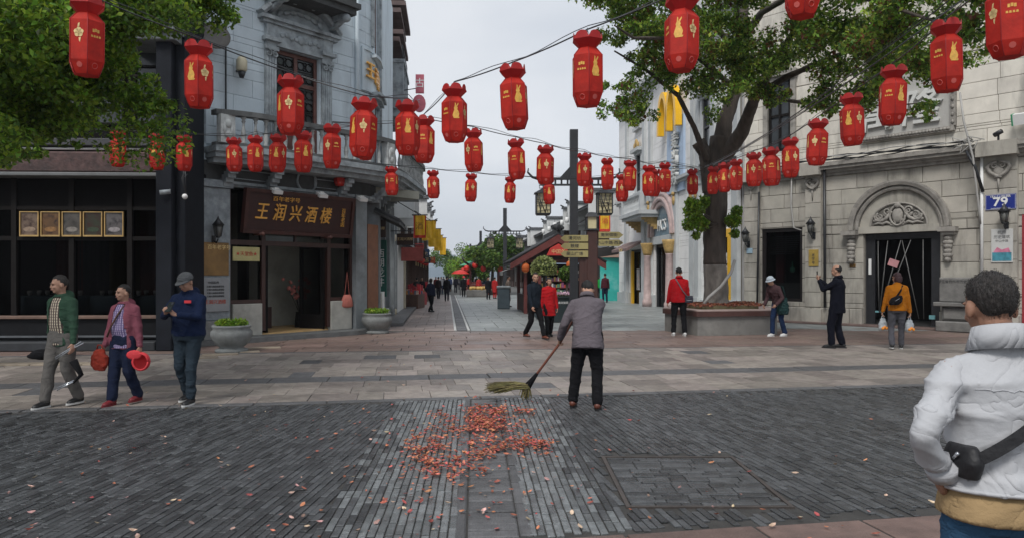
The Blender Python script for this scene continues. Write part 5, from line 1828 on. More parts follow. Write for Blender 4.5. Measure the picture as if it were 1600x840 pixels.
for ch, px, py in (('萬', 1372, 183), ('隆', 1438, 171)):
    u_, z_ = SB.at(px, py, .08)
    text(ch, 1.15, white_s, r, (u_, -.09, z_), .1, 'stone_character', 1.0, bold=.015, shear=.1)
# number plate and small signs (each its own)
blue_e = M('blue_enamel', (.015, .03, .22), .25, .08, 5, 0)

def plate(name, label, pa, pb, ya, yb_, mat, out=.03, cat='sign', thick=.03, base=.125):
    t_ = thing(name, label, cat, (SB.o.x, SB.o.y, 0), SB.ang)
    u0, u1 = SB.at(pa, None, base), SB.at(pb, None, base)
    zc_ = (pa + pb) / 2
    z0, z1 = SB.z(zc_, yb_, base), SB.z(zc_, ya, base)
    m_ = MB(); m_.bbox(u0, u1, -base - thick, -base, z0, z1, .006); m_.build('plate', mat, t_)
    return t_, u0, u1, z0, z1, -base - thick - .003

t, u0, u1, z0, z1, yo = plate('house_number_plate', 'blue enamel house number plate reading 79 on the right pilaster', 1540, 1588, 304, 328, blue_e)
text('79', .34, white_p, t, ((u0 + u1) / 2, yo, (z0 + z1) / 2 - .0), .01, 'number', 1.1, bold=.008)
text('中山中路', .075, white_p, t, ((u0 + u1) / 2, yo, z1 - .065), .008, 'street_name', 1.7)
text('ZHONGSHAN ZHONG LU', .04, white_p, t, ((u0 + u1) / 2, yo, z0 + .04), .008, 'street_name', 1.0)
b = MB()
for q in ((u0 + .015, u1 - .015, z0 + .012, z0 + .018), (u0 + .015, u1 - .015, z1 - .018, z1 - .012), (u0 + .012, u0 + .018, z0 + .018, z1 - .018), (u1 - .018, u1 - .012, z0 + .018, z1 - .018)): b.box(q[0], q[1], yo - .002, yo + .002, q[2], q[3])
b.build('border', white_p, t)
t, u0, u1, z0, z1, yo = plate('information_board', 'pale poster board with grey writing and a pink and teal picture under the blue plate', 1549, 1583, 358, 410, M('pale_poster', (.55, .55, .53), .4, .05, 4, 0))
ink = M('dark_ink'); uc_ = (u0 + u1) / 2
text('杭州', .11, M('grey_ink', (.2, .2, .2)), t, (uc_, yo, z1 - .1), .005, 'lettering')
text('历史建筑', .1, M('grey_ink'), t, (uc_, yo, z1 - .23), .005, 'lettering')
text('中山中路', .08, M('grey_ink'), t, (uc_, yo, z1 - .34), .005, 'lettering')
hh = (z1 - z0)
b = MB(); b.box(u0 + .03, u1 - .03, yo - .001, yo + .003, z0 + .04, z0 + hh * .3); b.build('teal_print', M('teal_ink', (.06, .25, .32), .5, .4, 9, 0), t)
b = MB(); b.prism([(u0 + .05, yo - .002, z0 + hh * .3), (u1 - .05, yo - .002, z0 + hh * .3), (u1 - .1, yo - .002, z0 + hh * .44), (uc_, yo - .002, z0 + hh * .38), (u0 + .15, yo - .002, z0 + hh * .46)], (0, .004, 0)); b.build('pink_print', M('pink_ink', (.6, .2, .3), .5, .3, 9, 0), t)
t, u0, u1, z0, z1, yo = plate('yellow_plaque', 'small yellow plaque under a wall lamp right of the dark window', 1264, 1279, 390, 416, M('ochre_plaque', (.38, .26, .06), .45, .2, 6, .1))
text('老字号', .11, M('dark_ink'), t, ((u0 + u1) / 2, yo, (z0 + z1) / 2 - .04), .005, 'lettering', vertical=True)
t, u0, u1, z0, z1, yo = plate('small_blue_plate', 'tiny pale blue plate at the left end of the stone wall', 1167, 1176, 388, 396, M('pale_blue_plate', (.3, .42, .5), .4, .1, 5, 0))
t, u0, u1, z0, z1, yo = plate('brass_plaque', 'tiny brass plaque left of the arched doorway', 1328, 1337, 412, 418, M('bronze'), base=.0)
t = thing('stone_plinth_sign', 'dark carved stone block with a worn inscription right of the doorway', 'stone', (SB.o.x, SB.o.y, 0), SB.ang)
u0, u1 = SB.at(1469, None, .5), SB.at(1535, None, .5)
z0, z1 = .85, SB.z(1500, 433, .5)
b = MB(); b.bbox(u0, u1, -.6, -.13, z0, z1, .03); b.build('slab', M('weathered_granite', (.17, .165, .155), .8, .25, 5, .5, 40, stain=(.06, .06, .055), stainamt=.6), t)
b = MB(); b.bbox(u0 - .12, u1 + .05, -.72, -.13, z0 - .12, z0, .02); b.bbox(u0 + .05, u1 - .05, -.6, -.13, .3, z0 - .12, .08); b.bbox(u0 - .05, u1 + .0, -.75, -.13, .0, .3, .03); b.build('base', M('weathered_granite'), t)
text('浙江省杭州市历史保护建筑', .1, M('dark_ink'), t, ((u0 + u1) / 2, -.605, z1 - .12), .006, 'inscription', .95)
# wall lanterns
for i, (px, py) in enumerate(((1166, 376), (1268, 362), (1570, 346))):
    lb = ['black wall lantern at the left end of the stone wall', 'black wall lantern right of the dark shop window', 'black wall lantern between the blue plate and the poster'][i]
    u_, z_ = SB.at(px, py, .3)
    o = wall_lantern(None, 0, 0, 0, 1.3, 'wall_lantern', black_m)
    n3 = SB.o + SB.d * u_ + SB.n * .14
    o.parent = None
    o.location = (n3.x, n3.y, z_); o.rotation_euler = (0, 0, SB.ang)
    tag(o, lb, 'lamp', 'wall lanterns on the stone building')
# cables and pipes on the stone building
def wall_cable(name, label, pts, rr_, mat, cat='cable', out=.06):
    t_ = thing(name, label, cat, (SB.o.x, SB.o.y, 0), SB.ang)
    m_ = MB(); P_ = []
    for q in pts:
        o_ = q[2] if len(q) > 2 else out
        u__, z__ = SB.at(q[0], q[1], o_); P_.append((u__, -o_, z__))
    m_.tube(P_, rr_, 6); m_.build('run', mat, t_)
    return t_
wall_cable('downpipe', 'black downpipe running down the stone wall left of the arch', [(1288, 262, .2), (1289, 480, .2)], .045, black_m, 'pipe')
wall_cable('downpipe', 'thin black pipe on the stone wall beside the left pilaster', [(1186, 300, .15), (1183, 480, .15)], .035, black_m, 'pipe')
wall_cable('conduit', 'pale plastic conduit beside the blue number plate', [(1534, 240, .16), (1534, 440, .16)], .045, white_p, 'pipe')
wall_cable('hanging_cable', 'pale loose cable hanging from the lanterns past the cornice', [(1500, 145, .3), (1506, 190, .45), (1520, 245, .5), (1530, 330, .25), (1532, 350, .2)], .03, M('pale_cable', (.36, .35, .33), .6, .1, 5, 0))
wall_cable('hanging_cable', 'thick black cable curving over the cornice beside the right pilaster', [(1510, 236, .45), (1524, 262, .45), (1536, 300, .2)], .045, black_m)
wall_cable('hanging_cable', 'pale looped cable hanging over the dark shop window', [(1237, 275, .1), (1236, 320, .25), (1240, 356, .25), (1252, 360, .2)], .025, M('pale_cable'))
t = thing('cable_bundle', 'tangled bundle of black cables lying along the stone cornice', 'cable', (SB.o.x, SB.o.y, 0), SB.ang)
for k in range(5):
    b = MB(); n = 16
    ua, ub = SB.at(1190, None, .35) - .5, SB.at(1520, None, .35)
    b.tube([(ua + (ub - ua) * i / n, -.3 - .03 * k + .04 * math.sin(i * 1.7 + k), zc1 + .04 + .03 * k + .05 * math.sin(i * 1.1 + k * 2)) for i in range(n + 1)], .02, 5); b.build('cable_run', black_m if k < 4 else M('pale_cable'), t)
b = MB()
for k in range(7):
    u_ = SB.at(1490 + 5 * k, None, .4); b.tube([(u_, -.4, zc1 + .12), (u_ + .2 * math.sin(k * 2), -.5, zc1 + .25 * math.cos(k)), (u_ + .3, -.42, zc1 + .1)], .014, 5)
b.build('loose_ends', M('pale_cable'), t)
u_, z_ = SB.at(1560, 210, .3)
t = thing('wall_spotlight', 'small dark spotlight standing on the cornice above the heart capital', 'lamp', (SB.o.x, SB.o.y, 0), SB.ang)
b = MB(); b.tube([(u_, -.3, zc1 + .03), (u_, -.3, zc1 + .2)], .03, 6); b.build('stand', black_m, t)
b = MB(); b.tube([(u_ - .1, -.3, zc1 + .2), (u_ + .1, -.36, zc1 + .28)], .07, 8); b.build('head', black_m, t)
u_, z_ = SB.at(1594, 186, .3)
t = thing('floodlight', 'white floodlight with a green edge at the right end of the upper wall', 'lamp', (SB.o.x, SB.o.y, 0), SB.ang)
b = MB(); b.rbox((u_, -.3, z_), (.3, .2, .3), Matrix.Rotation(.3, 3, 'X')); b.build('housing', white_p, t)
b = MB(); b.rbox((u_ - .17, -.3, z_), (.04, .22, .32), Matrix.Rotation(.3, 3, 'X')); b.build('edge', M('green_plastic', (.05, .3, .15), .5, .1, 4, 0), t)
# step along the building
b = MB(); b.bbox(uL, uR, -.5, .05, 0, .07, .01); tag(b.build('stone_step', slab_r, None), kind='structure'); o = bpy.data.objects['stone_step']; o.location = (SB.o.x, SB.o.y, 0); o.rotation_euler = (0, 0, SB.ang)

# ============================================================ white restaurant building with the yellow arches
wh = M('white_smooth_stone', (.84, .83, .81), .75, .06, 1.5, .1, 30, isl=.03, stain=(.4, .39, .37), stainamt=.5, stainscale=.8, streak=1)
wh_g = M('pale_grey_pilaster', (.5, .52, .52), .7, .08, 2, .15, 30, stain=(.3, .3, .3), stainamt=.4)
gilt = M('ochre_gilding', (.5, .33, .12), .6, .3, 7, .2)
arch_y = M('yellow_arch_plastic', (.9, .5, .015), .35, .05, 5, 0)
WB = Fac('white_restaurant_building', 'white ornate building with yellow arches and a small stone balcony behind the tree', 'building', (6.75, 46.4), (.088 * 1.0, -1.0))
r = WB.root
uE2 = 19.2
zc = 5.9
wcol = [WB.at(p) for p in (975, 1000, 1012, 1046, 1075, 1090, 1135, 1158)]
ws0, ws1 = WB.at(985), WB.at(1003)           # left shop opening
wd0, wd1 = WB.at(1023), WB.at(1052)           # arched entrance
wr0, wr1 = WB.at(1122), WB.at(1147)           # right shop opening behind the trunk
WH = 2.95
holes = [(ws0, ws1, 0, 3.1), (wd0, wd1, 0, 3.2), (wr0, wr1, 0, 3.4), (WB.at(996), WB.at(1003), 6.3, 8.4), (WB.at(995), WB.at(1002), 10.0, 11.2), (WB.at(1100), WB.at(1112), 6.5, 9)]
b = MB()
for q in [(0, ws0, 0, zc), (ws0, ws1, 3.1, zc), (ws1, wd0, 0, zc), (wd0, wd1, 3.2, zc), (wd1, wr0, 0, zc), (wr0, wr1, 3.4, zc), (wr1, uE2 + .2, 0, zc), (0, uE2 + .2, zc, 13.5)]: b.box(q[0], q[1], .05, .6, q[2], q[3])
b.box(0, .3, .6, 6, 0, 13.5)
b.build('wall_core', M('white_wall_joint', (.42, .41, .4), .9, .1, 3, .1), r)
for q in courses(STRAIGHT, .0, uE2, .6, zc, 1.5, .6, holes, joint=.01): m = MB(); pblock(m, STRAIGHT, *q, .006, .06); m.build('wall_block', wh, r)
for q in courses(STRAIGHT, .0, uE2, zc + .3, 13.5, 1.6, .65, holes, joint=.008): m = MB(); pblock(m, STRAIGHT, *q, .004, .06); m.build('wall_block', wh, r)
b = MB(); b.box(0, ws0, -.12, .05, 0, .6); b.box(ws1, wd0, -.12, .05, 0, .6); b.box(wd1, wr0, -.12, .05, 0, .6); b.box(wr1, uE2, -.12, .05, 0, .6); b.each('plinth', wh_g, r)
b = MB(); b.box(-.1, uE2 + .1, -.15, .05, zc, zc + .12); b.box(-.1, uE2 + .1, -.28, .05, zc + .12, zc + .26); b.box(-.1, uE2, -.2, .05, 11.6, 11.8); b.box(-.1, uE2, -.45, .05, 11.8, 12.0); b.build('cornice', wh_g, r)
for px in (981, 1008, 1018, 1058, 1085, 1093, 1117, 1153):
    u = WB.at(px); b = MB(); b.box(u - .28, u + .28, -.16, .0, 0, zc); b.box(u - .36, u + .36, -.24, .0, 0, .7); b.box(u - .22, u + .22, -.12, .0, zc + .26, 11.6)
    b.box(u - .34, u + .34, -.22, .0, zc - .4, zc); b.build('pilaster', wh_g, r)
    b = MB(); b.ell((u, -.18, zc - .75), (.15, .07, .25), 8, 6); b.ell((u, -.2, zc - .45), (.2, .08, .1), 8, 6); b.build('gilt_carving', gilt, r)
# entrance arch
ac2 = (wd0 + wd1) / 2; ar2 = (wd1 - wd0) / 2
b = MB()
for rr_, o_ in ((ar2 + .1, .2), (ar2 + .35, .28), (ar2 + .6, .2)):
    b.sweep([(ac2 - rr_ * math.cos(math.pi * i / 20), 3.6 + rr_ * .95 * math.sin(math.pi * i / 20)) for i in range(21)], [(.0, -.1), (o_, -.1), (o_ + .03, 0), (o_, .1), (0, .1)])
b.build('arch_moulding', M('pinkish_marble', (.5, .38, .36), .5, .2, 4, .1), r)
b = MB(); b.prism([(ac2 + ar2 * math.cos(math.pi * i / 20), -.03, 3.6 + ar2 * .95 * math.sin(math.pi * i / 20)) for i in range(21)], (0, .06, 0)); b.build('arch_fanlight', M('blue_grey_glass', (.2, .28, .33), .1, .3, 2, 0), r)
text('HCS', .8, white_p, r, (ac2 - .1, -.07, 4.1), .04, 'fanlight_letters')
b = MB(); b.box(wd0 - .3, wd1 + .3, -.1, .0, 3.2, 3.6); b.build('entrance_lintel', wh_g, r)
for u in (wd0 - .35, wd1 + .35):
    b = MB(); b.lathe([(.26, 0), (.26, .3), (.2, .4), (.17, 2.6), (.2, 2.65)], 14, (u, -.3, 0)); b.build('marble_column', M('pinkish_marble'), r)
    b = MB(); b.lathe([(.2, 2.66), (.24, 2.8), (.34, 3.2), (.36, 3.3)], 14, (u, -.3, 0)); b.build('gilt_capital', gilt, r)
for (a, c_, zt2, mcol) in ((ws0, ws1, 3.1, (.1, .12, .11)), (wd0, wd1, 3.2, (.12, .1, .085)), (wr0, wr1, 3.4, (.25, .22, .2))):
    b = MB(); b.box(a, c_, .8, .9, 0, zt2); b.build('shop_inside', M('shop_inside_%d' % int(mcol[0] * 100), mcol, .8, .5, 1.2, 0), r)
    b = MB(); b.box(a + .1, c_ - .1, .2, .22, 0, zt2); b.build('shop_glass', glass_d, r)
    b = MB(); b.box(a, a + .1, .1, .3, 0, zt2); b.box(c_ - .1, c_, .1, .3, 0, zt2); b.box(a + .1, c_ - .1, .12, .28, zt2 - .15, zt2); b.build('door_frame', black_m, r)
b = MB(); b.box(ws0 + .1, ws0 + .5, -.01, .1, 0, 3.0); b.box(wr1 - .55, wr1 - .1, -.05, .1, 0, 3.4); b.box(wr0, wr1 - .55, -.03, .1, 3.1, 3.4); b.each('yellow_trim', arch_y, r)
pst = M('colourful_poster', (.75, .6, .4), .5, .6, 5, 0, col2=(.75, .75, .8), stain=(.75, .2, .05), stainamt=.6, stainscale=2.5)
for (a, c_, z0, z1) in ((wr0 + .3, wr1 - .6, .5, 1.3), (wr0 + .3, wr1 - .6, 1.5, 2.0), (wr0 + .3, wr1 - .6, 2.1, 2.5), (wd1 - .9, wd1 - .15, 1.0, 2.2), (ws0 + .9, ws0 + 1.5, .8, 2.0)):
    b = MB(); b.box(a, c_, .14, .17, z0, z1); b.build('poster', pst, r)
b = MB(); b.add([(ws0 - .8, -.05, 3.55), (ws1 + .3, -.05, 3.55), (ws1 + .3, -.95, 3.1), (ws0 - .8, -.95, 3.1), (ws0 - .8, -.95, 2.95), (ws1 + .3, -.95, 2.95), (ws0 - .8, -.05, 3.4), (ws1 + .3, -.05, 3.4)], [(0, 1, 2, 3), (3, 2, 5, 4), (6, 4, 5, 7), (0, 3, 4, 6), (1, 7, 5, 2)])
b.build('brown_awning', M('brown_awning_cloth', (.19, .13, .12), .8, .15, 4, .1), r)
text('McCafé', .26, gold_l, r, (ws0 + 1.6, -.97, 3.03), .01, 'awning_letters')
# upper windows
for (a, c_, z0, z1) in holes[3:]:
    w = thing('window', None, None); w.parent = r
    b = MB(); b.box(a, c_, .04, .06, z0, z1); b.build('pane', M('dull_window_glass'), w)
    b = MB(); b.box(a, a + .1, -.03, .03, z0, z1); b.box(c_ - .1, c_, -.03, .03, z0, z1); b.box(a + .1, c_ - .1, -.03, .03, z0, z0 + .1); b.box(a + .1, c_ - .1, -.03, .03, (z0 + z1) / 2, (z0 + z1) / 2 + .08); b.build('window_frame', M('dark_grey_timber'), w)
    b = MB(); b.box(a - .25, c_ + .25, -.14, .0, z1, z1 + .14); b.box(a - .35, c_ + .35, -.35, .0, z1 + .14, z1 + .32); b.box(a - .2, a - .01, -.1, .0, z0, z1); b.box(c_ + .01, c_ + .2, -.1, .0, z0, z1); b.box(a - .25, c_ + .25, -.2, .0, z0 - .2, z0 - .02); b.build('window_surround', wh_g, w)
    b = MB(); cc_ = (a + c_) / 2
    for q in (-1, 0, 1): b.ell((cc_ + q * .3, -.2, z1 + .5 + .18 * (q == 0)), (.22, .08, .2), 8, 6)
    b.build('gilt_crest', gilt, w)
# balcony
bb = thing('balcony', None, None); bb.parent = r
v0, v1 = WB.at(973, None, .9), WB.at(1003, None, .9)
v0 = max(v0, .1)
b = MB(); b.box(v0 - .1, v1 + .1, -1.1, .0, 4.75, 4.95); b.box(v0, v1, -.95, .0, 4.6, 4.75); b.box(v0, v1, -.98, -.8, 5.75, 5.88); b.box(v0, v0 + .18, -.8, .0, 5.75, 5.88); b.box(v1 - .18, v1, -.8, .0, 5.75, 5.88)
for q in (v0, v1 - .25): b.box(q, q + .25, -1.0, -.78, 4.95, 5.75)
b.build('balcony_slab', wh_g, bb)
bm3 = baluster_mesh(.8, wh_g, .08)
x = v0 + .4
while x < v1 - .3: put('baluster', bm3, bb, (x, -.89, 4.95)); x += .3
b = MB()
for q in (v0 + .3, v1 - .5):
    for k in range(5): b.box(q, q + .22, -.2 - .15 * k, .0, 4.0 + .12 * k, 4.12 + .12 * k)
b.build('gilt_bracket', gilt, bb)
# yellow arches and the vertical name
u0, u1 = WB.at(1041), WB.at(1069)
z_m0, z_m1 = WB.z(1055, 205), WB.z(1055, 160)
panel_u0, panel_u1 = WB.at(1045), WB.at(1071)
b = MB(); b.box(panel_u0, panel_u1, -.1, -.001, WB.z(1060, 300), WB.z(1060, 185)); b.build('name_panel', M('pale_blue_panel', (.42, .53, .68), .6, .06, 2, .05), r)
sgn = thing('arches_sign', 'yellow double arch emblem above the white building name', 'sign', (WB.o.x, WB.o.y, 0), WB.ang)
b = MB()
uc_ = (u0 + u1) / 2; W_ = (u1 - u0)
for s2 in (-1, 1):
    path = []
    hgt = z_m1 - z_m0 + .5
    n = 22
    cx = uc_ + s2 * W_ * .25
    for i in range(n + 1):
        a_ = math.pi * i / n
        path.append((cx - W_ * .25 * math.cos(a_), z_m0 + hgt * (math.sin(a_) ** .75)))
    b.sweep(path, [(.15, -.14), (.45, -.14), (.45, .14), (.15, .14)])
b.build('arches', arch_y, sgn)
for i, ch in enumerate('麦当劳'):
    py = (222, 250, 278)[i]
    u_, z_ = WB.at(1055, py, .2)
    t = text(ch, .85, white_s, sgn, (u_, -.22, z_), .16, 'name_character', 1.0, bold=.01)

# ============================================================ teal hoarding, far houses on the right
t = thing('construction_hoarding', 'teal site hoarding with a brown sloping board above it', 'hoarding', (5.85, 47.2, 0), .05)
teal = M('teal_hoarding', (.03, .42, .36), .5, .12, 1.0, .2, 6, col2=(.05, .5, .45), stain=(.55, .68, .68), stainamt=.5, stainscale=.5)
b = MB(); b.box(-.2, 1.35, 0, .1, 0, 2.75); b.build('front_panel', teal, t)
b = MB()
n = 10
vs = [(1.35 + 1.2 * i / n, -.1 - .35 * i / n + .03 * math.sin(i * 1.7), z) for i in range(n + 1) for z in (0, 2.75)]
b.add(vs, [(2 * i, 2 * i + 2, 2 * i + 3, 2 * i + 1) for i in range(n)], True); b.build('side_sheet', teal, t)
b = MB(); b.prism([(-.3, -.1, 2.76), (2.5, -.5, 2.76), (2.45, -.5, 3.55), (.9, -.1, 2.95)], (0, .08, 0)); b.build('brown_board', M('brown_board', (.3, .2, .15), .8, .15, 3, .1), t)
b = MB(); b.box(-.3, 2.3, .6, 4, 0, 3.4); b.build('dark_shed', M('dark_shed', (.03, .025, .025), .8, .2, 3, .1), t)
rl = [('white walled house with a timber upper floor behind the signposts', 9, 3.3, 6.6, 8.6), ('white gabled house with paper lanterns under its eave behind the kiosk', 10, 3.2, 6.2, 8.4), ('tiled house behind the second lamp pole', 11, 3.2, 5.9, 8.0),
      ('low tiled house far along the right side', 13, 3.2, 5.8, 7.8), ('upturned eave pavilion house far along the right side', 14, 3.2, 5.6, 7.6), ('last distant house on the right side', 20, 3.2, 5.8, 7.8)]
y = 49.5
for i, (lb, L_, h1, h2, hr) in enumerate(rl):
    shophouse(1, X_right(y + L_) - .25 * i, y + L_, L_, h1, h2, hr, lb, seed=30 + i, eave=1.1)
    y += L_ + .3
for i, (px, py, Z) in enumerate(((867, 352, 60), (878, 348, 58), (886, 344, 56), (894, 340, 54), (849, 362, 64), (858, 358, 62))):
    pos_ = P(px, py, Z)
    t = thing('paper_lantern', 'white paper lantern hanging under the white gabled house eave, number %s from the pole' % ['four', 'three', 'two', 'one', 'six', 'five'][i], 'lantern', pos_, 0, 'white lanterns under the tiled eaves')
    b = MB(); b.lathe([(.09, -.2), (.14, -.18), (.15, 0), (.14, .18), (.09, .2)], 10); b.build('shade', white_p, t)
    b = MB(); b.tube([(0, 0, .2), (0, 0, .55)], .015, 5); b.build('cord', black_m, t)
# ============================================================ hills
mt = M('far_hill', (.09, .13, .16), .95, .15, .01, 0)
for (name, pts, Y, dp) in (('hill', [(560, 428), (640, 418), (668, 410), (690, 402), (703, 397), (712, 399), (722, 408), (740, 416), (800, 422), (900, 420), (1000, 428)], 1500, 500),
                           ('hill', [(500, 429), (620, 424), (680, 418), (700, 414), (716, 412), (740, 418), (780, 420), (860, 426), (960, 429)], 900, 250)):
    b = MB()
    n = len(pts)
    rr = random.Random(5)
    fine = []
    for i in range(n - 1):
        for k in range(6):
            t_ = k / 6
            fine.append((pts[i][0] + (pts[i + 1][0] - pts[i][0]) * t_, pts[i][1] + (pts[i + 1][1] - pts[i][1]) * t_ + (rr.uniform(-.5, .5) if k else 0)))
    rows = []
    for j, (f_, dy) in enumerate(((0, -dp), (.5, -dp * .45), (1, 0), (.4, dp * .5), (0, dp))):
        rows.append([Vector(((p[0] - 800) / F * Y, Y + dy + rr.uniform(-.1, .1) * dp * .4, -2 + (H - (p[1] - YH) / F * Y) * f_ * rr.uniform(.93, 1.0) if f_ < 1 else (H - (p[1] - YH) / F * Y))) for p in fine])
    vs = [v for row in rows for v in row]
    m_ = len(fine)
    b.add(vs, [(j * m_ + i, j * m_ + i + 1, (j + 1) * m_ + i + 1, (j + 1) * m_ + i) for j in range(len(rows) - 1) for i in range(m_ - 1)], True)
    tag(b.build(name, mt), kind='structure')

# ============================================================ lamp poles
pole_m = M('black_pole_paint', (.03, .032, .036), .4, .15, 6, .05)
lampc = M('cream_lamp_glass', (.62, .55, .33), .5, .15, 3, 0)

def lamp_pole(px, Z, top, label, s=1.0, arms=True):
    x = (px - 800) / F * Z
    t = thing('lamp_pole', label, 'lamp pole', (x, Z, 0), .0, 'tall black lamp poles up the street')
    b = MB(); b.box(-.13, .13, -.13, .13, 0, top); b.box(-.19, .19, -.19, .19, 0, .5); b.box(-.16, .16, -.16, .16, 2.6, 2.7); b.build('pole', pole_m, t)
    b = MB()
    for q in (-.09, .0, .09): b.box(q - .012, q + .012, -.14, -.13, .6, 2.5)
    b.build('pole_ribs', pole_m, t)
    za = top - 1.6
    b = MB()
    b.box(-1.2, -.13, -.05, .05, za - .03, za + .05); b.box(.13, 1.2, -.05, .05, za - .03, za + .05); b.box(-1.1, 1.1, -.04, .04, za - .22, za - .16)
    for k in range(-5, 6):
        if k: b.box(k * .2 - .03, k * .2 + .03, -.03, .03, za - .16, za - .03)
    for s2 in (-1, 1):
        b.tube([(s2 * 1.15, 0, za), (s2 * 1.35, 0, za + .06), (s2 * 1.5, 0, za + .22), (s2 * 1.48, 0, za + .35)], [.05, .045, .035, .02], 6)
        b.prism([(s2 * .13, -.02, za + .05), (s2 * .45, -.02, za + .05), (s2 * .13, -.02, za + .4)], (0, .04, 0))
    b.build('cross_arm', pole_m, t)
    for s2 in (-1, 1):
        lo = thing('lantern_box', None, None); lo.parent = t; lo.location = (s2 * 1.0, 0, za - .28)
        b = MB()
        b.tube([(0, 0, .12), (0, 0, -.12)], .02, 5)
        b.lathe([(.42, -.2), (.12, -.06), (.02, -.02)], 4, (0, 0, 0), False, math.pi / 4)
        b.lathe([(.3, -.9), (.34, -.86), (.34, -.84)], 4, (0, 0, 0), False, math.pi / 4)
        for (q, w) in ((-1, -1), (1, -1), (1, 1), (-1, 1)): b.box(q * .23 - .02, q * .23 + .02, w * .23 - .02, w * .23 + .02, -.85, -.2)
        rr = random.Random(3)
        for yy in (-.235, .235):
            for k in range(7):
                b.tube([(rr.uniform(-.22, .22), yy, -.83), (rr.uniform(-.22, .22), yy, -.22)], .009, 4)
                z_ = rr.uniform(-.8, -.3); b.tube([(-.22, yy, z_), (.22, yy, z_ + rr.uniform(-.1, .1))], .009, 4)
        b.build('lantern_frame', pole_m, lo)
        b = MB(); b.box(-.21, .21, -.21, .21, -.84, -.21); b.build('lamp_glass', lampc, lo)
        b = MB(); b.tube([(-.12, 0, .1), (-.12, 0, -.02), (.12, 0, -.02), (.12, 0, .1)], .015, 5); b.build('hook', pole_m, lo)
    return t

lamp_pole(896.5, 24, 6.35, 'nearest tall black lamp pole rising behind the sweeper')
lamp_pole(789, 51, 6.25, 'second black lamp pole left of the kiosk roof')
lamp_pole(751, 78, 6.3, 'third black lamp pole, small and further down the street')
lamp_pole(735, 110, 6.3, 'farthest black lamp pole down the street')

# sign post with arrow boards
sp_x, sp_z = (919 - 800) / F * 22, 22
t = thing('direction_signpost', 'dark red square signpost carrying pale yellow arrow boards', 'signpost', (sp_x, sp_z, 0), 0)
rp = M('dark_red_post', (.06, .025, .02), .5, .15, 6, .1)
b = MB(); b.bbox(-.05, .27, -.16, .16, 0, 2.95, .015); b.bbox(-.27, -.06, -.1, .1, 0, 2.7, .01); b.each('post', rp, t)
b = MB(); b.box(-.12, .3, -.21, .21, 2.95, 3.0); b.lathe([(.28, 3.35), (.16, 3.48), (.02, 3.5)], 4, (.1, 0, 0), False, math.pi / 4)
for (q, w) in ((-1, -1), (1, -1), (1, 1), (-1, 1)): b.box(.1 + q * .15 - .02, .1 + q * .15 + .02, w * .15 - .02, w * .15 + .02, 3.0, 3.36)
b.build('lamp_frame', pole_m, t)
b = MB(); b.box(-.03, .23, -.13, .13, 3.0, 3.35); b.build('lamp_glass', lampc, t)
yb2 = M('pale_olive_board', (.36, .31, .13), .5, .1, 4, .05)
rows_ = [(-1, 373, 'Hefang', '清河坊'), (-1, 385, '南宋', '鼓楼'), (-1, 397, '', '吴山广场'), (1, 368, '', '南宋御街'), (1, 380, '', '中山中路·西湖'), ]
for i, (sd, py, e_, ch) in enumerate(rows_):
    zc_ = H + (430 - py) / F * sp_z
    b = MB()
    if sd < 0:
        pg = [(-.26, -.2, zc_ - .09), (-.26, -.2, zc_ + .09), (-.78, -.2, zc_ + .09), (-.72, -.2, zc_), (-.78, -.2, zc_ - .09)]
        pg = [(-.02, -.2, zc_ - .095), (-.02, -.2, zc_ + .095), (-.72, -.2, zc_ + .095), (-.84, -.2, zc_), (-.72, -.2, zc_ - .095)]; cx = -.42
    else:
        pg = [(.29, -.2, zc_ - .095), (.29, -.2, zc_ + .095), (.9, -.2, zc_ + .095), (1.02, -.2, zc_), (.9, -.2, zc_ - .095)]; cx = .6
        b.prism([(.12, -.1, zc_ - .09), (.12, -.1, zc_ + .09), (.27, -.12, zc_ + .09), (.27, -.12, zc_ - .09)], (0, .04, 0))
    b.prism(pg, (0, .045, 0))
    b.build('arrow_board', yb2, t)
    text(ch, .115, M('dark_ink'), t, (cx, -.205, zc_), .006, 'lettering', 1.1)
b = MB(); b.box(-.1, .05, -.14, -.1, .6, 2.6); b.build('post_board', rp, t)

# kiosk
kz = 31.5
kx = (870 - 800) / F * kz
t = thing('wooden_kiosk', 'dark red timber kiosk with a tiled gable roof and shelves of goods', 'kiosk', (kx, kz, 0), .06)
kr = M('kiosk_red_timber', (.13, .03, .025), .5, .2, 5, .15)
kd = M('kiosk_dark_timber', (.06, .025, .02), .55, .25, 5, .15)
W2, D = 1.35, 4.2
b = MB()
for x in (-W2, -.75, .75, W2):
    for y_ in (0, D): b.box(x - .07, x + .07, y_ - .07, y_ + .07, 0, 2.3)
b.box(-W2 - .05, W2 + .05, -.1, .06, 2.15, 2.3); b.box(-W2 - .06, -W2 + .06, .07, D - .07, 2.15, 2.3)
b.build('timber_frame', kr, t)
b = MB(); b.box(-W2 + .08, -.83, -.05, .05, .05, .8); b.box(-.67, .67, -.05, .05, .05, .8); b.box(.83, W2 - .08, -.05, .05, .05, .8); b.box(-W2 - .04, -W2 + .04, .08, D - .08, .05, .8)
b.each('base_panel', kd, t)
b = MB(); b.box(-W2, W2, 1.6, 1.65, 0, 2.3); b.box(-W2 + .1, W2, .1, 1.6, 2.2, 2.25); b.build('inside_wall', inner_d, t)
apex = 3.35
b = MB()
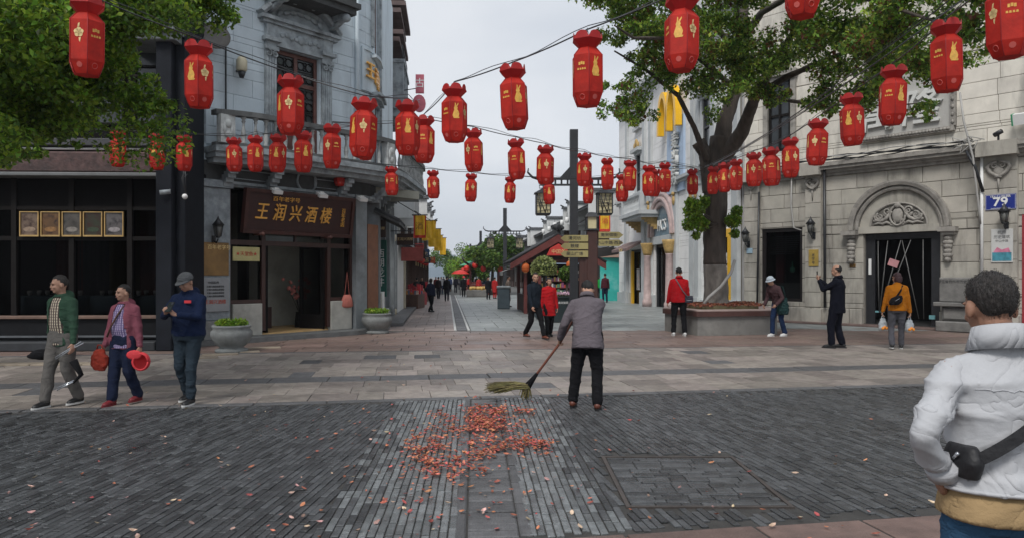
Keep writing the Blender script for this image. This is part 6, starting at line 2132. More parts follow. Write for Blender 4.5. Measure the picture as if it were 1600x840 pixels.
for s2 in (-1, 1):
    b.add([(0, -.5, apex), (0, D + .5, apex), (s2 * (W2 + .68), D + .5, 2.15), (s2 * (W2 + .68), -.5, 2.15), (0, -.5, apex - .1), (0, D + .5, apex - .1), (s2 * (W2 + .68), D + .5, 2.05), (s2 * (W2 + .68), -.5, 2.05)],
          [(0, 1, 2, 3), (7, 6, 5, 4), (0, 3, 7, 4), (1, 5, 6, 2), (3, 2, 6, 7), (0, 4, 5, 1)])
ro = b.build('roof', tile_m, t)
b = MB()
for s2 in (-1, 1):
    k = 0
    while k < 21:
        y_ = -.5 + (D + 1.0) * k / 20
        b.tube([(0, y_, apex + .03), (s2 * (W2 + .7), y_, 2.18)], .05, 5); k += 1
tag(b.build('roof_tiles', tile_m, ro, fix=False), kind='stuff')
b = MB(); b.box(-.1, .1, -.55, D + .55, apex, apex + .22); b.tube([(0, -.55, apex + .15), (0, -.75, apex + .35), (0, -.7, apex + .45)], [.08, .06, .03], 6); b.ell((-.05, -.4, apex + .3), (.2, .15, .15), 8, 6); b.ell((.1, -.2, apex + .28), (.2, .15, .12), 8, 6)
b.build('ridge', tile_m, ro)
b = MB()
for s2 in (-1, 1):
    b.prism([(0, -.52, apex - .02), (s2 * (W2 + .68), -.52, 2.12), (s2 * (W2 + .68), -.52, 1.86), (0, -.52, apex - .34)], (0, -.05, 0))
b.each('barge_board', kr, t)
b = MB(); b.prism([(-W2, -.0, 2.3), (W2, -.0, 2.3), (0, -.0, apex - .15)], (0, .05, 0)); b.build('gable_panel', kd, t)
b = MB(); b.prism([(-.5, -.58, 2.45), (.5, -.58, 2.45), (.35, -.58, 2.75), (0, -.58, 2.95), (-.35, -.58, 2.75)], (0, .05, 0)); b.build('red_plaque', M('bright_red_plaque', (.5, .04, .03), .5, .15, 5, .1), t)
text('中国年', .2, gold_l, t, (0, -.585, 2.6), .01, 'lettering')
b = MB(); b.box(-W2 + .3, W2 - .2, -.35, -.05, 2.1, 2.14); b.build('lamp_strip', M('pale_blue_panel'), t)
for k in range(4):
    b = MB(); b.box(-W2 + .4, W2 - .1, .15, .5, .8 + .28 * k, .83 + .28 * k); b.build('shelf', kr, t)
gcol = [(.6, .08, .06), (.75, .7, .65), (.1, .1, .15), (.55, .35, .1), (.3, .08, .2), (.1, .25, .15)]
gm = [M('goods_%s' % 'abcdef'[i], c_, .5, .3, 9, 0) for i, c_ in enumerate(gcol)]
gb = [MB() for _ in gcol]
for k in range(4):
    x = -W2 + .45
    while x < W2 - .15:
        w = R.uniform(.04, .1); h = R.uniform(.12, .22)
        gb[R.randrange(6)].box(x, x + w, .18, .18 + w, .83 + .28 * k, .83 + .28 * k + h); x += w + .02
for i, g_ in enumerate(gb): tag(g_.build('goods', gm[i], t), kind='stuff')
b = MB(); b.add([(-W2 - .02, .3, 2.1), (-W2 - .02, 2.6, 2.1), (-W2 - .95, 2.6, 1.8), (-W2 - .95, .3, 1.8), (-W2 - .95, 2.6, 1.62), (-W2 - .95, .3, 1.62)], [(0, 1, 2, 3), (3, 2, 4, 5)]); b.build('awning', M('grey_awning', (.4, .4, .38), .8, .15, 4, .1), t)
orange_l = M('orange_paper', (.8, .2, .05), .6, .1, 5, 0, trans=.4)

def round_lantern(px, py, Z, label, r_=.2):
    q = P(px, py, Z)
    t_ = thing('round_lantern', label, 'lantern', q, 0)
    m_ = MB(); m_.lathe([(r_ * .4, -r_ * 1.1), (r_ * .85, -r_ * .75), (r_, 0), (r_ * .85, r_ * .75), (r_ * .4, r_ * 1.1)], 14); m_.build('shade', orange_l, t_)
    m_ = MB(); m_.lathe([(r_ * .42, -r_ * 1.2), (r_ * .42, -r_ * 1.1)], 12); m_.lathe([(r_ * .42, r_ * 1.1), (r_ * .42, r_ * 1.2)], 12); m_.tube([(0, 0, r_ * 1.2), (0, 0, r_ * 2.2)], .01, 5); m_.build('cap_rings', gold_l, t_)

round_lantern(821, 418, 31.0, 'orange round lantern at the left corner of the kiosk', .17)
round_lantern(889, 413, 31.0, 'orange round lantern hanging above the small topiary', .12)
# items beside the kiosk
t = thing('rubbish_bin', 'grey street bin standing left of the kiosk', 'bin', ((787 - 800) / F * 36, 36, 0))
b = MB(); b.bbox(-.3, .3, -.25, .25, 0, 1.0, .03); b.build('body', M('blue_grey_bin', (.08, .11, .13), .5, .2, 4, .1), t)
b = MB(); b.bbox(-.34, .34, -.3, .3, 1.0, 1.12, .03); b.build('lid', blue_t, t)
t = thing('display_table', 'low display stand of goods in front of the far stalls', 'stand', ((746 - 800) / F * 56, 56, 0))
b = MB(); b.bbox(-.8, .8, -.5, .5, 0, .55, .05); b.build('base', M('weathered_granite'), t)
b = MB()
for k in range(16): b.ell((R.uniform(-.7, .7), R.uniform(-.4, .4), .65), .16, 6, 5)
tag(b.build('goods', gm[3], t), kind='stuff')
for i, (px, Z, lab) in enumerate(((757, 62, 'red framed stall with an open red parasol half way up the street'), (745, 82, 'small red framed stall far up the street'))):
    t = thing('market_stall', lab, 'stall', ((px - 800) / F * Z, Z, 0), .05)
    b = MB()
    for x in (-1.2, 1.2):
        for y_ in (0, 2): b.box(x - .08, x + .08, y_ - .08, y_ + .08, 0, 2.6)
    b.box(-1.2, 1.2, -.1, 2.1, 0, .9)
    b.build('frame', kr, t)
    b = MB(); b.lathe([(2.1, 2.5), (1.2, 2.9), (.3, 3.7), (.05, 3.8)], 4, (0, 1, 0), False, math.pi / 4)
    for q in range(4):
        a_ = math.pi / 4 + q * math.pi / 2
        b.tube([(1.9 * math.cos(a_), 1 + 1.9 * math.sin(a_), 2.55), (2.4 * math.cos(a_), 1 + 2.4 * math.sin(a_), 2.75), (2.7 * math.cos(a_), 1 + 2.7 * math.sin(a_), 3.2)], [.1, .08, .03], 5)
    b.build('roof', tile_m, t)
    for q in range(5):
        b = MB(); b.ell((-1.5 + .7 * q, -.6, 2.2 + .25 * (q % 2)), (.25, .25, .28), 8, 6); b.build('red_lantern_ball', M('red_ball', (.6, .03, .02), .5, .1, 5, 0), t)
t = thing('parasol', 'open red parasol above the distant walkers on the left', 'parasol', P(719, 432, 60), 0)
t.location.z = 0
b = MB(); b.lathe([(.75, 1.75), (.45, 1.98), (.03, 2.1)], 8, (0, 0, 0), False); b.build('canopy', M('red_ball'), t)
b = MB(); b.tube([(0, 0, 0), (0, 0, 1.8)], .03, 6); b.build('pole', black_m, t)
t = thing('parasol', 'green and white parasol among the far trees', 'parasol', ((737 - 800) / F * 75, 75, 0), 0)
b = MB(); b.lathe([(1.3, 2.6), (.6, 2.95), (.03, 3.1)], 8, (0, 0, 0), False); b.build('canopy', M('green_plastic'), t)
b = MB(); b.tube([(0, 0, 0), (0, 0, 2.7)], .03, 6); b.build('pole', black_m, t)

# dark planter box with flowers and topiaries
px0, px1 = (852 - 800) / F * 25.5, 2.5
t = thing('planter_box', 'large dark green planter box with pale flowers behind the walking couple', 'planter', (px0, 25.4, 0), .05)
b = MB(); b.bbox(0, px1 - px0, 0, 1.0, 0, .84, .02); b.bbox(-.04, px1 - px0 + .04, -.04, 1.04, .84, .9, .01); b.build('box', M('dark_planter_paint', (.018, .028, .03), .4, .2, 4, .05), t)
text('南宋御街', .09, white_p, t, (.62, -.006, .68), .006, 'lettering')

def leaves_np(n, centers, size, seed, flat_=.35, jitter=1.0, droop=0.0):
    """n leaf quads (two folded triangles each) scattered in ellipsoid blobs: centers = [(c, r, weight)]"""
    g = np.random.default_rng(seed)
    w = np.array([c_[2] for c_ in centers], float); w /= w.sum()
    idx = g.choice(len(centers), n, p=w)
    C = np.array([tuple(c_[0]) for c_ in centers])[idx]
    Rr = np.array([c_[1] if isinstance(c_[1], (tuple, list)) else (c_[1],) * 3 for c_ in centers], float)[idx]
    d = g.normal(size=(n, 3)); d /= np.linalg.norm(d, axis=1)[:, None]
    rad_ = g.random(n) ** .45
    pos = C + d * Rr * rad_[:, None] * jitter
    # leaf frames
    a = g.normal(size=(n, 3)); a[:, 2] -= droop; a /= np.linalg.norm(a, axis=1)[:, None]
    nrm = g.normal(size=(n, 3)) * .55 + np.array([0, 0, 1.0]); nrm /= np.linalg.norm(nrm, axis=1)[:, None]
    bvec = np.cross(nrm, a); bl = np.linalg.norm(bvec, axis=1)[:, None] + 1e-6; bvec /= bl
    nn = np.cross(a, bvec)
    s = size * g.uniform(.6, 1.25, n)[:, None]
    p0 = pos - a * s * .5
    p1 = pos + bvec * s * flat_ + nn * s * .08
    p2 = pos + a * s * .55
    p3 = pos - bvec * s * flat_ + nn * s * .08
    V = np.stack([p0, p1, p2, p3], 1).reshape(-1, 3)
    return V

def leaf_mesh(name, V, mat, parent):
    n = len(V) // 4
    me = bpy.data.meshes.new(name)
    me.vertices.add(len(V)); me.vertices.foreach_set('co', V.astype(np.float32).ravel())
    idx = np.arange(n) * 4
    loops = np.stack([idx, idx + 1, idx + 2, idx, idx + 2, idx + 3], 1).ravel()
    me.loops.add(len(loops)); me.loops.foreach_set('vertex_index', loops.astype(np.int32))
    me.polygons.add(2 * n)
    me.polygons.foreach_set('loop_start', (np.arange(2 * n) * 3).astype(np.int32))
    me.polygons.foreach_set('loop_total', np.full(2 * n, 3, np.int32))
    me.materials.append(mat)
    me.update(calc_edges=True)
    o = put(name, me, parent)
    return o

leaf_g = M('bright_green_leaf', (.17, .32, .03), .45, .35, 1.6, 0, isl=.55, hue=.03, col2=(.3, .46, .05), trans=.48)
leaf_d = M('deep_green_leaf', (.06, .13, .022), .5, .35, 1.0, 0, isl=.5, hue=.03, col2=(.14, .24, .035), trans=.38)
leaf_red = M('reddish_leaf', (.2, .085, .035), .5, .4, 1.0, 0, isl=.5, hue=.03, trans=.3)
leaf_y = M('yellow_green_leaf', (.3, .34, .12), .5, .3, 1.5, 0, isl=.35, hue=.02, trans=.3)
bark = M('dark_wet_bark', (.07, .055, .045), .85, .45, 8, 1.0, 30, aniso=(1, 1, .25), stain=(.11, .1, .09), stainamt=.3, stainscale=5, streak=1)
bark_l = M('pale_lower_bark', (.2, .18, .16), .85, .35, 7, 1.0, 30, aniso=(1, 1, .3), stain=(.08, .07, .06), stainamt=.5, stainscale=5)

V = leaves_np(900, [((.15 + .14 * k, .45, .93), (.12, .4, .08), 1) for k in range(9)], .07, 3)
tag(leaf_mesh('plants', V, leaf_d, t), kind='stuff')
V = leaves_np(700, [((.1 + .14 * k, .3, 1.0), (.12, .3, .06), 1) for k in range(9)], .06, 4)
tag(leaf_mesh('pale_flowers', V, M('pink_white_petals', (.75, .5, .6), .6, .3, 9, 0, isl=.4, hue=.04), t), kind='stuff')

def topiary(px, py, Z, rx, rz, mat, label, n=2600, dome=False):
    c = P(px, py, Z)
    t_ = thing('topiary', label, 'topiary', (c.x, c.y, 0), 0)
    g = np.random.default_rng(int(px))
    zc_ = c.z
    V_ = leaves_np(n, [((0, 0, zc_), (rx, rx, rz), 1)], .1, int(px))
    if dome:
        cent = V_.reshape(-1, 4, 3).mean(1); keep = cent[:, 2] > zc_ - rz * .35
        V_ = V_.reshape(-1, 4, 3)[keep].reshape(-1, 3)
    # push leaves to the surface
    leaf_mesh('clipped_crown', V_, mat, t_)
    m_ = MB(); m_.ell((0, 0, zc_), (rx * .82, rx * .82, rz * .82), 16, 12) if not dome else m_.ell((0, 0, zc_ + rz * .15), (rx * .8, rx * .8, rz * .6), 16, 12)
    m_.build('inner_twigs', M('dark_twigs', (.03, .045, .015), .9, .4, 8, .3), t_)
    m_ = MB(); m_.tube([(0, 0, .3), (0, 0, zc_ - rz * .5)], .05, 8); m_.build('stem', bark, t_)
    m_ = MB(); m_.lathe([(.25, 0), (.36, .1), (.4, .5), (.36, .52), (.33, .45), (.05, .45)], 16); m_.build('pot', M('blue_grey_bin'), t_)

topiary(850, 421, 27.4, .5, .52, leaf_y, 'pale green domed topiary rising above the flower box', 3600, True)
topiary(886, 428, 27.0, .33, .28, leaf_d, 'smaller dark green topiary ball beside the black pole', 2000)

def pot(px, py, label, r_=.42):
    g = G(px, py)
    t_ = thing('stone_pot', label, 'pot', (g.x, g.y, 0), 0, 'round stone flower pots')
    sp = M('grey_stone_pot', (.2, .21, .205), .75, .25, 5, .4, 40, stain=(.08, .08, .08), stainamt=.5)
    m_ = MB(); m_.lathe([(r_ * .8, 0), (r_ * .8, .06), (r_ * .55, .1), (r_ * .75, .16), (r_ * 1.02, .34), (r_, .44), (r_ * .88, .5), (r_ * .95, .53), (r_ * .95, .57), (r_ * .8, .57), (r_ * .75, .5), (.02, .48)], 28); m_.build('bowl', sp, t_)
    V_ = leaves_np(700, [((r_ * .45 * math.cos(k), r_ * .45 * math.sin(k), .62), (r_ * .4, r_ * .4, .09), 1) for k in range(6)], .1, int(px), .2)
    leaf_mesh('plant', V_, leaf_g, t_)

pot(362, 549, 'round grey stone pot with low green plants in front of the tavern plaques')
pot(589, 520, 'round grey stone pot beside the brown shutter board')
pot(1302, 500, 'small stone pot half hidden behind the man in black', .3)

# ============================================================ the big tree in its planter
tz = 21.6
tx = (1117 - 800) / F * tz
t = thing('stone_planter', 'long granite planter bench with a dark wooden seat around the big tree', 'planter', (0, 0, 0))
pc = [G(1044, 520), G(1090, 524), G(1206, 522)]
f0 = Vector((pc[1].x, pc[1].y)); f1 = Vector((pc[2].x + .15, pc[2].y + .0)); l0 = Vector(((1041 - 800) / F * 21.4, 21.6))
bk = Vector((l0.x + .5, l0.y + 1.6)); br2 = Vector((f1.x + .6, f1.y + 3.2));
poly = [l0, f0, f1, br2, bk]
cen = sum(poly, Vector((0, 0))) / 5
gran = M('planter_granite', (.2, .195, .18), .7, .25, 4, .4, 40, stain=(.09, .085, .08), stainamt=.6, stainscale=2)
b = MB(); b.prism([(p.x, p.y, 0) for p in poly], (0, 0, .52)); b.build('granite_wall', gran, t)
def grow(k, z0, z1, mb): mb.prism([(cen.x + (p.x - cen.x) * k, cen.y + (p.y - cen.y) * k, z0) for p in poly], (0, 0, z1 - z0))
b = MB(); grow(1.045, .52, .66, b); b.build('wooden_seat', M('dark_red_seat', (.08, .035, .028), .45, .2, 5, .15), t)
b = MB(); grow(1.03, .66, .69, b); b.build('pale_seat_top', M('pale_pink_seat', (.4, .31, .28), .55, .15, 4, .1), t)
b = MB(); grow(.72, .69, .78, b); b.build('soil_edge', M('olive_edge', (.12, .1, .05), .8, .3, 5, .4), t)
V = leaves_np(4200, [((cen.x + (p.x - cen.x) * k * .68, cen.y + (p.y - cen.y) * k * .68, .8), (.35, .35, .035), 1) for p in poly + [(poly[i] + poly[(i + 1) % 5]) / 2 for i in range(5)] for k in (.3, .6, .95)], .07, 8)
o = leaf_mesh('red_bedding_plants', V, M('red_bedding', (.28, .03, .03), .6, .5, 6, 0, isl=.5, hue=.02, col2=(.3, .12, .05)), t); tag(o, kind='stuff')

tr = thing('street_tree', 'big dark trunked tree growing from the granite planter bench, crown over the crossing', 'tree', (0, 0, 0))
def tp(px, py, Z=tz): return P(px, py, Z)
def trunk_tube(mb, pts, rs, seg=40, lumps=.08, seed=1):
    """a bark tube with uneven radius"""
    pts = [Vector(p) for p in pts]
    P2, R2 = [], []
    for i in range(len(pts) - 1):
        for k in range(14):
            f_ = k / 14
            P2.append(pts[i].lerp(pts[i + 1], f_)); R2.append(rs[i] + (rs[i + 1] - rs[i]) * f_)
    P2.append(pts[-1]); R2.append(rs[-1])
    n0 = len(mb.v)
    mb.tube(P2, R2, seg)
    for j in range(n0, len(mb.v)):
        q = (j - n0) // seg
        if q >= len(P2): break
        c = P2[q]; v = Vector(mb.v[j]); d_ = v - c
        f_ = 1 + lumps * (noise.noise(Vector((v.x * 2.2 + seed, v.y * 2.2, v.z * .7))) * 2 + noise.noise(Vector((v.x * 6, v.y * 6, v.z * 2))) * .9 + (1 - abs(noise.noise(Vector((v.x * 13, v.y * 13, v.z * 2.5)))) * 4) * .45)
        mb.v[j] = tuple(c + d_ * f_)
b = MB()
trunk_tube(b, [(tx + .05, tz, .6), (tx + .03, tz, 1.0), (tx, tz, 1.95)], [.42, .36, .325]); b.build('lower_trunk', bark_l, tr)
b = MB()
trunk_tube(b, [(tx, tz, 1.94), (tx, tz, 3.0), (tx + .02, tz, 4.3), tp(1120, 268), tp(1128, 215)], [.33, .31, .33, .34, .3])
trunk_tube(b, [tp(1125, 245), tp(1132, 190), tp(1150, 140), tp(1155, 70), tp(1170, -40)], [.26, .22, .18, .15, .1], 24)
trunk_tube(b, [tp(1128, 250), tp(1160, 205, 21), tp(1180, 150, 20.2), tp(1215, 90, 19), tp(1260, 20, 17.5)], [.24, .19, .15, .11, .06], 24)
trunk_tube(b, [tp(1110, 300), tp(1104, 262), tp(1102, 240), tp(1090, 222)], [.24, .19, .16, .19], 24, .15)
b.build('trunk', bark, tr)
br_ends = [((1104, 250, 21.4), (1085, 200, 20.8), (1060, 150, 20), (1010, 110, 19), (960, 80, 18.5), .1), ((1155, 90, 21.6), (1110, 30, 20.5), (1060, -10, 19), (1000, -20, 18), (950, 0, 17), .1),
           ((1180, 150, 20.2), (1230, 120, 18.8), (1300, 90, 17.5), (1380, 60, 16.5), (1450, 50, 16), .1), ((1155, 70, 21.6), (1190, 20, 19), (1260, -20, 16.5), (1360, 0, 14), (1480, 40, 12.5), .11),
           ((1150, 140, 21.6), (1090, 90, 19.5), (1040, 60, 17.5), (990, 60, 16), (960, 40, 15), .08), ((1180, 150, 20.2), (1250, 160, 19.5), (1330, 165, 18.5), (1400, 165, 18), (1450, 160, 17.5), .06),
           ((1155, 70, 21.6), (1150, 10, 18.5), (1180, -30, 15.5), (1250, -50, 13), (1350, -40, 11), .09)]
for e in br_ends:
    b = MB(); pts = [P(*q) for q in e[:-1]]; trunk_tube(b, pts, [e[-1] * f_ for f_ in (1, .8, .6, .4, .2)], 8, .1); b.build('limb', bark, tr)
# crown blobs (px, py, depth, radius)
cb = []
rr = random.Random(11)
base_ = [(965, 20, 19, .9), (990, 55, 18, .9), (985, 95, 18.5, .6), (1010, 130, 19, .7), (975, 150, 19, .55), (970, 185, 19, .45), (1005, 175, 19, .5), (1040, 20, 18.5, 1.1), (1060, 75, 19, 1.0), (1055, 125, 19.5, .8), (1095, 20, 18, 1.1), (1110, 70, 19, 1.1),
         (1120, 120, 20, .9), (1165, 40, 18, 1.2), (1180, 95, 19, 1.0), (1165, 140, 18, .7), (1240, 30, 17, 1.2), (1230, 95, 18, 1.0), (1215, 145, 18.5, .6), (1290, 100, 17, 1.0), (1280, 40, 16, 1.1), (1340, 60, 15.5, 1.0), (1330, 125, 16.5, .8), (1290, 155, 17.5, .45),
         (1400, 40, 14.5, 1.0), (1385, 100, 15.5, .8), (1370, 150, 16, .5), (1450, 70, 14, .75), (1440, 120, 15, .5), (1500, 30, 13, .8), (1440, 165, 15.5, .35), (1530, 60, 12.5, .45), (1300, 175, 17.5, .25), (1310, 160, 17, .3),
         (940, -20, 18, .8), (1000, -60, 17.5, 1.3), (1080, -80, 17, 1.5), (1180, -80, 16.5, 1.6), (1300, -70, 15, 1.5), (1420, -50, 13.5, 1.2), (1520, -40, 12, .9), (1560, 10, 12, .45), (1480, -10, 13, .8)]
for (px, py, Z, r_) in base_:
    c = P(px, py, Z)
    for k in range(7):
        q = Vector((rr.gauss(0, 1), rr.gauss(0, 1.2), rr.gauss(0, .8))) * r_ * .5
        cb.append((c + q, (r_ * rr.uniform(.25, .5), r_ * rr.uniform(.3, .55), r_ * rr.uniform(.15, .36)), r_ ** 2))
nA = int(len(cb))
V = leaves_np(26000, cb, .11, 21, .3, 1.0, .3)
leaf_mesh('crown', V, leaf_d, tr)
V = leaves_np(46000, [c_ for c_ in cb], .1, 22, .3, 1.1, .3)
leaf_mesh('crown', V, M('mid_green_leaf', (.27, .4, .06), .45, .4, 1.6, 0, isl=.55, hue=.04, trans=.45), tr)
V = leaves_np(4500, [c_ for i, c_ in enumerate(cb) if i % 2 == 0], .12, 23, .3, 1.0, .3)
leaf_mesh('reddening_leaves', V, leaf_red, tr)
# sprouts low on the trunk
sc_b = []
for (px, py, r_) in ((1085, 330, .32), (1078, 350, .25), (1095, 350, .25), (1088, 368, .14), (1080, 318, .2), (1145, 345, .25), (1152, 330, .18), (1148, 365, .15), (1100, 315, .2)):
    sc_b.append((P(px, py, 21.2), (r_, r_, r_ * .9), r_ ** 2))
V = leaves_np(3200, sc_b, .12, 24, .25, 1.0, .6); leaf_mesh('trunk_sprouts', V, leaf_g, tr)
b = MB()
for c in sc_b[:6]:
    b.tube([(tx, tz - .3, 3.1), Vector((tx, tz, 3.2)).lerp(c[0], .6), c[0]], [.03, .02, .01], 5)
b.build('sprout_twigs', bark, tr)
t = thing('pale_hose', 'pale bent pipe leaning against the base of the big tree', 'pipe', (0, 0, 0))
b = MB(); b.tube([(tx + .42, tz - .55, 2.05), (tx + .3, tz - .58, 1.7), (tx + .0, tz - .6, 1.3), (tx - .35, tz - .62, 1.0), (tx - .5, tz - .65, .8)], .045, 8); b.build('pipe', M('pale_cable'), t)

# ============================================================ dark tree on the left edge
tl = thing('broadleaf_tree', 'leafy green tree hanging over the dark shop from the left edge', 'tree', (0, 0, 0))
b = MB(); trunk_tube(b, [(-10.6, 11.6, -.02), (-10.5, 11.6, 2.0), (-10.2, 11.5, 3.8)], [.42, .36, .32])
trunk_tube(b, [(-10.2, 11.5, 3.7), (-9.4, 11.4, 4.8), (-8.2, 11.2, 5.6), (-6.6, 11.0, 6.3), (-5.2, 11, 6.6)], [.26, .2, .15, .1, .04], 12)
trunk_tube(b, [(-10.2, 11.5, 3.7), (-10.3, 11.2, 5.5), (-9.6, 11, 7.3)], [.26, .2, .1], 12)
trunk_tube(b, [(-9.4, 11.4, 4.7), (-8.2, 11.4, 4.6), (-7.0, 11.6, 4.7), (-6.0, 11.8, 4.8)], [.14, .1, .07, .03], 10)
b.build('trunk', bark, tl)
lbs = [(20, 40, 9.5, 1.2), (90, 30, 10, 1.1), (150, 20, 10.5, 1.0), (210, 15, 11, .9), (270, 5, 11.5, .7), (310, -5, 12, .5), (335, 0, 12, .2), (20, 110, 10, 1.2), (95, 105, 10.5, 1.0), (160, 75, 10.8, .7), (185, 55, 11, .55), (20, 180, 10.5, 1.0), (90, 160, 11, .75),
       (160, 140, 11.2, .45), (200, 125, 11.5, .45), (215, 150, 11.8, .4), (245, 158, 12, .3), (190, 160, 11.8, .22), (235, 172, 12, .22), (262, 165, 12.1, .18), (105, 190, 11.5, .25), (55, 203, 11, .45), (0, 220, 10.5, .5), (120, 228, 11.6, .12), (140, 180, 11.8, .2), (-60, 60, 9, 1.5), (-60, 170, 9.5, 1.3), (-50, -40, 9, 1.6), (80, -50, 9.5, 1.5), (200, -50, 10.5, 1.3), (300, -50, 11.5, .9)]
cb2 = []
for (px, py, Z, r_) in lbs:
    c = P(px, py, Z)
    for k in range(7):
        q = Vector((rr.gauss(0, 1), rr.gauss(0, 1.3), rr.gauss(0, .8))) * r_ * .45
        cb2.append((c + q, (r_ * rr.uniform(.3, .5), r_ * rr.uniform(.3, .6), r_ * rr.uniform(.2, .4)), r_ ** 2))
V = leaves_np(22000, cb2, .085, 31, .32, 1.0, .4); leaf_mesh('crown', V, leaf_d, tl)
V = leaves_np(48000, [c_ for i, c_ in enumerate(cb2) if i % 4 != 0], .085, 32, .32, 1.12, .4); leaf_mesh('crown', V, leaf_g, tl)  # brighter outer leaves: sunlit clumps put into the leaf colour

# far street trees
for i, (px, py, Z, r_, lab) in enumerate(((768, 400, 62, 1.7, 'round green street tree left of the second lamp pole'), (782, 388, 68, 1.7, 'green street tree behind the second lamp pole'), (738, 412, 85, 1.9, 'light green street tree among the far stalls'),
                                          (727, 418, 110, 2.4, 'distant green tree far down the street'), (748, 415, 75, 1.3, 'small green tree beside the far red stall'), (716, 422, 150, 3, 'faint last green tree at the street end'), (700, 410, 130, 2.5, 'faint tree at the left end of the street'))):
    c = P(px, py, Z)
    t = thing('street_tree', lab, 'tree', (c.x, c.y, 0), 0, 'small trees up the street')
    bl_ = [((rr.gauss(0, .45) * r_, rr.gauss(0, .45) * r_, c.z + rr.gauss(0, .35) * r_), r_ * rr.uniform(.35, .55), 1) for _ in range(14)]
    V = leaves_np(5000, bl_, .28, 40 + i, .35); leaf_mesh('crown', V, leaf_g if i in (2, 3, 5) else leaf_d, t)
    b = MB(); b.tube([(0, 0, 0), (.1, 0, c.z * .6), (0, 0, c.z)], [.16, .12, .05], 8); b.build('trunk', bark, t)
# ============================================================ strings of red lanterns
lan_red = M('red_lantern_fabric', (.62, .032, .018), .65, .25, 6, .15, trans=.42)
lan_dk = M('red_lantern_edge', (.42, .015, .015), .5, .12, 3, .05, trans=.2)
lan_gold = M('gold_print', (.75, .42, .08), .45, .2, 30, 0)
lan_goldp = M('pale_gold_print', (.75, .55, .25), .45, .2, 30, 0)
LR = .155                 # body radius
a6 = [math.pi / 3 * k + math.pi / 6 for k in range(6)]

def hexring(r_, z, ph=0): return [(r_ * math.cos(a + ph), r_ * math.sin(a + ph), z) for a in a6]

def hexloft(prof):
    m = MB()
    vs = []
    for r_, z in prof: vs += hexring(r_, z)
    fs = [(i * 6 + k, i * 6 + (k + 1) % 6, (i + 1) * 6 + (k + 1) % 6, (i + 1) * 6 + k) for i in range(len(prof) - 1) for k in range(6)]
    m.add(vs, fs)
    return m

# body z from -.36 (bottom) to +.36 (top of the crown)
mb_ = hexloft([(.105, -.36), (.12, -.33), (LR, -.24), (LR, .12), (.086, .2)])
mb_.add(hexring(.105, -.36), [(5, 4, 3, 2, 1, 0)])
body_me = mb_.mesh('body', lan_red)
m = MB()
for k in range(6):             # six flared petals with rounded tops
    a0, a1 = a6[k], a6[(k + 1) % 6]
    if a1 < a0: a1 += 2 * math.pi
    def rp_(f_, r_, z):
        p0 = Vector((r_ * math.cos(a0), r_ * math.sin(a0), z)); p1 = Vector((r_ * math.cos(a1), r_ * math.sin(a1), z)); return p0.lerp(p1, f_)
    n = 6
    vs = []
    for i in range(n + 1):
        f_ = i / n
        sc_ = math.sin(math.pi * f_) ** .5
        vs += [rp_(f_, .086, .2), rp_(f_, .16, .275), rp_(f_, .158 - .012 * (1 - sc_), .29 + .06 * sc_)]
    m.add(vs, [(3 * i + j, 3 * i + 3 + j, 3 * i + 4 + j, 3 * i + 1 + j) for i in range(n) for j in range(2)])
crown_me = m.mesh('petal_crown', lan_dk)
# edge ribs
m = MB()
for a in a6:
    pr = [(.108, -.36), (.123, -.33), (LR + .003, -.24), (LR + .003, .12), (.089, .2)]
    m.tube([(r_ * math.cos(a), r_ * math.sin(a), z) for r_, z in pr], .0045, 4)
rib_me = m.mesh('edge_ribs', lan_dk)
m = MB()
m.tube([(.0, 0, .2), (.0, 0, .40)], .004, 4)
for a in (a6[0], a6[2], a6[4]): m.tube([(0, 0, .38), (.09 * math.cos(a), .09 * math.sin(a), .21)], .003, 4)
hook_me = m.mesh('wire_hook', M('black_metal'))

def face_frame(k):
    am = (a6[k] + (a6[(k + 1) % 6] + (2 * math.pi if k == 5 else 0))) / 2
    d = LR * math.cos(math.pi / 6) + .003
    return am, d

def on_face(k, pts, mb, th=.0015, tilt=0.0, r0=None, z0=0.0):
    am, d = face_frame(k)
    n = Vector((math.cos(am), math.sin(am), 0)); tv = Vector((-math.sin(am), math.cos(am), 0))
    ps = [n * (d if r0 is None else r0) + tv * x + Vector((0, 0, z)) for x, z in pts]
    mb.prism(ps, n * -th)

rabbit = [(-.03, -.09), (.035, -.09), (.045, -.075), (.03, -.07), (.04, -.035), (.028, .0), (.012, .02), (.02, .035), (.012, .055), (.03, .085), (.026, .1), (.008, .075), (-.004, .055), (-.004, .095), (-.014, .1), (-.018, .055), (-.028, .035), (-.022, .015), (-.035, -.02), (-.045, -.055)]
mr, mf = MB(), MB()
for k in (0, 3): on_face(k, rabbit, mr)
for k in (1, 4):
    for q in range(5):
        a = q * 1.2566 + .3
        on_face(k, [(.024 * math.cos(a) + .022 * math.cos(j * .785), .024 * math.sin(a) + .022 * math.sin(j * .785)) for j in range(8)], mf)
    on_face(k, [(-.012, .045), (.004, .05), (.01, .085), (-.006, .08)], mf); on_face(k, [(.0, -.05), (.02, -.045), (.012, -.09), (.004, -.08)], mf)
for k in (2, 5):
    for (x, z) in ((-.022, .03), (.0, .035), (.022, .03)):
        on_face(k, [(x - .009, z - .014), (x + .009, z - .014), (x + .009, z + .014), (x - .009, z + .014)], mr)
    for x in (-.036, -.012, .012, .036):
        on_face(k, [(x - .009, -.03), (x + .009, -.03), (x + .007, -.012), (x - .007, -.012)], mr)
rabbit_me = mr.mesh('gold_rabbit_print', lan_gold)
flower_me = mf.mesh('gold_flower_print', lan_goldp)
m = MB()
am_ = math.atan2(.09, LR - .12)
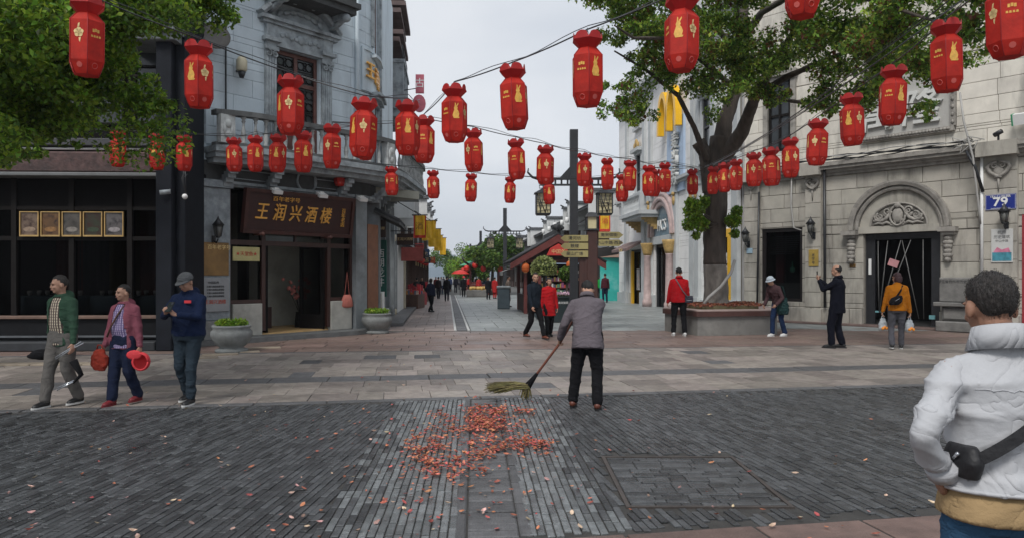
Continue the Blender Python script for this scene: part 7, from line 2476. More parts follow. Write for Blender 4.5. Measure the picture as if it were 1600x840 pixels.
for k in range(6):
    am, d = face_frame(k)
    n_ = Vector((math.cos(am), math.sin(am), 0)); tv = Vector((-math.sin(am), math.cos(am), 0))
    r_a, r_b = .12 * math.cos(math.pi / 6), LR * math.cos(math.pi / 6)
    lo, hi = n_ * r_a + Vector((0, 0, -.33)), n_ * r_b + Vector((0, 0, -.24))
    up = (hi - lo).normalized(); nn = tv.cross(up) * -1
    if nn.dot(n_) < 0: nn = -nn
    c = lo.lerp(hi, .5) + nn * .002
    ring = [c + tv * .026 * math.cos(a * .628) + up * .026 * math.sin(a * .628) for a in range(10)]
    if k % 2:
        m.tube(ring + [ring[0]], .003, 4)
    else:
        m.prism(ring, nn * .001)
disc_me = m.mesh('round_prints', M('pink_red_print', (.65, .12, .1), .5, .15, 9, 0))
for me in (body_me, crown_me, rib_me, hook_me, rabbit_me, flower_me, disc_me):
    bm = bmesh.new(); bm.from_mesh(me); bmesh.ops.recalc_face_normals(bm, faces=bm.faces); bm.to_mesh(me); bm.free()

proto = thing('red_lantern', 'x', 'lantern', (0, 0, 0), 0)
for nm, me in (('body', body_me), ('petal_crown', crown_me), ('edge_ribs', rib_me), ('wire_hook', hook_me), ('gold_rabbit_print', rabbit_me), ('gold_flower_print', flower_me), ('round_prints', disc_me)):
    o = put(nm, me, proto)
    if 'print' in nm: o['kind'] = 'stuff'

# px, top, bottom, group, label
LN = [
    (136, -4, 118, 'A', 'large dark red lantern in front of the leafy tree at the upper left'),
    (311, 65, 168, 'A', 'large red lantern before the dark pier at the left end of the grey-blue wall'),
    (454, 118, 210, 'A', 'red lantern hanging in front of the pediment window'),
    (568, 153, 246, 'A', 'red lantern in front of the balcony rail under the gold wall characters'),
    (637, 157, 242, 'A', 'red lantern just left of its twin at the right end of the balcony'),
    (663, 181, 254, 'B', 'red lantern against the sky touching the right end of the balcony'),
    (710, 132, 222, 'B', 'large sky lantern, first to the right of the balcony on the rising wire'),
    (803, 101, 202, 'B', 'large sky lantern, middle one on the rising wire'),
    (918, 51, 166, 'B', 'largest sky lantern, beside the crown of the big tree'),
    (1065, -9, 111, 'B', 'big red lantern hanging before the big tree crown'),
    (1254, -98, 27, 'B', 'big lantern cut by the top edge above the big tree'),
    (184, 207, 258, 'C', 'small bright lantern half covered by leaves, leftmost of the low row'),
    (245, 209, 265, 'C', 'small bright lantern under the leaf tips, second in the low row'),
    (288, 211, 267, 'C', 'small bright lantern in front of the dark pier'),
    (366, 215, 268, 'C', 'small bright lantern under the carved balcony panel'),
    (399, 212, 268, 'C', 'small bright lantern, second from the left under the balcony'),
    (434, 210, 269, 'C', 'small bright lantern directly above the left end of the tavern sign'),
    (474, 205, 269, 'C', 'small bright lantern above the middle of the tavern sign'),
    (519, 194, 263, 'C', 'bright lantern above the right end of the tavern sign'),
    (571, 196, 250, 'C', 'lantern hidden behind the one below the gold wall characters'),
    (531, 250, 291, 'D', 'little lantern just below the bright one by the tavern sign'),
    (612, 260, 305, 'D', 'little lantern under the rounded balcony corner'),
    (677, 266, 310, 'D', 'little lantern against the sky above the yellow banners'),
    (736, 271, 315, 'D', 'little sky lantern over the middle of the street'),
    (797, 276, 317, 'D', 'little sky lantern above the second lamp pole'),
    (858, 279, 319, 'D', 'little lantern in front of the left hanging box of the pole'),
    (919, 280, 318, 'D', 'little lantern just right of the nearest lamp pole'),
    (972, 272, 315, 'D', 'little lantern behind its larger neighbours left of the stone balcony'),
    (1022, 264, 307, 'D', 'little lantern tucked behind another above the stone balcony'),
    (1082, 264, 304, 'D', 'little lantern just left of the big tree trunk'),
    (740, 201, 268, 'E', 'sky lantern below the first large one, over the street'),
    (807, 217, 280, 'E', 'sky lantern under the middle large one'),
    (852, 227, 288, 'E', 'sky lantern left of the nearest lamp pole'),
    (913, 239, 291, 'E', 'lantern overlapping the cross arm right of the lamp pole'),
    (949, 247, 296, 'E', 'lantern in front of the right hanging lamp box'),
    (984, 250, 298, 'E', 'lantern left of the white ornate building'),
    (1014, 258, 306, 'E', 'lantern over the small stone balcony'),
    (1039, 254, 300, 'E', 'lantern in front of the white building name panel'),
    (1575, -46, 90, 'F', 'biggest dark lantern in the upper right corner'),
    (1479, 32, 143, 'F', 'big dark lantern, second from the upper right corner'),
    (1395, 103, 195, 'F', 'dark red lantern hanging in front of the carved stone characters'),
    (1331, 146, 227, 'F', 'dark red lantern left of the carved stone characters'),
    (1277, 186, 258, 'F', 'dark red lantern over the stone cornice'),
    (1235, 215, 277, 'F', 'bright lantern at the stone cornice right of the big trunk'),
    (1205, 230, 290, 'F', 'bright lantern, one of a pair right of the big trunk'),
    (1178, 238, 291, 'F', 'bright lantern next to the big trunk on its right'),
    (1150, 249, 297, 'F', 'lantern hanging in front of the right side of the big trunk'),
    (1132, 254, 300, 'F', 'lantern hanging in front of the middle of the big trunk'),
    (1114, 260, 303, 'F', 'lantern hanging in front of the left side of the big trunk'),
]
tops = {}
for i, (px, y0, y1, g_, lab) in enumerate(LN):
    Z = .72 * F / (y1 - y0)
    if px < 300: Z = min(Z, 14.9)
    c = P(px, (y0 + y1) / 2, Z)
    o = proto if i == 0 else copy_tree(proto)
    o.location = c
    o['label'] = lab
    o['group'] = 'red lanterns strung across the crossing'
    o.rotation_euler = (rad(R.uniform(-2.5, 2.5)), rad(R.uniform(-2.5, 2.5)), R.uniform(0, 6.28))
    tops.setdefault(g_, []).append(c + Vector((0, 0, .39)))

def wire(name, label, pts, rr_=.008, sag=.0):
    t_ = thing(name, label, 'wire', (0, 0, 0))
    m_ = MB()
    full = []
    for i in range(len(pts) - 1):
        a, b_ = Vector(pts[i]), Vector(pts[i + 1])
        n = 6
        for k in range(n):
            f_ = k / n
            full.append(a.lerp(b_, f_) - Vector((0, 0, (sag + .012 * (b_ - a).length) * 4 * f_ * (1 - f_))))
    full.append(Vector(pts[-1]))
    m_.tube(full, rr_, 5)
    m_.build('strand', M('black_metal'), t_)
    m2 = MB()
    m2.tube([p + Vector((.01, .0, .03 + .02 * math.sin(i * .9))) for i, p in enumerate(full)], rr_ * .6, 4)
    m2.build('strand', M('black_metal'), t_)
    return t_

srt = lambda k: sorted(tops[k], key=lambda p: p.x)
wire('lantern_wire', 'dark wire of the front row from the left tree to the balcony end', [P(-40, -60, 6.4)] + srt('A') + [P(655, 160, 11)])
wire('lantern_wire', 'rising wire across the sky from the balcony to the big tree', [P(640, 200, 13)] + srt('B') + [P(1400, -190, 6)])
wire('lantern_wire', 'low wire carrying the small lanterns past the tavern', [P(60, 200, 14.8)] + srt('C') + [P(640, 190, 15)])
wire('lantern_wire', 'lowest wire with the little lanterns over the street', [P(480, 246, 20)] + srt('D') + [P(1100, 268, 21)], .009)
wire('lantern_wire', 'middle wire over the street ending at the big trunk', [P(664, 185, 12)] + srt('E') + [P(1100, 262, 20.5)], .008)
wire('lantern_wire', 'wire along the stone building from the upper right corner to the trunk', [P(1100, 262, 20.8)] + srt('F') + [P(1700, -170, 5.6)])

# ============================================================ gentle haze over the far street
hz = MB(); hz.box(-900, 900, -70, 2150, -1.2, 52)
hm = bpy.data.materials.new('haze_air'); hm.use_nodes = True
hn = hm.node_tree.nodes; hn.clear()
pv = hn.new('ShaderNodeVolumePrincipled'); pv.inputs['Color'].default_value = (.85, .9, .98, 1); pv.inputs['Density'].default_value = .00035; pv.inputs['Anisotropy'].default_value = .0
oo = hn.new('ShaderNodeOutputMaterial'); hm.node_tree.links.new(pv.outputs[0], oo.inputs['Volume'])
ho = hz.build('haze', hm); tag(ho, kind='stuff')
sc.cycles.volume_bounces = 0
# ============================================================ people
skin = M('skin', (.42, .235, .16), .55, .1, 12, .1, 120)
skin_d = M('tanned_skin', (.3, .155, .1), .55, .12, 12, .1, 120)
hair_m = M('black_hair', (.006, .005, .0045), .65, .4, 60, .5, 120, aniso=(1, 1, .3))
hair_g = M('greying_hair', (.022, .018, .016), .65, .9, 90, .5, 140, aniso=(1, 1, .4))
eye_m = M('dark_eye', (.01, .008, .008), .2, 0, 3, 0)
lip_m = M('lips', (.3, .1, .08), .5, .1, 9, 0)
FAB = {}

def fab(name, col, rough=.95, var=.14, bump=.12):
    return M(name, [c_ * .8 for c_ in col], rough, var, 5, bump, 160, spec=.15, fold=.014, fscale=5.0)

def cap_chain(mb, pts, rs, seg=10):
    """closed tapered limb with rounded ends"""
    pts = [Vector(p) for p in pts]
    for i in range(len(pts) - 1):
        a, b_ = pts[i], pts[i + 1]
        d = (b_ - a)
        if d.length < 1e-4: continue
        mb.tube([a, b_], [rs[i], rs[i + 1]], seg)
    for p, r_ in zip(pts, rs):
        mb.ell(p, r_, seg, max(6, seg - 3))

def remesh(mb, voxel, smooth=2, name='m'):
    me = bpy.data.meshes.new(name)
    me.from_pydata(mb.v, [], mb.f)
    me.update()
    bm = bmesh.new(); bm.from_mesh(me); bmesh.ops.recalc_face_normals(bm, faces=bm.faces); bm.to_mesh(me); bm.free()
    o = bpy.data.objects.new(name, me)
    COL.objects.link(o)
    md = o.modifiers.new('r', 'REMESH'); md.mode = 'VOXEL'; md.voxel_size = voxel; md.use_smooth_shade = True
    if smooth:
        ms_ = o.modifiers.new('s', 'SMOOTH'); ms_.factor = .5; ms_.iterations = smooth
    out = new_from(o)
    bpy.data.objects.remove(o); bpy.data.meshes.remove(me)
    return out

def wrinkle(me, amp, seed, fx=7, fz=18, fold=None):
    """cloth folds: warped ridges that run mostly across the limb or slant over the torso"""
    n = len(me.vertices)
    co = np.empty(n * 3); me.vertices.foreach_get('co', co); co = co.reshape(-1, 3)
    no = np.empty(n * 3); me.vertex_normals.foreach_get('vector', no); no = no.reshape(-1, 3)
    g_ = np.random.default_rng(int(seed * 100) + 3)
    out = np.zeros(n)
    fx, fz = fx * 2.3, fz * 2.5
    for k_, (f_, w_) in enumerate(((.55, .8), (1.0, 1.0), (1.7, .55), (2.6, .25))):
        d1 = g_.normal(size=3) * (fx, fx, fz) * f_
        d2 = g_.normal(size=3) * (fx, fx, fx) * .8
        d3 = g_.normal(size=3) * (fx, fx, fx) * 1.3
        ph = co @ d1 + 1.6 * np.sin(co @ d2 + k_) + 1.2 * np.sin(co @ d3 + seed)
        mask = .5 + .5 * np.sin(co @ (g_.normal(size=3) * 6) + k_ * 2)
        r_ = 1 - 2 * np.abs(np.sin(ph * .5)) ** .7
        out += w_ * mask * r_
    co = co + no * (amp * .55 * out)[:, None]
    me.vertices.foreach_set('co', co.ravel()); me.update()

def fuzz(me, amp, f_=45):
    n = len(me.vertices)
    co = np.empty(n * 3); me.vertices.foreach_get('co', co); co = co.reshape(-1, 3)
    no = np.empty(n * 3); me.vertex_normals.foreach_get('vector', no); no = no.reshape(-1, 3)
    w_ = np.sin(co[:, 0] * f_ * 2.1 + 2 * np.sin(co[:, 1] * f_)) * np.sin(co[:, 1] * f_ * 1.7 + 2 * np.sin(co[:, 2] * f_ * .6))
    co = co + no * (amp * w_)[:, None]
    me.vertices.foreach_set('co', co.ravel()); me.update()

def cut(me, fn, solid=.006):
    """drop the faces whose centre satisfies fn and give the remaining cloth a thickness"""
    bm = bmesh.new(); bm.from_mesh(me)
    dead = [f for f in bm.faces if fn(f.calc_center_median())]
    bmesh.ops.delete(bm, geom=dead, context='FACES')
    if solid:
        gm_ = bmesh.ops.solidify(bm, geom=list(bm.faces), thickness=solid)
    bm.to_mesh(me); bm.free(); me.update()
    return me

def ik(a, c, l1, l2, pole):
    a, c = Vector(a), Vector(c)
    d = c - a
    L_ = min(d.length, (l1 + l2) * .999)
    dn = d.normalized()
    c = a + dn * L_
    x = (l1 * l1 - l2 * l2 + L_ * L_) / (2 * L_)
    h = math.sqrt(max(0, l1 * l1 - x * x))
    p = Vector(pole) - dn * Vector(pole).dot(dn)
    p.normalize()
    return a + dn * x + p * h, c

def ring_stack(mb, rings, seg=18):
    """rings: (center, rx, ry, tiltmatrix or None) closed stack of ellipses"""
    vs = []
    for c, rx, ry, m3 in rings:
        for k in range(seg):
            a = 2 * math.pi * k / seg
            # superellipse for a squarer chest
            ca, sa = math.cos(a), math.sin(a)
            p = Vector((rx * math.copysign(abs(ca) ** .85, ca), ry * math.copysign(abs(sa) ** .85, sa), 0))
            if m3 is not None: p = m3 @ p
            vs.append(Vector(c) + p)
    n = len(rings)
    fs = [(i * seg + k, i * seg + (k + 1) % seg, (i + 1) * seg + (k + 1) % seg, (i + 1) * seg + k) for i in range(n - 1) for k in range(seg)]
    fs.append(tuple(range(seg))[::-1]); fs.append(tuple(range((n - 1) * seg, n * seg)))
    mb.add(vs, fs, True)

def person(label, loc, h, face_deg, lean=0, side_lean=0, feetL=(.1, 0), feetR=(-.1, 0), handL=(.26, -.02, .74), handR=(-.26, -.02, .74), elbL=(.4, .8, -.3), elbR=(-.4, .8, -.3),
           head_yaw=0, head_pitch=0, top='jacket', top_m=None, leg_m=None, shoe_m=None, sole_m=None, hair=None, skin_=None, hem=.86, bulk=1.0, voxel=.009, shirt_m=None, open_w=0.0, collar=True,
           hair_len=0, cap=None, curl=.6, bald=False, hood=False, girth=1.0, detail=True, coat=False, rim_m=None, knee=None, group=None, belly=0.0, heelL=0.0, heelR=0.0, pz=None, leg_w=1.0, palmL=None, palmR=None, hem_flare=0.0, arm_w=1.0, fold_amp=.012):
    """local space: front is -y, the person's left is +x; everything in units of a 1.7 m body, scaled by h/1.7"""
    k = h / 1.7
    root = thing('person', label, 'person', loc, rad(face_deg), group)
    skin_ = skin_ or skin
    V3 = Vector
    # legs
    fl, fr_ = V3((feetL[0], feetL[1], .075 + heelL)), V3((feetR[0], feetR[1], .075 + heelR))
    spread = max(abs(feetL[1] - 0), abs(feetR[1] - 0), .0)
    if pz is None: pz = .93 - .1 * spread ** 2 * 2
    hipc = V3((0, (feetL[1] + feetR[1]) / 2 * .5, pz))
    hl, hr_ = hipc + V3((.092, 0, -.03)), hipc + V3((-.092, 0, -.03))
    kl, fl = ik(hl, fl, .415, .42, (.05, -1, .1))
    kr_, fr_ = ik(hr_, fr_, .415, .42, (-.05, -1, .1))
    # torso along a leaning spine
    ln = Matrix.Rotation(rad(lean), 3, 'X') @ Matrix.Rotation(rad(side_lean), 3, 'Y')
    def sp(z, y=0, x=0):            # point of the upright torso (z from the hips at .93) carried by the lean
        f_ = min(1, max(0, (z - .93) / .3))
        m3 = Matrix.Rotation(rad(lean) * (.55 + .45 * f_), 3, 'X') @ Matrix.Rotation(rad(side_lean), 3, 'Y')
        return hipc + m3 @ V3((x, y, z - .93))
    tm = ln
    shl, shr = sp(1.36, .01, .162 * bulk), sp(1.36, .01, -.162 * bulk)
    aL, aR_ = .285, .25
    el, hl_w = ik(shl, hipc + V3((handL[0], handL[1], handL[2] - .93)), aL, aR_, elbL)
    er, hr_w = ik(shr, hipc + V3((handR[0], handR[1], handR[2] - .93)), aL, aR_, elbR)
    neck0, neck1 = sp(1.42, .01), sp(1.5, -.005)
    hc = sp(1.5) + Matrix.Rotation(rad(lean * .6 + head_pitch), 3, 'X') @ V3((0, -.025, .095))
    hm = Matrix.Rotation(rad(head_yaw), 3, 'Z') @ Matrix.Rotation(rad(lean * .5 + head_pitch), 3, 'X')
    # ---- body: one surface
    b = MB()
    ring_stack(b, [(sp(z, y), rx * bulk * .88, ry * .88, tm if z > 1 else None) for z, rx, ry, y in ((.84, .14, .1, 0), (.93, .155, .105, 0), (1.05, .13, .095, 0), (1.2, .145, .1, 0), (1.33, .155, .1, .01), (1.4, .12, .075, .01), (1.44, .06, .055, .01))])
    cap_chain(b, [neck0, neck1, hc + hm @ V3((0, .02, -.04))], [.062, .054, .055], 12)
    b.ell(hc + hm @ V3((0, .012, .025)), (.074, .092, .095), 18, 14, hm)            # cranium
    b.ell(hc + hm @ V3((0, -.022, -.035)), (.058, .066, .078), 16, 12, hm)          # face and jaw
    b.ell(hc + hm @ V3((0, -.055, -.085)), (.03, .025, .022), 10, 8, hm)            # chin
    nm_ = [(0, -.084, .012), (0, -.094, -.016), (0, -.098, -.028)]
    cap_chain(b, [hc + hm @ V3(q) for q in nm_], [.009, .012, .0115], 8)
    for s2 in (-1, 1):
        b.ell(hc + hm @ V3((s2 * .076, .012, -.012)), (.012, .02, .033), 8, 8, hm)   # ears
        b.ell(hc + hm @ V3((s2 * .03, -.08, .022)), (.026, .014, .01), 8, 6, hm)     # brow
        b.ell(hc + hm @ V3((s2 * .036, -.066, -.03)), (.02, .022, .02), 8, 6, hm)    # cheek
    b.ell(hc + hm @ V3((0, -.085, -.057)), (.022, .012, .01), 8, 6, hm)
    for (hp, kp, fp_) in ((hl, kl, fl), (hr_, kr_, fr_)):
        cap_chain(b, [hp, hp.lerp(kp, .5), kp, kp.lerp(fp_, .35), fp_], [.082, .068, .05, .052, .036], 12)
        cap_chain(b, [fp_ + V3((0, .02, -.03)), fp_ + V3((0, -.13, -.045))], [.033, .027], 8)
    hands = []
    for s2, (s_, e_, w_, pm) in ((1, (shl, el, hl_w, palmL)), (-1, (shr, er, hr_w, palmR))):
        cap_chain(b, [s_, s_.lerp(e_, .5), e_, e_.lerp(w_, .4), w_], [.052, .044, .036, .035, .024], 10)
        fd = (w_ - e_).normalized()                       # finger direction
        pn = V3(pm) if pm is not None else V3((-s2, 0, 0))  # palm faces the thigh unless told otherwise
        pn = (pn - fd * pn.dot(fd)).normalized()
        sd = fd.cross(pn).normalized()                    # across the palm
        # thumb side: forward (-y) when hanging
        th = sd if sd.y < 0 else -sd
        if pm is not None: th = sd if (sd.z > 0) else -sd
        m3 = Matrix((th, pn, fd)).transposed()
        b.ell(w_ + fd * .045, (.038, .017, .05), 10, 8, m3)
        for q in range(4):
            off = th * (.027 - .018 * q)
            base = w_ + fd * (.082 - .004 * abs(q - 1)) + off
            ln_ = (.034, .037, .035, .028)[q]
            a1, a2, a3 = curl * .7, curl * 1.4, curl * 2.0
            p1 = base + (fd * math.cos(a1) + pn * math.sin(a1)) * ln_
            p2 = p1 + (fd * math.cos(a2) + pn * math.sin(a2)) * ln_ * .75
            p3 = p2 + (fd * math.cos(a3) + pn * math.sin(a3)) * ln_ * .6
            cap_chain(b, [base - fd * .02, p1, p2, p3], [.0095, .009, .0082, .007], 7)
        tb = w_ + fd * .03 + th * .03
        t1_ = tb + (fd * .7 + th * .6 + pn * .35).normalized() * .034
        t2_ = t1_ + (fd * .85 + th * .15 + pn * .45 * (1 + curl)).normalized() * .028
        cap_chain(b, [w_ + fd * .015 + th * .012, tb, t1_, t2_], [.014, .013, .0105, .0085], 7)
        hands.append((w_ + fd * .075 + pn * .02, fd, pn, th))
    me = remesh(b, voxel / k * 1.0 if voxel > .01 else voxel, 1 if voxel > .01 else 2)
    me.materials.clear(); me.materials.append(skin_)
    body = put('body', me, root); body.scale = (k, k, k)
    def part(name, mesh_, mat, par=root):
        mesh_.materials.clear(); mesh_.materials.append(mat)
        o = put(name, mesh_, par); o.scale = (k, k, k) if par is root else (1, 1, 1); return o
    # ---- eyes and mouth
    if detail:
        for s2 in (-1, 1):
            m_ = MB(); m_.ell(hc + hm @ V3((s2 * .031, -.0865, .005)), (.0125, .006, .0055), 8, 6, hm); part('eye', m_.mesh('eye', eye_m), eye_m)
            m_ = MB(); m_.ell(hc + hm @ V3((s2 * .032, -.0925, .026)), (.019, .005, .0042), 8, 5, hm); part('eyebrow', m_.mesh('eyebrow', hair_m), hair_m)
        m_ = MB(); m_.ell(hc + hm @ V3((0, -.0965, -.058)), (.021, .006, .0055), 8, 6, hm); part('mouth', m_.mesh('mouth', lip_m), lip_m)
    # ---- hair
    hmat = hair or hair_m
    b = MB(); b.ell(hc + hm @ V3((0, .016, .032)), (.0775, .096, .095), 22, 16, hm)
    if hair_len: b.ell(hc + hm @ V3((0, .035, -.03)), (.09, .085, .1 + hair_len * .3), 18, 12, hm)
    me = remesh(b, max(voxel, .009), 1)
    inv = hm.inverted()
    def hcut(c):
        q = inv @ (c - hc)
        if hair_len:
            return (q.y < -.035 and q.z < .065 and abs(q.x) < .062) or q.z < -.09 - hair_len
        if bald and q.z > .045 and q.y < .075: return True
        if q.z < -.055 - .03 * (q.y > .05): return True
        front = q.y < -.012
        return (q.y < .0 and q.z < .078 - .02 * (abs(q.x) > .06)) or (abs(q.x) > .05 and -.01 > q.y - .03 and q.z < .005) or (q.y < .035 and q.z < -.005)
    fuzz(me, .0035)
    cut(me, hcut, .004)
    part('hair', me, hmat)
    if cap:
        cm_, ckind = cap
        b = MB(); b.ell(hc + hm @ V3((0, .008, .045)), (.094, .11, .088), 22, 14, hm)
        me = remesh(b, .01, 1)
        cut(me, lambda c: (inv @ (c - hc)).z < .035 - .012 * ((inv @ (c - hc)).y > 0), .005)
        co = part('cap', me, cm_)
        b = MB()
        if ckind == 'brim':
            vs = []
            for j in range(25):
                a = j * math.pi * 2 / 24
                for (r1, z) in ((1.0, .04), (1.35, .012), (1.36, .006), (1.0, .034)):
                    vs.append(hc + hm @ V3((.092 * r1 * math.cos(a), .008 + .108 * r1 * math.sin(a), z)))
            b.add(vs, [(j * 4 + q, j * 4 + 4 + q, j * 4 + 4 + (q + 1) % 4, j * 4 + (q + 1) % 4) for j in range(24) for q in range(4)], True)
        else:
            vs = []
            for j in range(13):
                a = -math.pi + j * math.pi / 12
                for (r1, z) in ((1.0, .05), (1.0 + .62 * abs(math.sin(a)) ** .7, .03), (1.0 + .62 * abs(math.sin(a)) ** .7, .024), (1.0, .044)):
                    vs.append(hc + hm @ V3((.088 * math.cos(a) * (1 + (r1 - 1) * .25), .005 + .104 * r1 * math.sin(a), z)))
            b.add(vs, [(j * 4 + q, j * 4 + 4 + q, j * 4 + 4 + (q + 1) % 4, j * 4 + (q + 1) % 4) for j in range(12) for q in range(4)], True)
        bo = b.mesh('cap_brim', cm_); bo.materials.clear(); bo.materials.append(cm_); put('cap_brim', bo, co)
    # ---- trousers
    vx = max(voxel * 1.5, .012)
    b = MB()
    ring_stack(b, [(sp(z) if z >= .93 else hipc + V3((0, 0, z - .93)), rx * bulk * girth, ry * girth, None) for z, rx, ry in ((.82, .155, .12), (.88, .175, .132), (.96, .165, .125), (1.03, .15, .115))])
    for (hp, kp, fp_) in ((hl, kl, fl), (hr_, kr_, fr_)):
        an = fp_ + (kp - fp_).normalized() * .02
        cap_chain(b, [hp + V3((0, 0, .02)), hp.lerp(kp, .5), kp, kp.lerp(an, .5), an + V3((0, .005, .015))], [.105 * leg_w, .092 * leg_w, .074 * leg_w, .068 * leg_w, .066 * leg_w], 14)
    me = remesh(b, vx, 3)
    wrinkle(me, .011, R.uniform(0, 50), 6, 16)
    part('trousers', me, leg_m)
    # ---- shoes
    for (kp, fp_) in ((kl, fl), (kr_, fr_)):
        tilt = Matrix.Rotation(0, 3, 'X')
        b = MB()
        cap_chain(b, [fp_ + V3((0, .035, -.02)), fp_ + V3((0, -.04, -.03)), fp_ + V3((0, -.13, -.042))], [.044, .043, .035], 10)
        b.ell(fp_ + V3((0, -.11, -.045)), (.046, .07, .03), 10, 8)
        me = remesh(b, .011, 2)
        for v in me.vertices: v.co.z = max(v.co.z, fp_.z - .062)
        so = part('shoe', me, shoe_m)
        b = MB(); n = 18
        pts = []
        for j in range(n):
            a = 2 * math.pi * j / n
            yy = math.sin(a) * .142 - .05
            ww = .047 * (1 if yy < -.02 else .85)
            pts.append(fp_ + V3((ww * math.cos(a), yy, -.075)))
        b.prism(pts, (0, 0, .022))
        sm_ = sole_m or shoe_m
        put('sole', b.mesh('sole', sm_), so)
    # ---- tops
    def torso_rings(grow, hemz, flare=0):
        rr_ = []
        base_r = ((hemz, .175 + flare, .14 + flare * .8), (hemz + .06, .175 + flare * .7, .138 + flare * .6), (.98, .168, .132), (1.08, .165, .128 + belly), (1.2, .172, .13 + belly * .6), (1.3, .175, .13), (1.37, .158, .112), (1.415, .118, .085), (1.445, .085, .07), (1.475, .068, .064))
        for z, rx, ry in base_r:
            if z > hemz + .07 or z <= hemz + .061:
                c = sp(z, .005) if z > .93 else sp(z, .005)
                m3 = tm if z > 1 else Matrix.Rotation(rad(lean) * .6, 3, 'X')
                rr_.append((c, rx * bulk * girth + grow, ry * girth + grow, m3))
        return rr_
    if shirt_m:
        b = MB(); ring_stack(b, torso_rings(-.008, hem + .005)); me = remesh(b, vx, 2); wrinkle(me, .005, 3)
        part('shirt', me, shirt_m)
    b = MB(); ring_stack(b, torso_rings(.006, hem, hem_flare))
    for (s_, e_, w_) in ((shl, el, hl_w), (shr, er, hr_w)):
        e2 = w_ - (w_ - e_).normalized() * .012
        cap_chain(b, [s_ + (sp(1.40) - s_) * .35, s_, s_.lerp(e_, .5), e_, e_.lerp(e2, .55), e2], [q * arm_w for q in (.07, .07, .064, .058, .053, .047)], 12)
    if collar:
        cap_chain(b, [sp(1.465, .035, .045), sp(1.49, .052, 0), sp(1.465, .035, -.045)], [.024, .026, .024], 8)
        for s2 in (-1, 1): cap_chain(b, [sp(1.465, .035, s2 * .045), sp(1.46, -.02, s2 * .058), sp(1.43, -.07, s2 * .04)], [.026, .022, .02], 8)
    if hood:
        b.ell(sp(1.44, .085), (.11, .07, .08), 14, 10)
    me = remesh(b, vx, 2)
    wrinkle(me, fold_amp, R.uniform(0, 50), 6.5, 12)
    if open_w > 0:
        invt = tm.inverted()
        c0_ = sp(1.1)
        def oc(c):
            q = invt @ (c - c0_)
            w_ = open_w * (1.15 if q.z < 0 else 1.0 - q.z * 1.1)
            return q.y < -.05 and abs(q.x) < w_ and (c - sp(1.2)).length < .42 and q.z < .34
        cut(me, oc, .01)
    tp_ = part(top, me, top_m)
    # cuffs
    if rim_m:
        for (e_, w_) in ((el, hl_w), (er, hr_w)):
            d_ = (w_ - e_).normalized()
            m_ = MB(); m_.tube([w_ - d_ * .03, w_ - d_ * .004], [.052, .05], 12); part('cuff', m_.mesh('cuff', rim_m), rim_m)
    info = dict(root=root, k=k, sp=sp, hands=hands, hc=hc, hm=hm, tm=tm, part=part, shl=shl, shr=shr, fl=fl, fr=fr_, hip=hipc, el=el, er=er)
    return info

def world_pt(inf, p):
    """a body point (unit body space) in world space"""
    ro_ = inf['root']
    m4 = Matrix.Translation(ro_.location) @ Matrix.Rotation(ro_.rotation_euler[2], 4, 'Z')
    return m4 @ (Vector(p) * inf['k'])

def strap(inf, pts, w, mat, name='bag_strap'):
    m_ = MB()
    pts = [Vector(p) for p in pts]
    m_.tube(pts, w, 6)
    return inf['part'](name, m_.mesh(name, mat), mat)

def spt(inf, z, y, x): return inf['sp'](z, y, x)

khaki = fab('tan_undershirt', (.42, .29, .15))
blk = fab('black_cloth', (.012, .012, .014))
navy = fab('navy_cloth', (.02, .03, .075))
shoe_b = M('black_shoe', (.012, .012, .013), .45, .2, 6, .05)
shoe_w = M('white_shoe', (.7, .7, .68), .5, .08, 6, .05)
shoe_br = M('brown_shoe', (.12, .035, .02), .45, .2, 6, .05)
shoe_r = M('dark_red_shoe', (.16, .015, .02), .6, .2, 6, .1)
sole_w = M('pale_sole', (.6, .6, .58), .6, .1, 6, 0)

# 1 --- green jacket man
g = G(100, 633)
grn = fab('green_jacket_cloth', (.04, .085, .055)); greyt = fab('grey_trouser_cloth', (.15, .14, .13))
pl1 = plaid_mat('cream_plaid', (.05, .03, .03), (.55, .48, .36), (.08, .05, .05), 55)
p1 = person('man in an open green jacket, plaid shirt and grey trousers, leftmost of the walking trio', (g.x, g.y, 0), 1.62, -16, lean=2, feetL=(.11, .12), feetR=(-.1, -.2), handL=(.3, -.12, .72), handR=(-.3, .08, .74), head_yaw=-30,
            top='jacket', top_m=grn, leg_m=greyt, shoe_m=shoe_b, sole_m=sole_w, hair=hair_g, shirt_m=pl1, open_w=.105, hood=True, girth=1.03, belly=.02, hem=.8, heelL=.02, leg_w=1.1, head_pitch=4)
hand = world_pt(p1, p1['hands'][0][0])
# folded umbrella with silver rods held in his left hand
t = thing('folded_umbrella', 'folded dark umbrella with bright metal rods held between the green and the pink jackets', 'umbrella', (0, 0, 0))
b = MB(); b.tube([hand + Vector((-.16, -.05, -.12)), hand, hand + Vector((.12, .05, .07))], .008, 6); b.tube([hand + Vector((-.17, -.05, -.1)), hand + Vector((.1, .03, .09))], .006, 6); b.build('rods', M('bright_steel', (.6, .62, .65), .2, .1, 5, 0, metal=.9), t)
b = MB(); b.tube([hand + Vector((.02, .0, -.14)), hand + Vector((.1, .03, -.32)), hand + Vector((.02, .0, -.42))], [.05, .03, .008], 10); b.build('furled_cloth', blk, t)
b = MB(); b.tube([hand + Vector((.02, .0, -.4)), hand + Vector((-.16, -.03, -.5))], .009, 6); b.tube([hand + Vector((.03, .0, -.38)), hand + Vector((-.15, -.03, -.47))], .007, 6); b.build('rods', M('bright_steel'), t)
hand = world_pt(p1, p1['hands'][1][0])
t = thing('dark_hat', 'black soft hat carried low in the green jacket man\'s right hand', 'hat', (0, 0, 0))
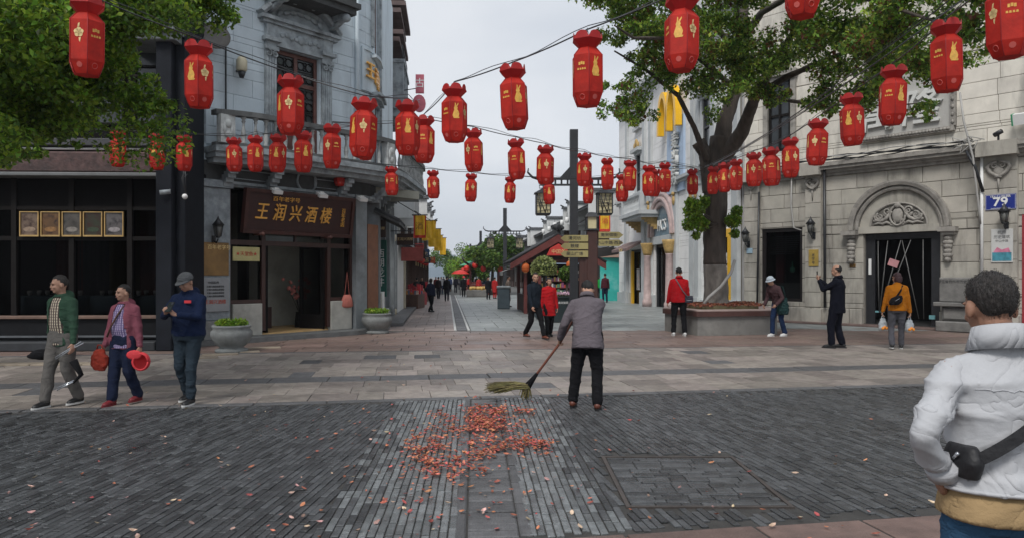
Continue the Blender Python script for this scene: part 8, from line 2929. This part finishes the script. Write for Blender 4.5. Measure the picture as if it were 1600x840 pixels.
b = MB(); b.ell(hand + Vector((-.12, .02, -.1)), (.16, .08, .07), 14, 10); b.ell(hand + Vector((-.2, .02, -.12)), (.12, .06, .04), 12, 8); b.build('hat_body', blk, t)

# 2 --- pink jacket woman
g = G(196, 630)
pink_j = fab('dusty_pink_cloth', (.27, .085, .115)); jean = fab('dark_navy_denim', (.015, .022, .05))
pl2 = plaid_mat('violet_plaid', (.1, .08, .2), (.42, .36, .5), (.12, .08, .2), 60)
p2 = person('woman in an open pink jacket and violet plaid blouse carrying a red cap', (g.x, g.y, 0), 1.5, -12, lean=1, feetL=(.11, .12), feetR=(-.09, -.16), handL=(.31, -.06, .73), handR=(-.24, -.12, .82), head_yaw=-26,
            top='jacket', top_m=pink_j, leg_m=jean, shoe_m=shoe_r, sole_m=shoe_r, hair=hair_m, shirt_m=pl2, open_w=.11, hood=True, girth=1.12, belly=.03, hem=.8, heelL=.03, leg_w=1.15)
strap(p2, [spt(p2, 1.43, -.06, .06), spt(p2, 1.3, -.155, .02), spt(p2, 1.12, -.19, -.07), spt(p2, .98, -.17, -.15)], .012, fab('brown_strap', (.12, .07, .05)))
hand = world_pt(p2, p2['hands'][0][0])
t = thing('baseball_cap', 'bright red baseball cap held in the pink jacket woman\'s left hand', 'cap', tuple(hand + Vector((.04, -.03, -.12))), .3)
redc = M('red_cap_cloth', (.65, .04, .05), .7, .15, 8, .2)
b = MB(); b.ell((0, 0, 0), (.11, .08, .12), 16, 12); me = remesh(b, .01, 1); cut(me, lambda c: c.y < -.045, .005); me.materials.clear(); me.materials.append(redc); put('cap_crown', me, t)
b = MB(); b.tube([(.085 * math.cos(a * .3927), -.045, .1 * math.sin(a * .3927)) for a in range(17)], .012, 6); b.build('cap_band', redc, t)
b = MB(); b.ell((-.07, -.045, .09), (.09, .012, .06), 12, 6); b.build('cap_peak', redc, t)
hand = world_pt(p2, p2['hands'][1][0])
t = thing('red_bag', 'rust red cloth bag hanging between the green and pink jackets', 'bag', tuple(hand + Vector((-.04, -.03, -.07))), -.3)
bagr = fab('rust_red_bag', (.3, .04, .025))
b = MB(); ring_stack(b, [((0, 0, -.17), .08, .04, None), ((0, 0, -.1), .13, .06, None), ((0, 0, 0), .12, .06, None), ((0, 0, .1), .06, .03, None)]); me = remesh(b, .012, 2); wrinkle(me, .012, 5, 14, 20); me.materials.clear(); me.materials.append(bagr); put('bag_body', me, t)
b = MB(); b.tube([(-.05, 0, .08), (-.03, 0, .15), (.03, 0, .15), (.05, 0, .08)], .008, 6); b.build('bag_handle', bagr, t)

# 3 --- man with phone in navy hoodie and cap
g = G(295, 629)
hoodie = fab('navy_hoodie', (.012, .022, .06)); jean2 = fab('blue_grey_denim', (.03, .045, .06))
p3 = person('man in a navy sweatshirt and grey cap looking down at his phone', (g.x, g.y, 0), 1.66, -8, lean=0, feetL=(.1, -.12), feetR=(-.08, .1), handL=(.07, -.34, 1.17), handR=(-.08, -.36, 1.19), elbL=(.8, .3, -.8), elbR=(-.8, .3, -.8), head_yaw=-12, head_pitch=24,
            top='sweatshirt', top_m=hoodie, leg_m=jean2, shoe_m=shoe_b, sole_m=sole_w, cap=(fab('grey_cap', (.12, .125, .13)), 'peak'), hood=True, girth=1.16, belly=.03, hem=.88, bulk=1.06, heelR=.02, curl=.9, palmL=(0, -.6, .8), palmR=(0, -.6, .8))
b = MB(); c_ = spt(p3, 1.33, -.165, .09); b.rbox(c_, (.09, .012, .035)); p3['part']('red_badge', b.mesh('red_badge', redc), redc)
def phone_at(inf, i, lab, off=(0, -.02, .04), rx=-35, col=(.02, .03, .03)):
    hnd = world_pt(inf, inf['hands'][i][0])
    t_ = thing('phone', lab, 'phone', tuple(hnd + Vector(off)), inf['root'].rotation_euler[2])
    m_ = MB(); m3 = Matrix.Rotation(rad(rx), 3, 'X'); m_.rbox((0, 0, 0), (.075, .009, .15), m3); m_.build('phone_body', M('phone_black', (.015, .02, .022), .25, .1, 4, 0), t_)
    m_ = MB(); m_.rbox(m3 @ Vector((.02, -.006, .05)), (.025, .004, .03), m3); m_.build('camera_bump', M('phone_lens', (.05, .05, .06), .1, .1, 4, 0), t_)
phone_at(p3, 1, 'dark phone held in both hands by the capped man', off=(.05, -.01, .05), rx=-40)

# 4 --- sweeper
g = G(918, 638)
greyj = fab('mauve_grey_jacket', (.15, .13, .145))
def to_local(wp, loc, deg, k_, hipy=0.0):
    """a world point as a hand target in a person's own units"""
    q = Matrix.Rotation(-rad(deg), 3, 'Z') @ (Vector(wp) - Vector((loc[0], loc[1], 0)))
    return (q.x / k_, q.y / k_, q.z / k_)
k4 = 1.62 / 1.7
lw, rw_ = Vector((.6, 9.22, .84)), Vector((.86, 9.22, 1.1))
hL4, hR4 = to_local(lw, g, 168, k4), to_local(rw_, g, 168, k4)
p4 = person('street sweeper in a grey jacket seen from behind, bending over a twig broom', (g.x, g.y, 0), 1.62, 168, lean=21, side_lean=3, feetL=(.2, -.08), feetR=(-.13, .04), handL=hL4, handR=hR4, elbL=(.25, .9, -.4), elbR=(-.9, .6, -.3), head_yaw=38, head_pitch=30,
            top='jacket', top_m=greyj, leg_m=blk, shoe_m=shoe_br, sole_m=shoe_b, hair=hair_m, hem=.76, girth=1.06, bulk=1.04, arm_w=1.05, leg_w=1.1, curl=1.1, hem_flare=.012)
h0, h1 = world_pt(p4, p4['hands'][0][0]), world_pt(p4, p4['hands'][1][0])
t = thing('twig_broom', 'long handled twig broom held just above the stone pavers by the sweeper', 'broom', (0, 0, 0))
head_ = Vector(((800 - 800) / F * 9.9 + .17, 9.75, .17))
neckb = Vector((.2, 9.45, .2))
b = MB(); dirn = (h0 - neckb); b.tube([neckb, neckb + dirn * .4, h0, h1, h1 + (h1 - h0).normalized() * .12], .016, 8); b.build('handle', M('red_brown_handle', (.16, .05, .03), .5, .2, 8, .2), t)
b = MB(); b.tube([neckb + dirn.normalized() * .22, neckb + dirn.normalized() * .1, neckb], [.02, .035, .05], 8); b.build('binding', blk, t)
twg = M('olive_twigs', (.13, .11, .04), .8, .4, 20, .3, isl=.5, hue=.02)
b = MB(); rr = random.Random(4)
cc0 = neckb
for k_ in range(330):
    f_ = rr.random()
    st = neckb + Vector((rr.uniform(-.05, .03), rr.uniform(-.05, .05), rr.uniform(-.03, .03)))
    L_ = rr.uniform(.25, .52)
    dd_ = Vector((-1, rr.uniform(-.12, .18), rr.uniform(-.18, .06)))
    if rr.random() < .25: dd_ = Vector((-.25 + rr.uniform(-.3, .5), rr.uniform(-.3, .3), -1)); L_ = rr.uniform(.1, .17)
    dd_.normalize()
    e_ = st + dd_ * L_; e_.z = max(.015, e_.z)
    b.tube([st, st.lerp(e_, .5) + Vector((0, 0, .02)), e_], [.008, .0065, .003], 4, caps=False)
o = b.build('twigs', twg, t, fix=False); tag(o, kind='stuff')

# 5 --- dark walking man and woman in red behind
g = G(834, 529)
p5 = person('man in dark clothes striding in front of the flower box', (g.x, g.y, 0), 1.7, 38, lean=3, feetL=(.1, -.3), feetR=(-.08, .24), handL=(.25, .1, .8), handR=(-.22, -.18, .86), head_yaw=-30, top='jacket', top_m=fab('blue_black_jacket', (.015, .022, .032)), leg_m=blk, shoe_m=shoe_br, sole_m=shoe_b, heelR=.05, hem=.82, voxel=.01)
p6 = person('woman in a red coat half hidden behind the striding man', (.98, 19.6, 0), 1.56, 15, feetL=(.08, .1), feetR=(-.08, -.12), top='coat', top_m=fab('bright_red_coat', (.5, .015, .02)), leg_m=blk, shoe_m=shoe_b, hair_len=.06, hem=.6, voxel=.011, hem_flare=.03)
# 6 --- red jacket man
g = G(1061, 524)
redj = fab('red_jacket_cloth', (.5, .012, .018))
p7 = person('man in a red jacket with a grey crossbody bag standing with his back to us', (g.x, g.y, 0), 1.82, 176, feetL=(.13, -.04), feetR=(-.14, .02), handL=(.27, -.06, .84), handR=(-.25, -.1, .8), head_pitch=8, top='jacket', top_m=redj, leg_m=blk, shoe_m=shoe_w, sole_m=sole_w, hem=.84, bulk=1.08, girth=1.05, voxel=.009, curl=.9)
gs_ = fab('grey_strap', (.16, .16, .18))
strap(p7, [spt(p7, 1.44, .05, .1), spt(p7, 1.36, .135, .06), spt(p7, 1.15, .155, -.06), spt(p7, .98, .15, -.19), spt(p7, .93, .06, -.22)], .014, gs_)
t = thing('crossbody_bag', 'grey crossbody bag on the hip of the red jacket man', 'bag', tuple(world_pt(p7, spt(p7, .93, .1, -.23))), rad(176))
b = MB(); ring_stack(b, [((0, 0, -.1), .1, .05, None), ((0, 0, 0), .12, .06, None), ((0, 0, .09), .1, .05, None)]); me = remesh(b, .012, 2); me.materials.clear(); me.materials.append(fab('dark_grey_bag', (.06, .06, .08))); put('bag_body', me, t)
b = MB(); b.box(-.07, .07, .055, .066, -.04, -.03); b.build('zip', M('bright_steel'), t)
# 7 --- bending woman with hat
g = G(1216, 525)
p8 = person('stooping woman in a white hat leaning by the planter bench with a green bag', (g.x, g.y, 0), 1.66, -62, lean=26, feetL=(.1, .14), feetR=(-.1, -.12), handL=(.2, -.3, .88), handR=(-.16, -.36, .86), elbL=(.6, .9, -.1), elbR=(-.5, .9, -.1), head_pitch=6, top='blouse', top_m=fab('mauve_brown_blouse', (.09, .05, .055)), leg_m=fab('blue_denim', (.02, .04, .1)),
            shoe_m=shoe_w, sole_m=sole_w, cap=(fab('pale_blue_hat', (.55, .62, .68)), 'brim'), hem=.84, voxel=.009, curl=.9, heelL=.01)
t = thing('green_cloth_bag', 'dark green cloth bag hanging at the stooping woman\'s side', 'bag', tuple(world_pt(p8, p8['hip'] + Vector((.2, -.05, -.06)))), rad(-62))
b = MB(); ring_stack(b, [((0, 0, -.26), .15, .09, None), ((0, 0, -.16), .19, .12, None), ((0, 0, 0), .17, .1, None), ((0, 0, .2), .14, .05, None)]); me = remesh(b, .014, 2); wrinkle(me, .018, 9, 9, 9); me.materials.clear(); me.materials.append(fab('dark_green_bag', (.02, .05, .05))); put('bag_body', me, t)
b = MB(); b.tube([(-.1, 0, .16), (-.06, 0, .5), (.02, -.03, .5), (.1, 0, .16)], .012, 6); b.build('bag_handle', fab('dark_green_bag', (.02, .05, .05)), t)
# 8 --- man in black photographing
g = G(1309, 543)
p9 = person('balding man in a long dark suit raising a phone before the stone wall', (g.x, g.y, 0), 1.84, -128, lean=-1, feetL=(.1, -.1), feetR=(-.1, .06), handL=(.06, -.34, 1.38), handR=(-.12, -.38, 1.4), elbL=(.7, .2, -1), elbR=(-.7, .2, -1), head_yaw=-8, head_pitch=2, top='jacket', top_m=fab('blue_black_suit', (.006, .007, .014)), leg_m=fab('blue_black_suit', (.006, .007, .014)),
            shoe_m=shoe_b, sole_m=shoe_b, hair=hair_m, bald=True, hem=.72, girth=1.05, leg_w=1.15, voxel=.009, curl=.9, palmL=(-.5, 0, .6), palmR=(.5, 0, .6))
phone_at(p9, 1, 'phone raised in front of the balding man in black', off=(-.01, -.0, .07), rx=0)
# 9 --- orange jacket woman
g = G(1402, 545)
org = fab('orange_jacket_cloth', (.5, .17, .012))
p10 = person('woman in an orange jacket with a black sling bag carrying white carrier bags', (g.x, g.y, 0), 1.68, 160, lean=3, feetL=(.12, .12), feetR=(-.1, -.18), handL=(.3, -.1, .76), handR=(-.27, -.04, .77), head_yaw=38, top='jacket', top_m=org, leg_m=fab('grey_blue_denim', (.1, .1, .115)), shoe_m=shoe_b, sole_m=sole_w, hair=M('dark_red_brown_hair', (.04, .012, .014), .5, .4, 60, .5, 120),
             hair_len=.05, hem=.86, girth=1.05, voxel=.009, curl=1.0, heelL=.03)
strap(p10, [spt(p10, 1.42, .06, -.1), spt(p10, 1.3, .145, -.05), spt(p10, 1.12, .17, .07), spt(p10, 1.0, .14, .17)], .02, blk)
t = thing('sling_bag', 'black sling bag across the back of the orange jacket woman', 'bag', tuple(world_pt(p10, spt(p10, 1.1, .2, .06))), rad(160))
b = MB(); ring_stack(b, [((.03, 0, -.11), .09, .04, None), ((0, 0, -.04), .13, .06, None), ((-.03, 0, .04), .12, .05, None), ((-.08, 0, .1), .05, .03, None)]); me = remesh(b, .012, 2); me.materials.clear(); me.materials.append(blk); put('bag_body', me, t)
b = MB(); b.rbox((-.03, .06, .01), (.1, .006, .008), Matrix.Rotation(.6, 3, 'Y')); b.build('zip', M('bright_steel'), t)
plas = M('white_plastic_bag', (.62, .66, .68), .3, .15, 10, .3, trans=.4)
for i, lab in ((0, 'white carrier bag swinging from the left hand of the orange jacket woman'), (1, 'white carrier bag with oranges in the right hand of the orange jacket woman')):
    hnd = world_pt(p10, p10['hands'][i][0])
    t = thing('carrier_bag', lab, 'bag', tuple(hnd), .2, 'plastic bags of fruit')
    b = MB(); ring_stack(b, [((0, 0, -.36), .06, .05, None), ((0, 0, -.3), .1, .07, None), ((0, 0, -.18), .095, .06, None), ((0, 0, -.08), .05, .025, None)]); me = remesh(b, .011, 1); wrinkle(me, .016, i * 9, 16, 22); me.materials.clear(); me.materials.append(plas); put('bag_body', me, t)
    b = MB()
    for s2 in (-1, 1): b.tube([(s2 * .03, 0, -.1), (s2 * .02, 0, -.04), (0, 0, .005)], [.014, .008, .007], 6)
    b.build('bag_handle', plas, t)
    if i or True:
        for q in range(3):
            b = MB(); b.ell((-.045 + .045 * q, -.06, -.3 + .025 * (q % 2)), .034, 10, 8); b.build('orange', M('orange_fruit', (.8, .28, .03), .5, .1, 20, .2), t)
# 10 --- white jacket man near the camera
whj = M('off_white_jacket', (.43, .435, .45), .8, .04, 4, .06, 200, fold=.014, fscale=3.6)
p11 = person('grey haired man in an off-white jacket close by at the right edge, back turned', (1.63, 2.45, 0), 1.62, 180, lean=3, feetL=(.13, -.03), feetR=(-.12, .05), handL=(.225, -.0, 1.0), handR=(-.3, -.06, .95), elbL=(.8, .7, -.2), elbR=(-1, .6, 0), head_yaw=-6, head_pitch=8, top='jacket', top_m=whj,
             leg_m=fab('blue_jeans', (.045, .11, .2)), shoe_m=shoe_b, sole_m=sole_w, hair=hair_g, shirt_m=khaki, hem=.965, girth=1.0, bulk=1.04, voxel=.007, arm_w=.96, curl=1.0, skin_=skin_d, fold_amp=.018, hem_flare=.02)
# make the shirt tail reach below the jacket
for ch in p11['root'].children:
    if ch.name.startswith('shirt'): bpy.data.objects.remove(ch)
b = MB(); ring_stack(b, [(p11['hip'] + Vector((0, 0, -.065)), .216, .176, None), (p11['hip'] + Vector((0, 0, .005)), .2, .162, None), (p11['sp'](1.0), .165, .13, None), (p11['sp'](1.1), .14, .1, None)]); me = remesh(b, .012, 2); wrinkle(me, .004, 2); p11['part']('shirt', me, khaki)
# black strap and pouch
sb_ = M('black_webbing', (.012, .012, .014), .6, .1, 30, .2)
def band(inf, pts, w, th, mat, name):
    """flat strap: rows of (point, outward)"""
    m_ = MB(); vs = []
    P_ = [Vector(p) for p, _ in pts]
    for i, (p, n_) in enumerate(pts):
        p = Vector(p); n_ = Vector(n_).normalized()
        t_ = (P_[min(i + 1, len(P_) - 1)] - P_[max(i - 1, 0)]).normalized()
        s_ = t_.cross(n_).normalized()
        for q in ((-w, 0), (w, 0), (w, th), (-w, th)): vs.append(p + s_ * q[0] + n_ * q[1])
    n = len(pts)
    m_.add(vs, [(i * 4 + q, i * 4 + 4 + q, i * 4 + 4 + (q + 1) % 4, i * 4 + (q + 1) % 4) for i in range(n - 1) for q in range(4)] + [(3, 2, 1, 0), (n * 4 - 4, n * 4 - 3, n * 4 - 2, n * 4 - 1)], False)
    return inf['part'](name, m_.mesh(name, mat), mat)
bp_ = []
for i in range(15):
    f_ = i / 14
    x_ = .2 - .39 * f_
    z = 1.05 + .30 * f_
    yy_ = .153 * math.sqrt(max(.02, 1 - (x_ / .215) ** 2))
    bp_.append((p11['sp'](z, yy_ + .018, x_), Vector((x_ * 2.5, 1.0 - abs(x_) * 1.5, .15))))
band(p11, bp_, .02, .006, sb_, 'sling_strap')
t = thing('waist_pouch', 'black pouch on a strap at the left side of the white jacket man', 'bag', tuple(world_pt(p11, p11['sp'](1.07, .05, .165))), rad(180))
b = MB(); ring_stack(b, [((0, 0, -.055), .03, .07, None), ((0, 0, 0), .04, .09, None), ((0, 0, .05), .025, .07, None)]); me = remesh(b, .01, 2); me.materials.clear(); me.materials.append(sb_); put('pouch_body', me, t)
b = MB(); b.tube([(.04, .04, .03), (.042, .02, .01)], .006, 8); b.build('zip_pull', M('bright_steel'), t)
# seams and hem of the jacket
hm_ = MB(); n = 28
rg = [p11['sp'](.972, .005 + .163 * math.sin(2 * math.pi * j / n), .208 * math.cos(2 * math.pi * j / n)) for j in range(n + 1)]
hm_.tube(rg, .008, 5); p11['part']('jacket_hem', hm_.mesh('jacket_hem', whj), whj)

# standing collar, yoke seam and elbow seam of the off-white jacket
def collar_ring(inf, r0, r1, z0, z1, mat, name, gap=.5):
    m_ = MB(); n = 26; vs = []
    for j in range(n + 1):
        a = -math.pi / 2 + gap + (2 * math.pi - 2 * gap) * j / n
        for (r_, z, e_) in ((r0, z0, 0), (r1, z1, 0), (r1 + .009, z1 - .002, 0), (r0 + .016, z0, 0)):
            vs.append(inf['sp'](z + .012 * math.sin(a), .012 + r_ * math.sin(a) * .95, r_ * math.cos(a)))
    m_.add(vs, [(j * 4 + q, j * 4 + 4 + q, j * 4 + 4 + (q + 1) % 4, j * 4 + (q + 1) % 4) for j in range(n) for q in range(4)] + [(3, 2, 1, 0), (n * 4, n * 4 + 1, n * 4 + 2, n * 4 + 3)], True)
    return inf['part'](name, m_.mesh(name, mat), mat)
collar_ring(p11, .092, .076, 1.44, 1.525, whj, 'collar')
for (inf, m_, r_) in ((p4, greyj, .078), (p7, redj, .072), (p9, fab('blue_black_suit', (.006, .007, .014)), .07), (p5, fab('blue_black_jacket', (.015, .022, .032)), .07)):
    collar_ring(inf, r_ + .014, r_, 1.44, 1.5, m_, 'collar')
hb = [ch for ch in p11['root'].children if ch.name.startswith('jacket') and 'hem' not in ch.name][0]
from mathutils.bvhtree import BVHTree
bv = BVHTree.FromPolygons([v.co[:] for v in hb.data.vertices], [tuple(p.vertices) for p in hb.data.polygons])
def seam(pts, name='seam', r_=.0018):
    out = []
    for p in pts:
        q = bv.find_nearest(Vector(p))
        if q[0] is not None: out.append(q[0] + q[1] * .0005)
    m_ = MB(); m_.tube(out, r_, 5); p11['part'](name, m_.mesh(name, whj), whj)
seam([p11['sp'](1.31, .155 - .05 * abs(-1 + i / 12) ** 2, -.15 + .3 * i / 24) for i in range(25)])
m_ = MB(); w_ = p11['hands'][0]; d_ = w_[1]; c0 = w_[0] - d_ * .11
m_.tube([c0 - d_ * .03, c0 + d_ * .02], [.055, .054], 16); p11['part']('cuff', m_.mesh('cuff', whj), whj)
# short hair strands on the near head
hr_o = [ch for ch in p11['root'].children if ch.name.startswith('hair')][0]
hv = [(v.co.copy(), v.normal.copy()) for v in hr_o.data.vertices]
rr = random.Random(9); m_ = MB()
for _ in range(8000):
    c_, n_ = hv[rr.randrange(len(hv))]
    if (c_ - p11['hc']).length < .08: continue
    d_ = (n_ * .35 + Vector((rr.gauss(0, .25), rr.gauss(0, .25), -.6 + rr.gauss(0, .3)))).normalized()
    sd_ = d_.cross(Vector((rr.random(), rr.random(), rr.random()))).normalized() * .0009
    L_ = rr.uniform(.004, .008)
    o_ = Vector((rr.gauss(0, .003), rr.gauss(0, .003), rr.gauss(0, .003)))
    m_.add([c_ + o_ - sd_, c_ + o_ + sd_, c_ + o_ + d_ * L_], [(0, 1, 2)])
hs_ = put('hair_strands', m_.mesh('hair_strands', M('salt_and_pepper_strands', (.022, .019, .017), .7, .5, 60, 0, isl=.5, spec=.2)), p11['root']); hs_.scale = (p11['k'],) * 3; tag(hs_, kind='stuff')

# ---- people in the middle distance and far up the street
dn = {}
def far_person(px, feet, top_y, face, label, tcol, lcol, step=.2, **kw):
    Z = H * F / (feet - 430.0)
    hgt = H + (430 - top_y) / F * Z
    tn = 'cloth_%02d%02d%02d' % tuple(int(c_ * 99) for c_ in tcol); ln_ = 'cloth_%02d%02d%02d' % tuple(int(c_ * 99) for c_ in lcol)
    kw.setdefault('shoe_m', shoe_b)
    return person(label, ((px - 800) / F * Z, Z, 0), min(1.82, max(1.5, hgt)), face, feetL=(.09, -step), feetR=(-.09, step), top_m=fab(tn, tcol), leg_m=fab(ln_, lcol), heelR=.04 if step > .1 else 0, voxel=.016, detail=True, **kw)

far_person(673, 487.5, 436, 150, 'woman in navy stepping out on the left side of the street', (.02, .025, .05), (.012, .012, .015), .24, handL=(.3, -.2, .95), hair_len=.03)
far_person(698, 470, 431, 185, 'man in black walking away behind the navy woman', (.015, .014, .016), (.02, .02, .03), .15, handL=(.25, -.1, .8))
far_person(651, 474, 436, 200, 'person in dark grey beside the shop goods on the left', (.05, .055, .055), (.02, .02, .025), .05)
far_person(659, 472, 434, 20, 'person in black standing right of the grey one by the left shops', (.012, .012, .014), (.012, .012, .014), .05)
far_person(685, 466, 432, 170, 'dark walker between the navy woman and the man in black', (.03, .02, .022), (.02, .02, .03), .1)
far_person(689.5, 459, 432, 10, 'walker in a white top far up the street', (.65, .66, .68), (.05, .08, .16), .1, handL=(.25, -.05, .8))
far_person(712, 457, 431, 180, 'small dark walker under the red parasol', (.02, .02, .025), (.02, .02, .025), .1)
far_person(724.5, 463, 431, 0, 'woman in a black dress coat and red hat in the middle of the street', (.015, .015, .018), (.015, .015, .018), .04, hem=.55, hem_flare=.05, cap=(redc, 'brim')  )
far_person(733, 456, 432, 170, 'walker in red right of the black coated woman', (.5, .03, .03), (.03, .03, .04), .1)
far_person(763, 467, 434, 15, 'person in a long black coat standing before the red stall', (.012, .012, .014), (.012, .012, .014), .03, hem=.5  )
far_person(773, 466, 434, 160, 'person in a long red coat beside the long black coat', (.5, .03, .03), (.5, .03, .03), .03, hem=.5  )
far_person(794, 479, 431, 100, 'person in beige by the left counter of the kiosk', (.22, .17, .14), (.05, .02, .025), .05, girth=1.1)
far_person(703.5, 455, 432, 175, 'tiny walker in blue far up the street', (.06, .09, .2), (.02, .02, .03), .1)
far_person(744, 452, 432, 20, 'tiny distant walker in dark red near the far stall', (.25, .03, .04), (.02, .02, .03), .1)
far_person(717, 452, 432, 180, 'tiny distant walker in grey at the end of the street', (.2, .2, .22), (.05, .05, .06), .1)
far_person(938, 469, 430, 175, 'person in a bright green top standing by the teal hoarding', (.02, .35, .06), (.012, .012, .014), .06)
far_person(945.5, 472, 427, 190, 'man in dark red and navy beside the green top', (.09, .02, .03), (.015, .02, .05), .06)
far_person(1143, 478, 447, 150, 'person in black mostly hidden behind the big tree trunk', (.012, .012, .025), (.012, .012, .014), .03)
far_person(903, 506, 428, 160, 'person in a dark cap behind the bending sweeper', (.02, .02, .028), (.02, .02, .03), .05, cap=(fab('grey_mauve_cap', (.12, .11, .13)), 'peak'))

far_person(735, 450, 432.5, 10, 'tiny walker in cream in front of the far stalls', (.5, .45, .35), (.03, .03, .04), .1)
far_person(757, 455, 432, 190, 'small walker in blue near the red stall', (.05, .09, .2), (.02, .02, .03), .08)
far_person(681, 458, 432, 15, 'small walker in dark red on the left pavement', (.2, .03, .03), (.02, .02, .025), .1)
far_person(748, 461, 432.5, 200, 'short figure in red near the display table', (.5, .04, .04), (.05, .05, .08), .05)
far_person(693, 452, 432, 180, 'tiny walker in grey behind the man in black', (.15, .15, .16), (.03, .03, .03), .1)
far_person(728, 451, 432.5, 185, 'tiny walker in white beyond the black coated woman', (.6, .6, .6), (.05, .05, .06), .1)
bpy.data.scenes.remove(WORK)
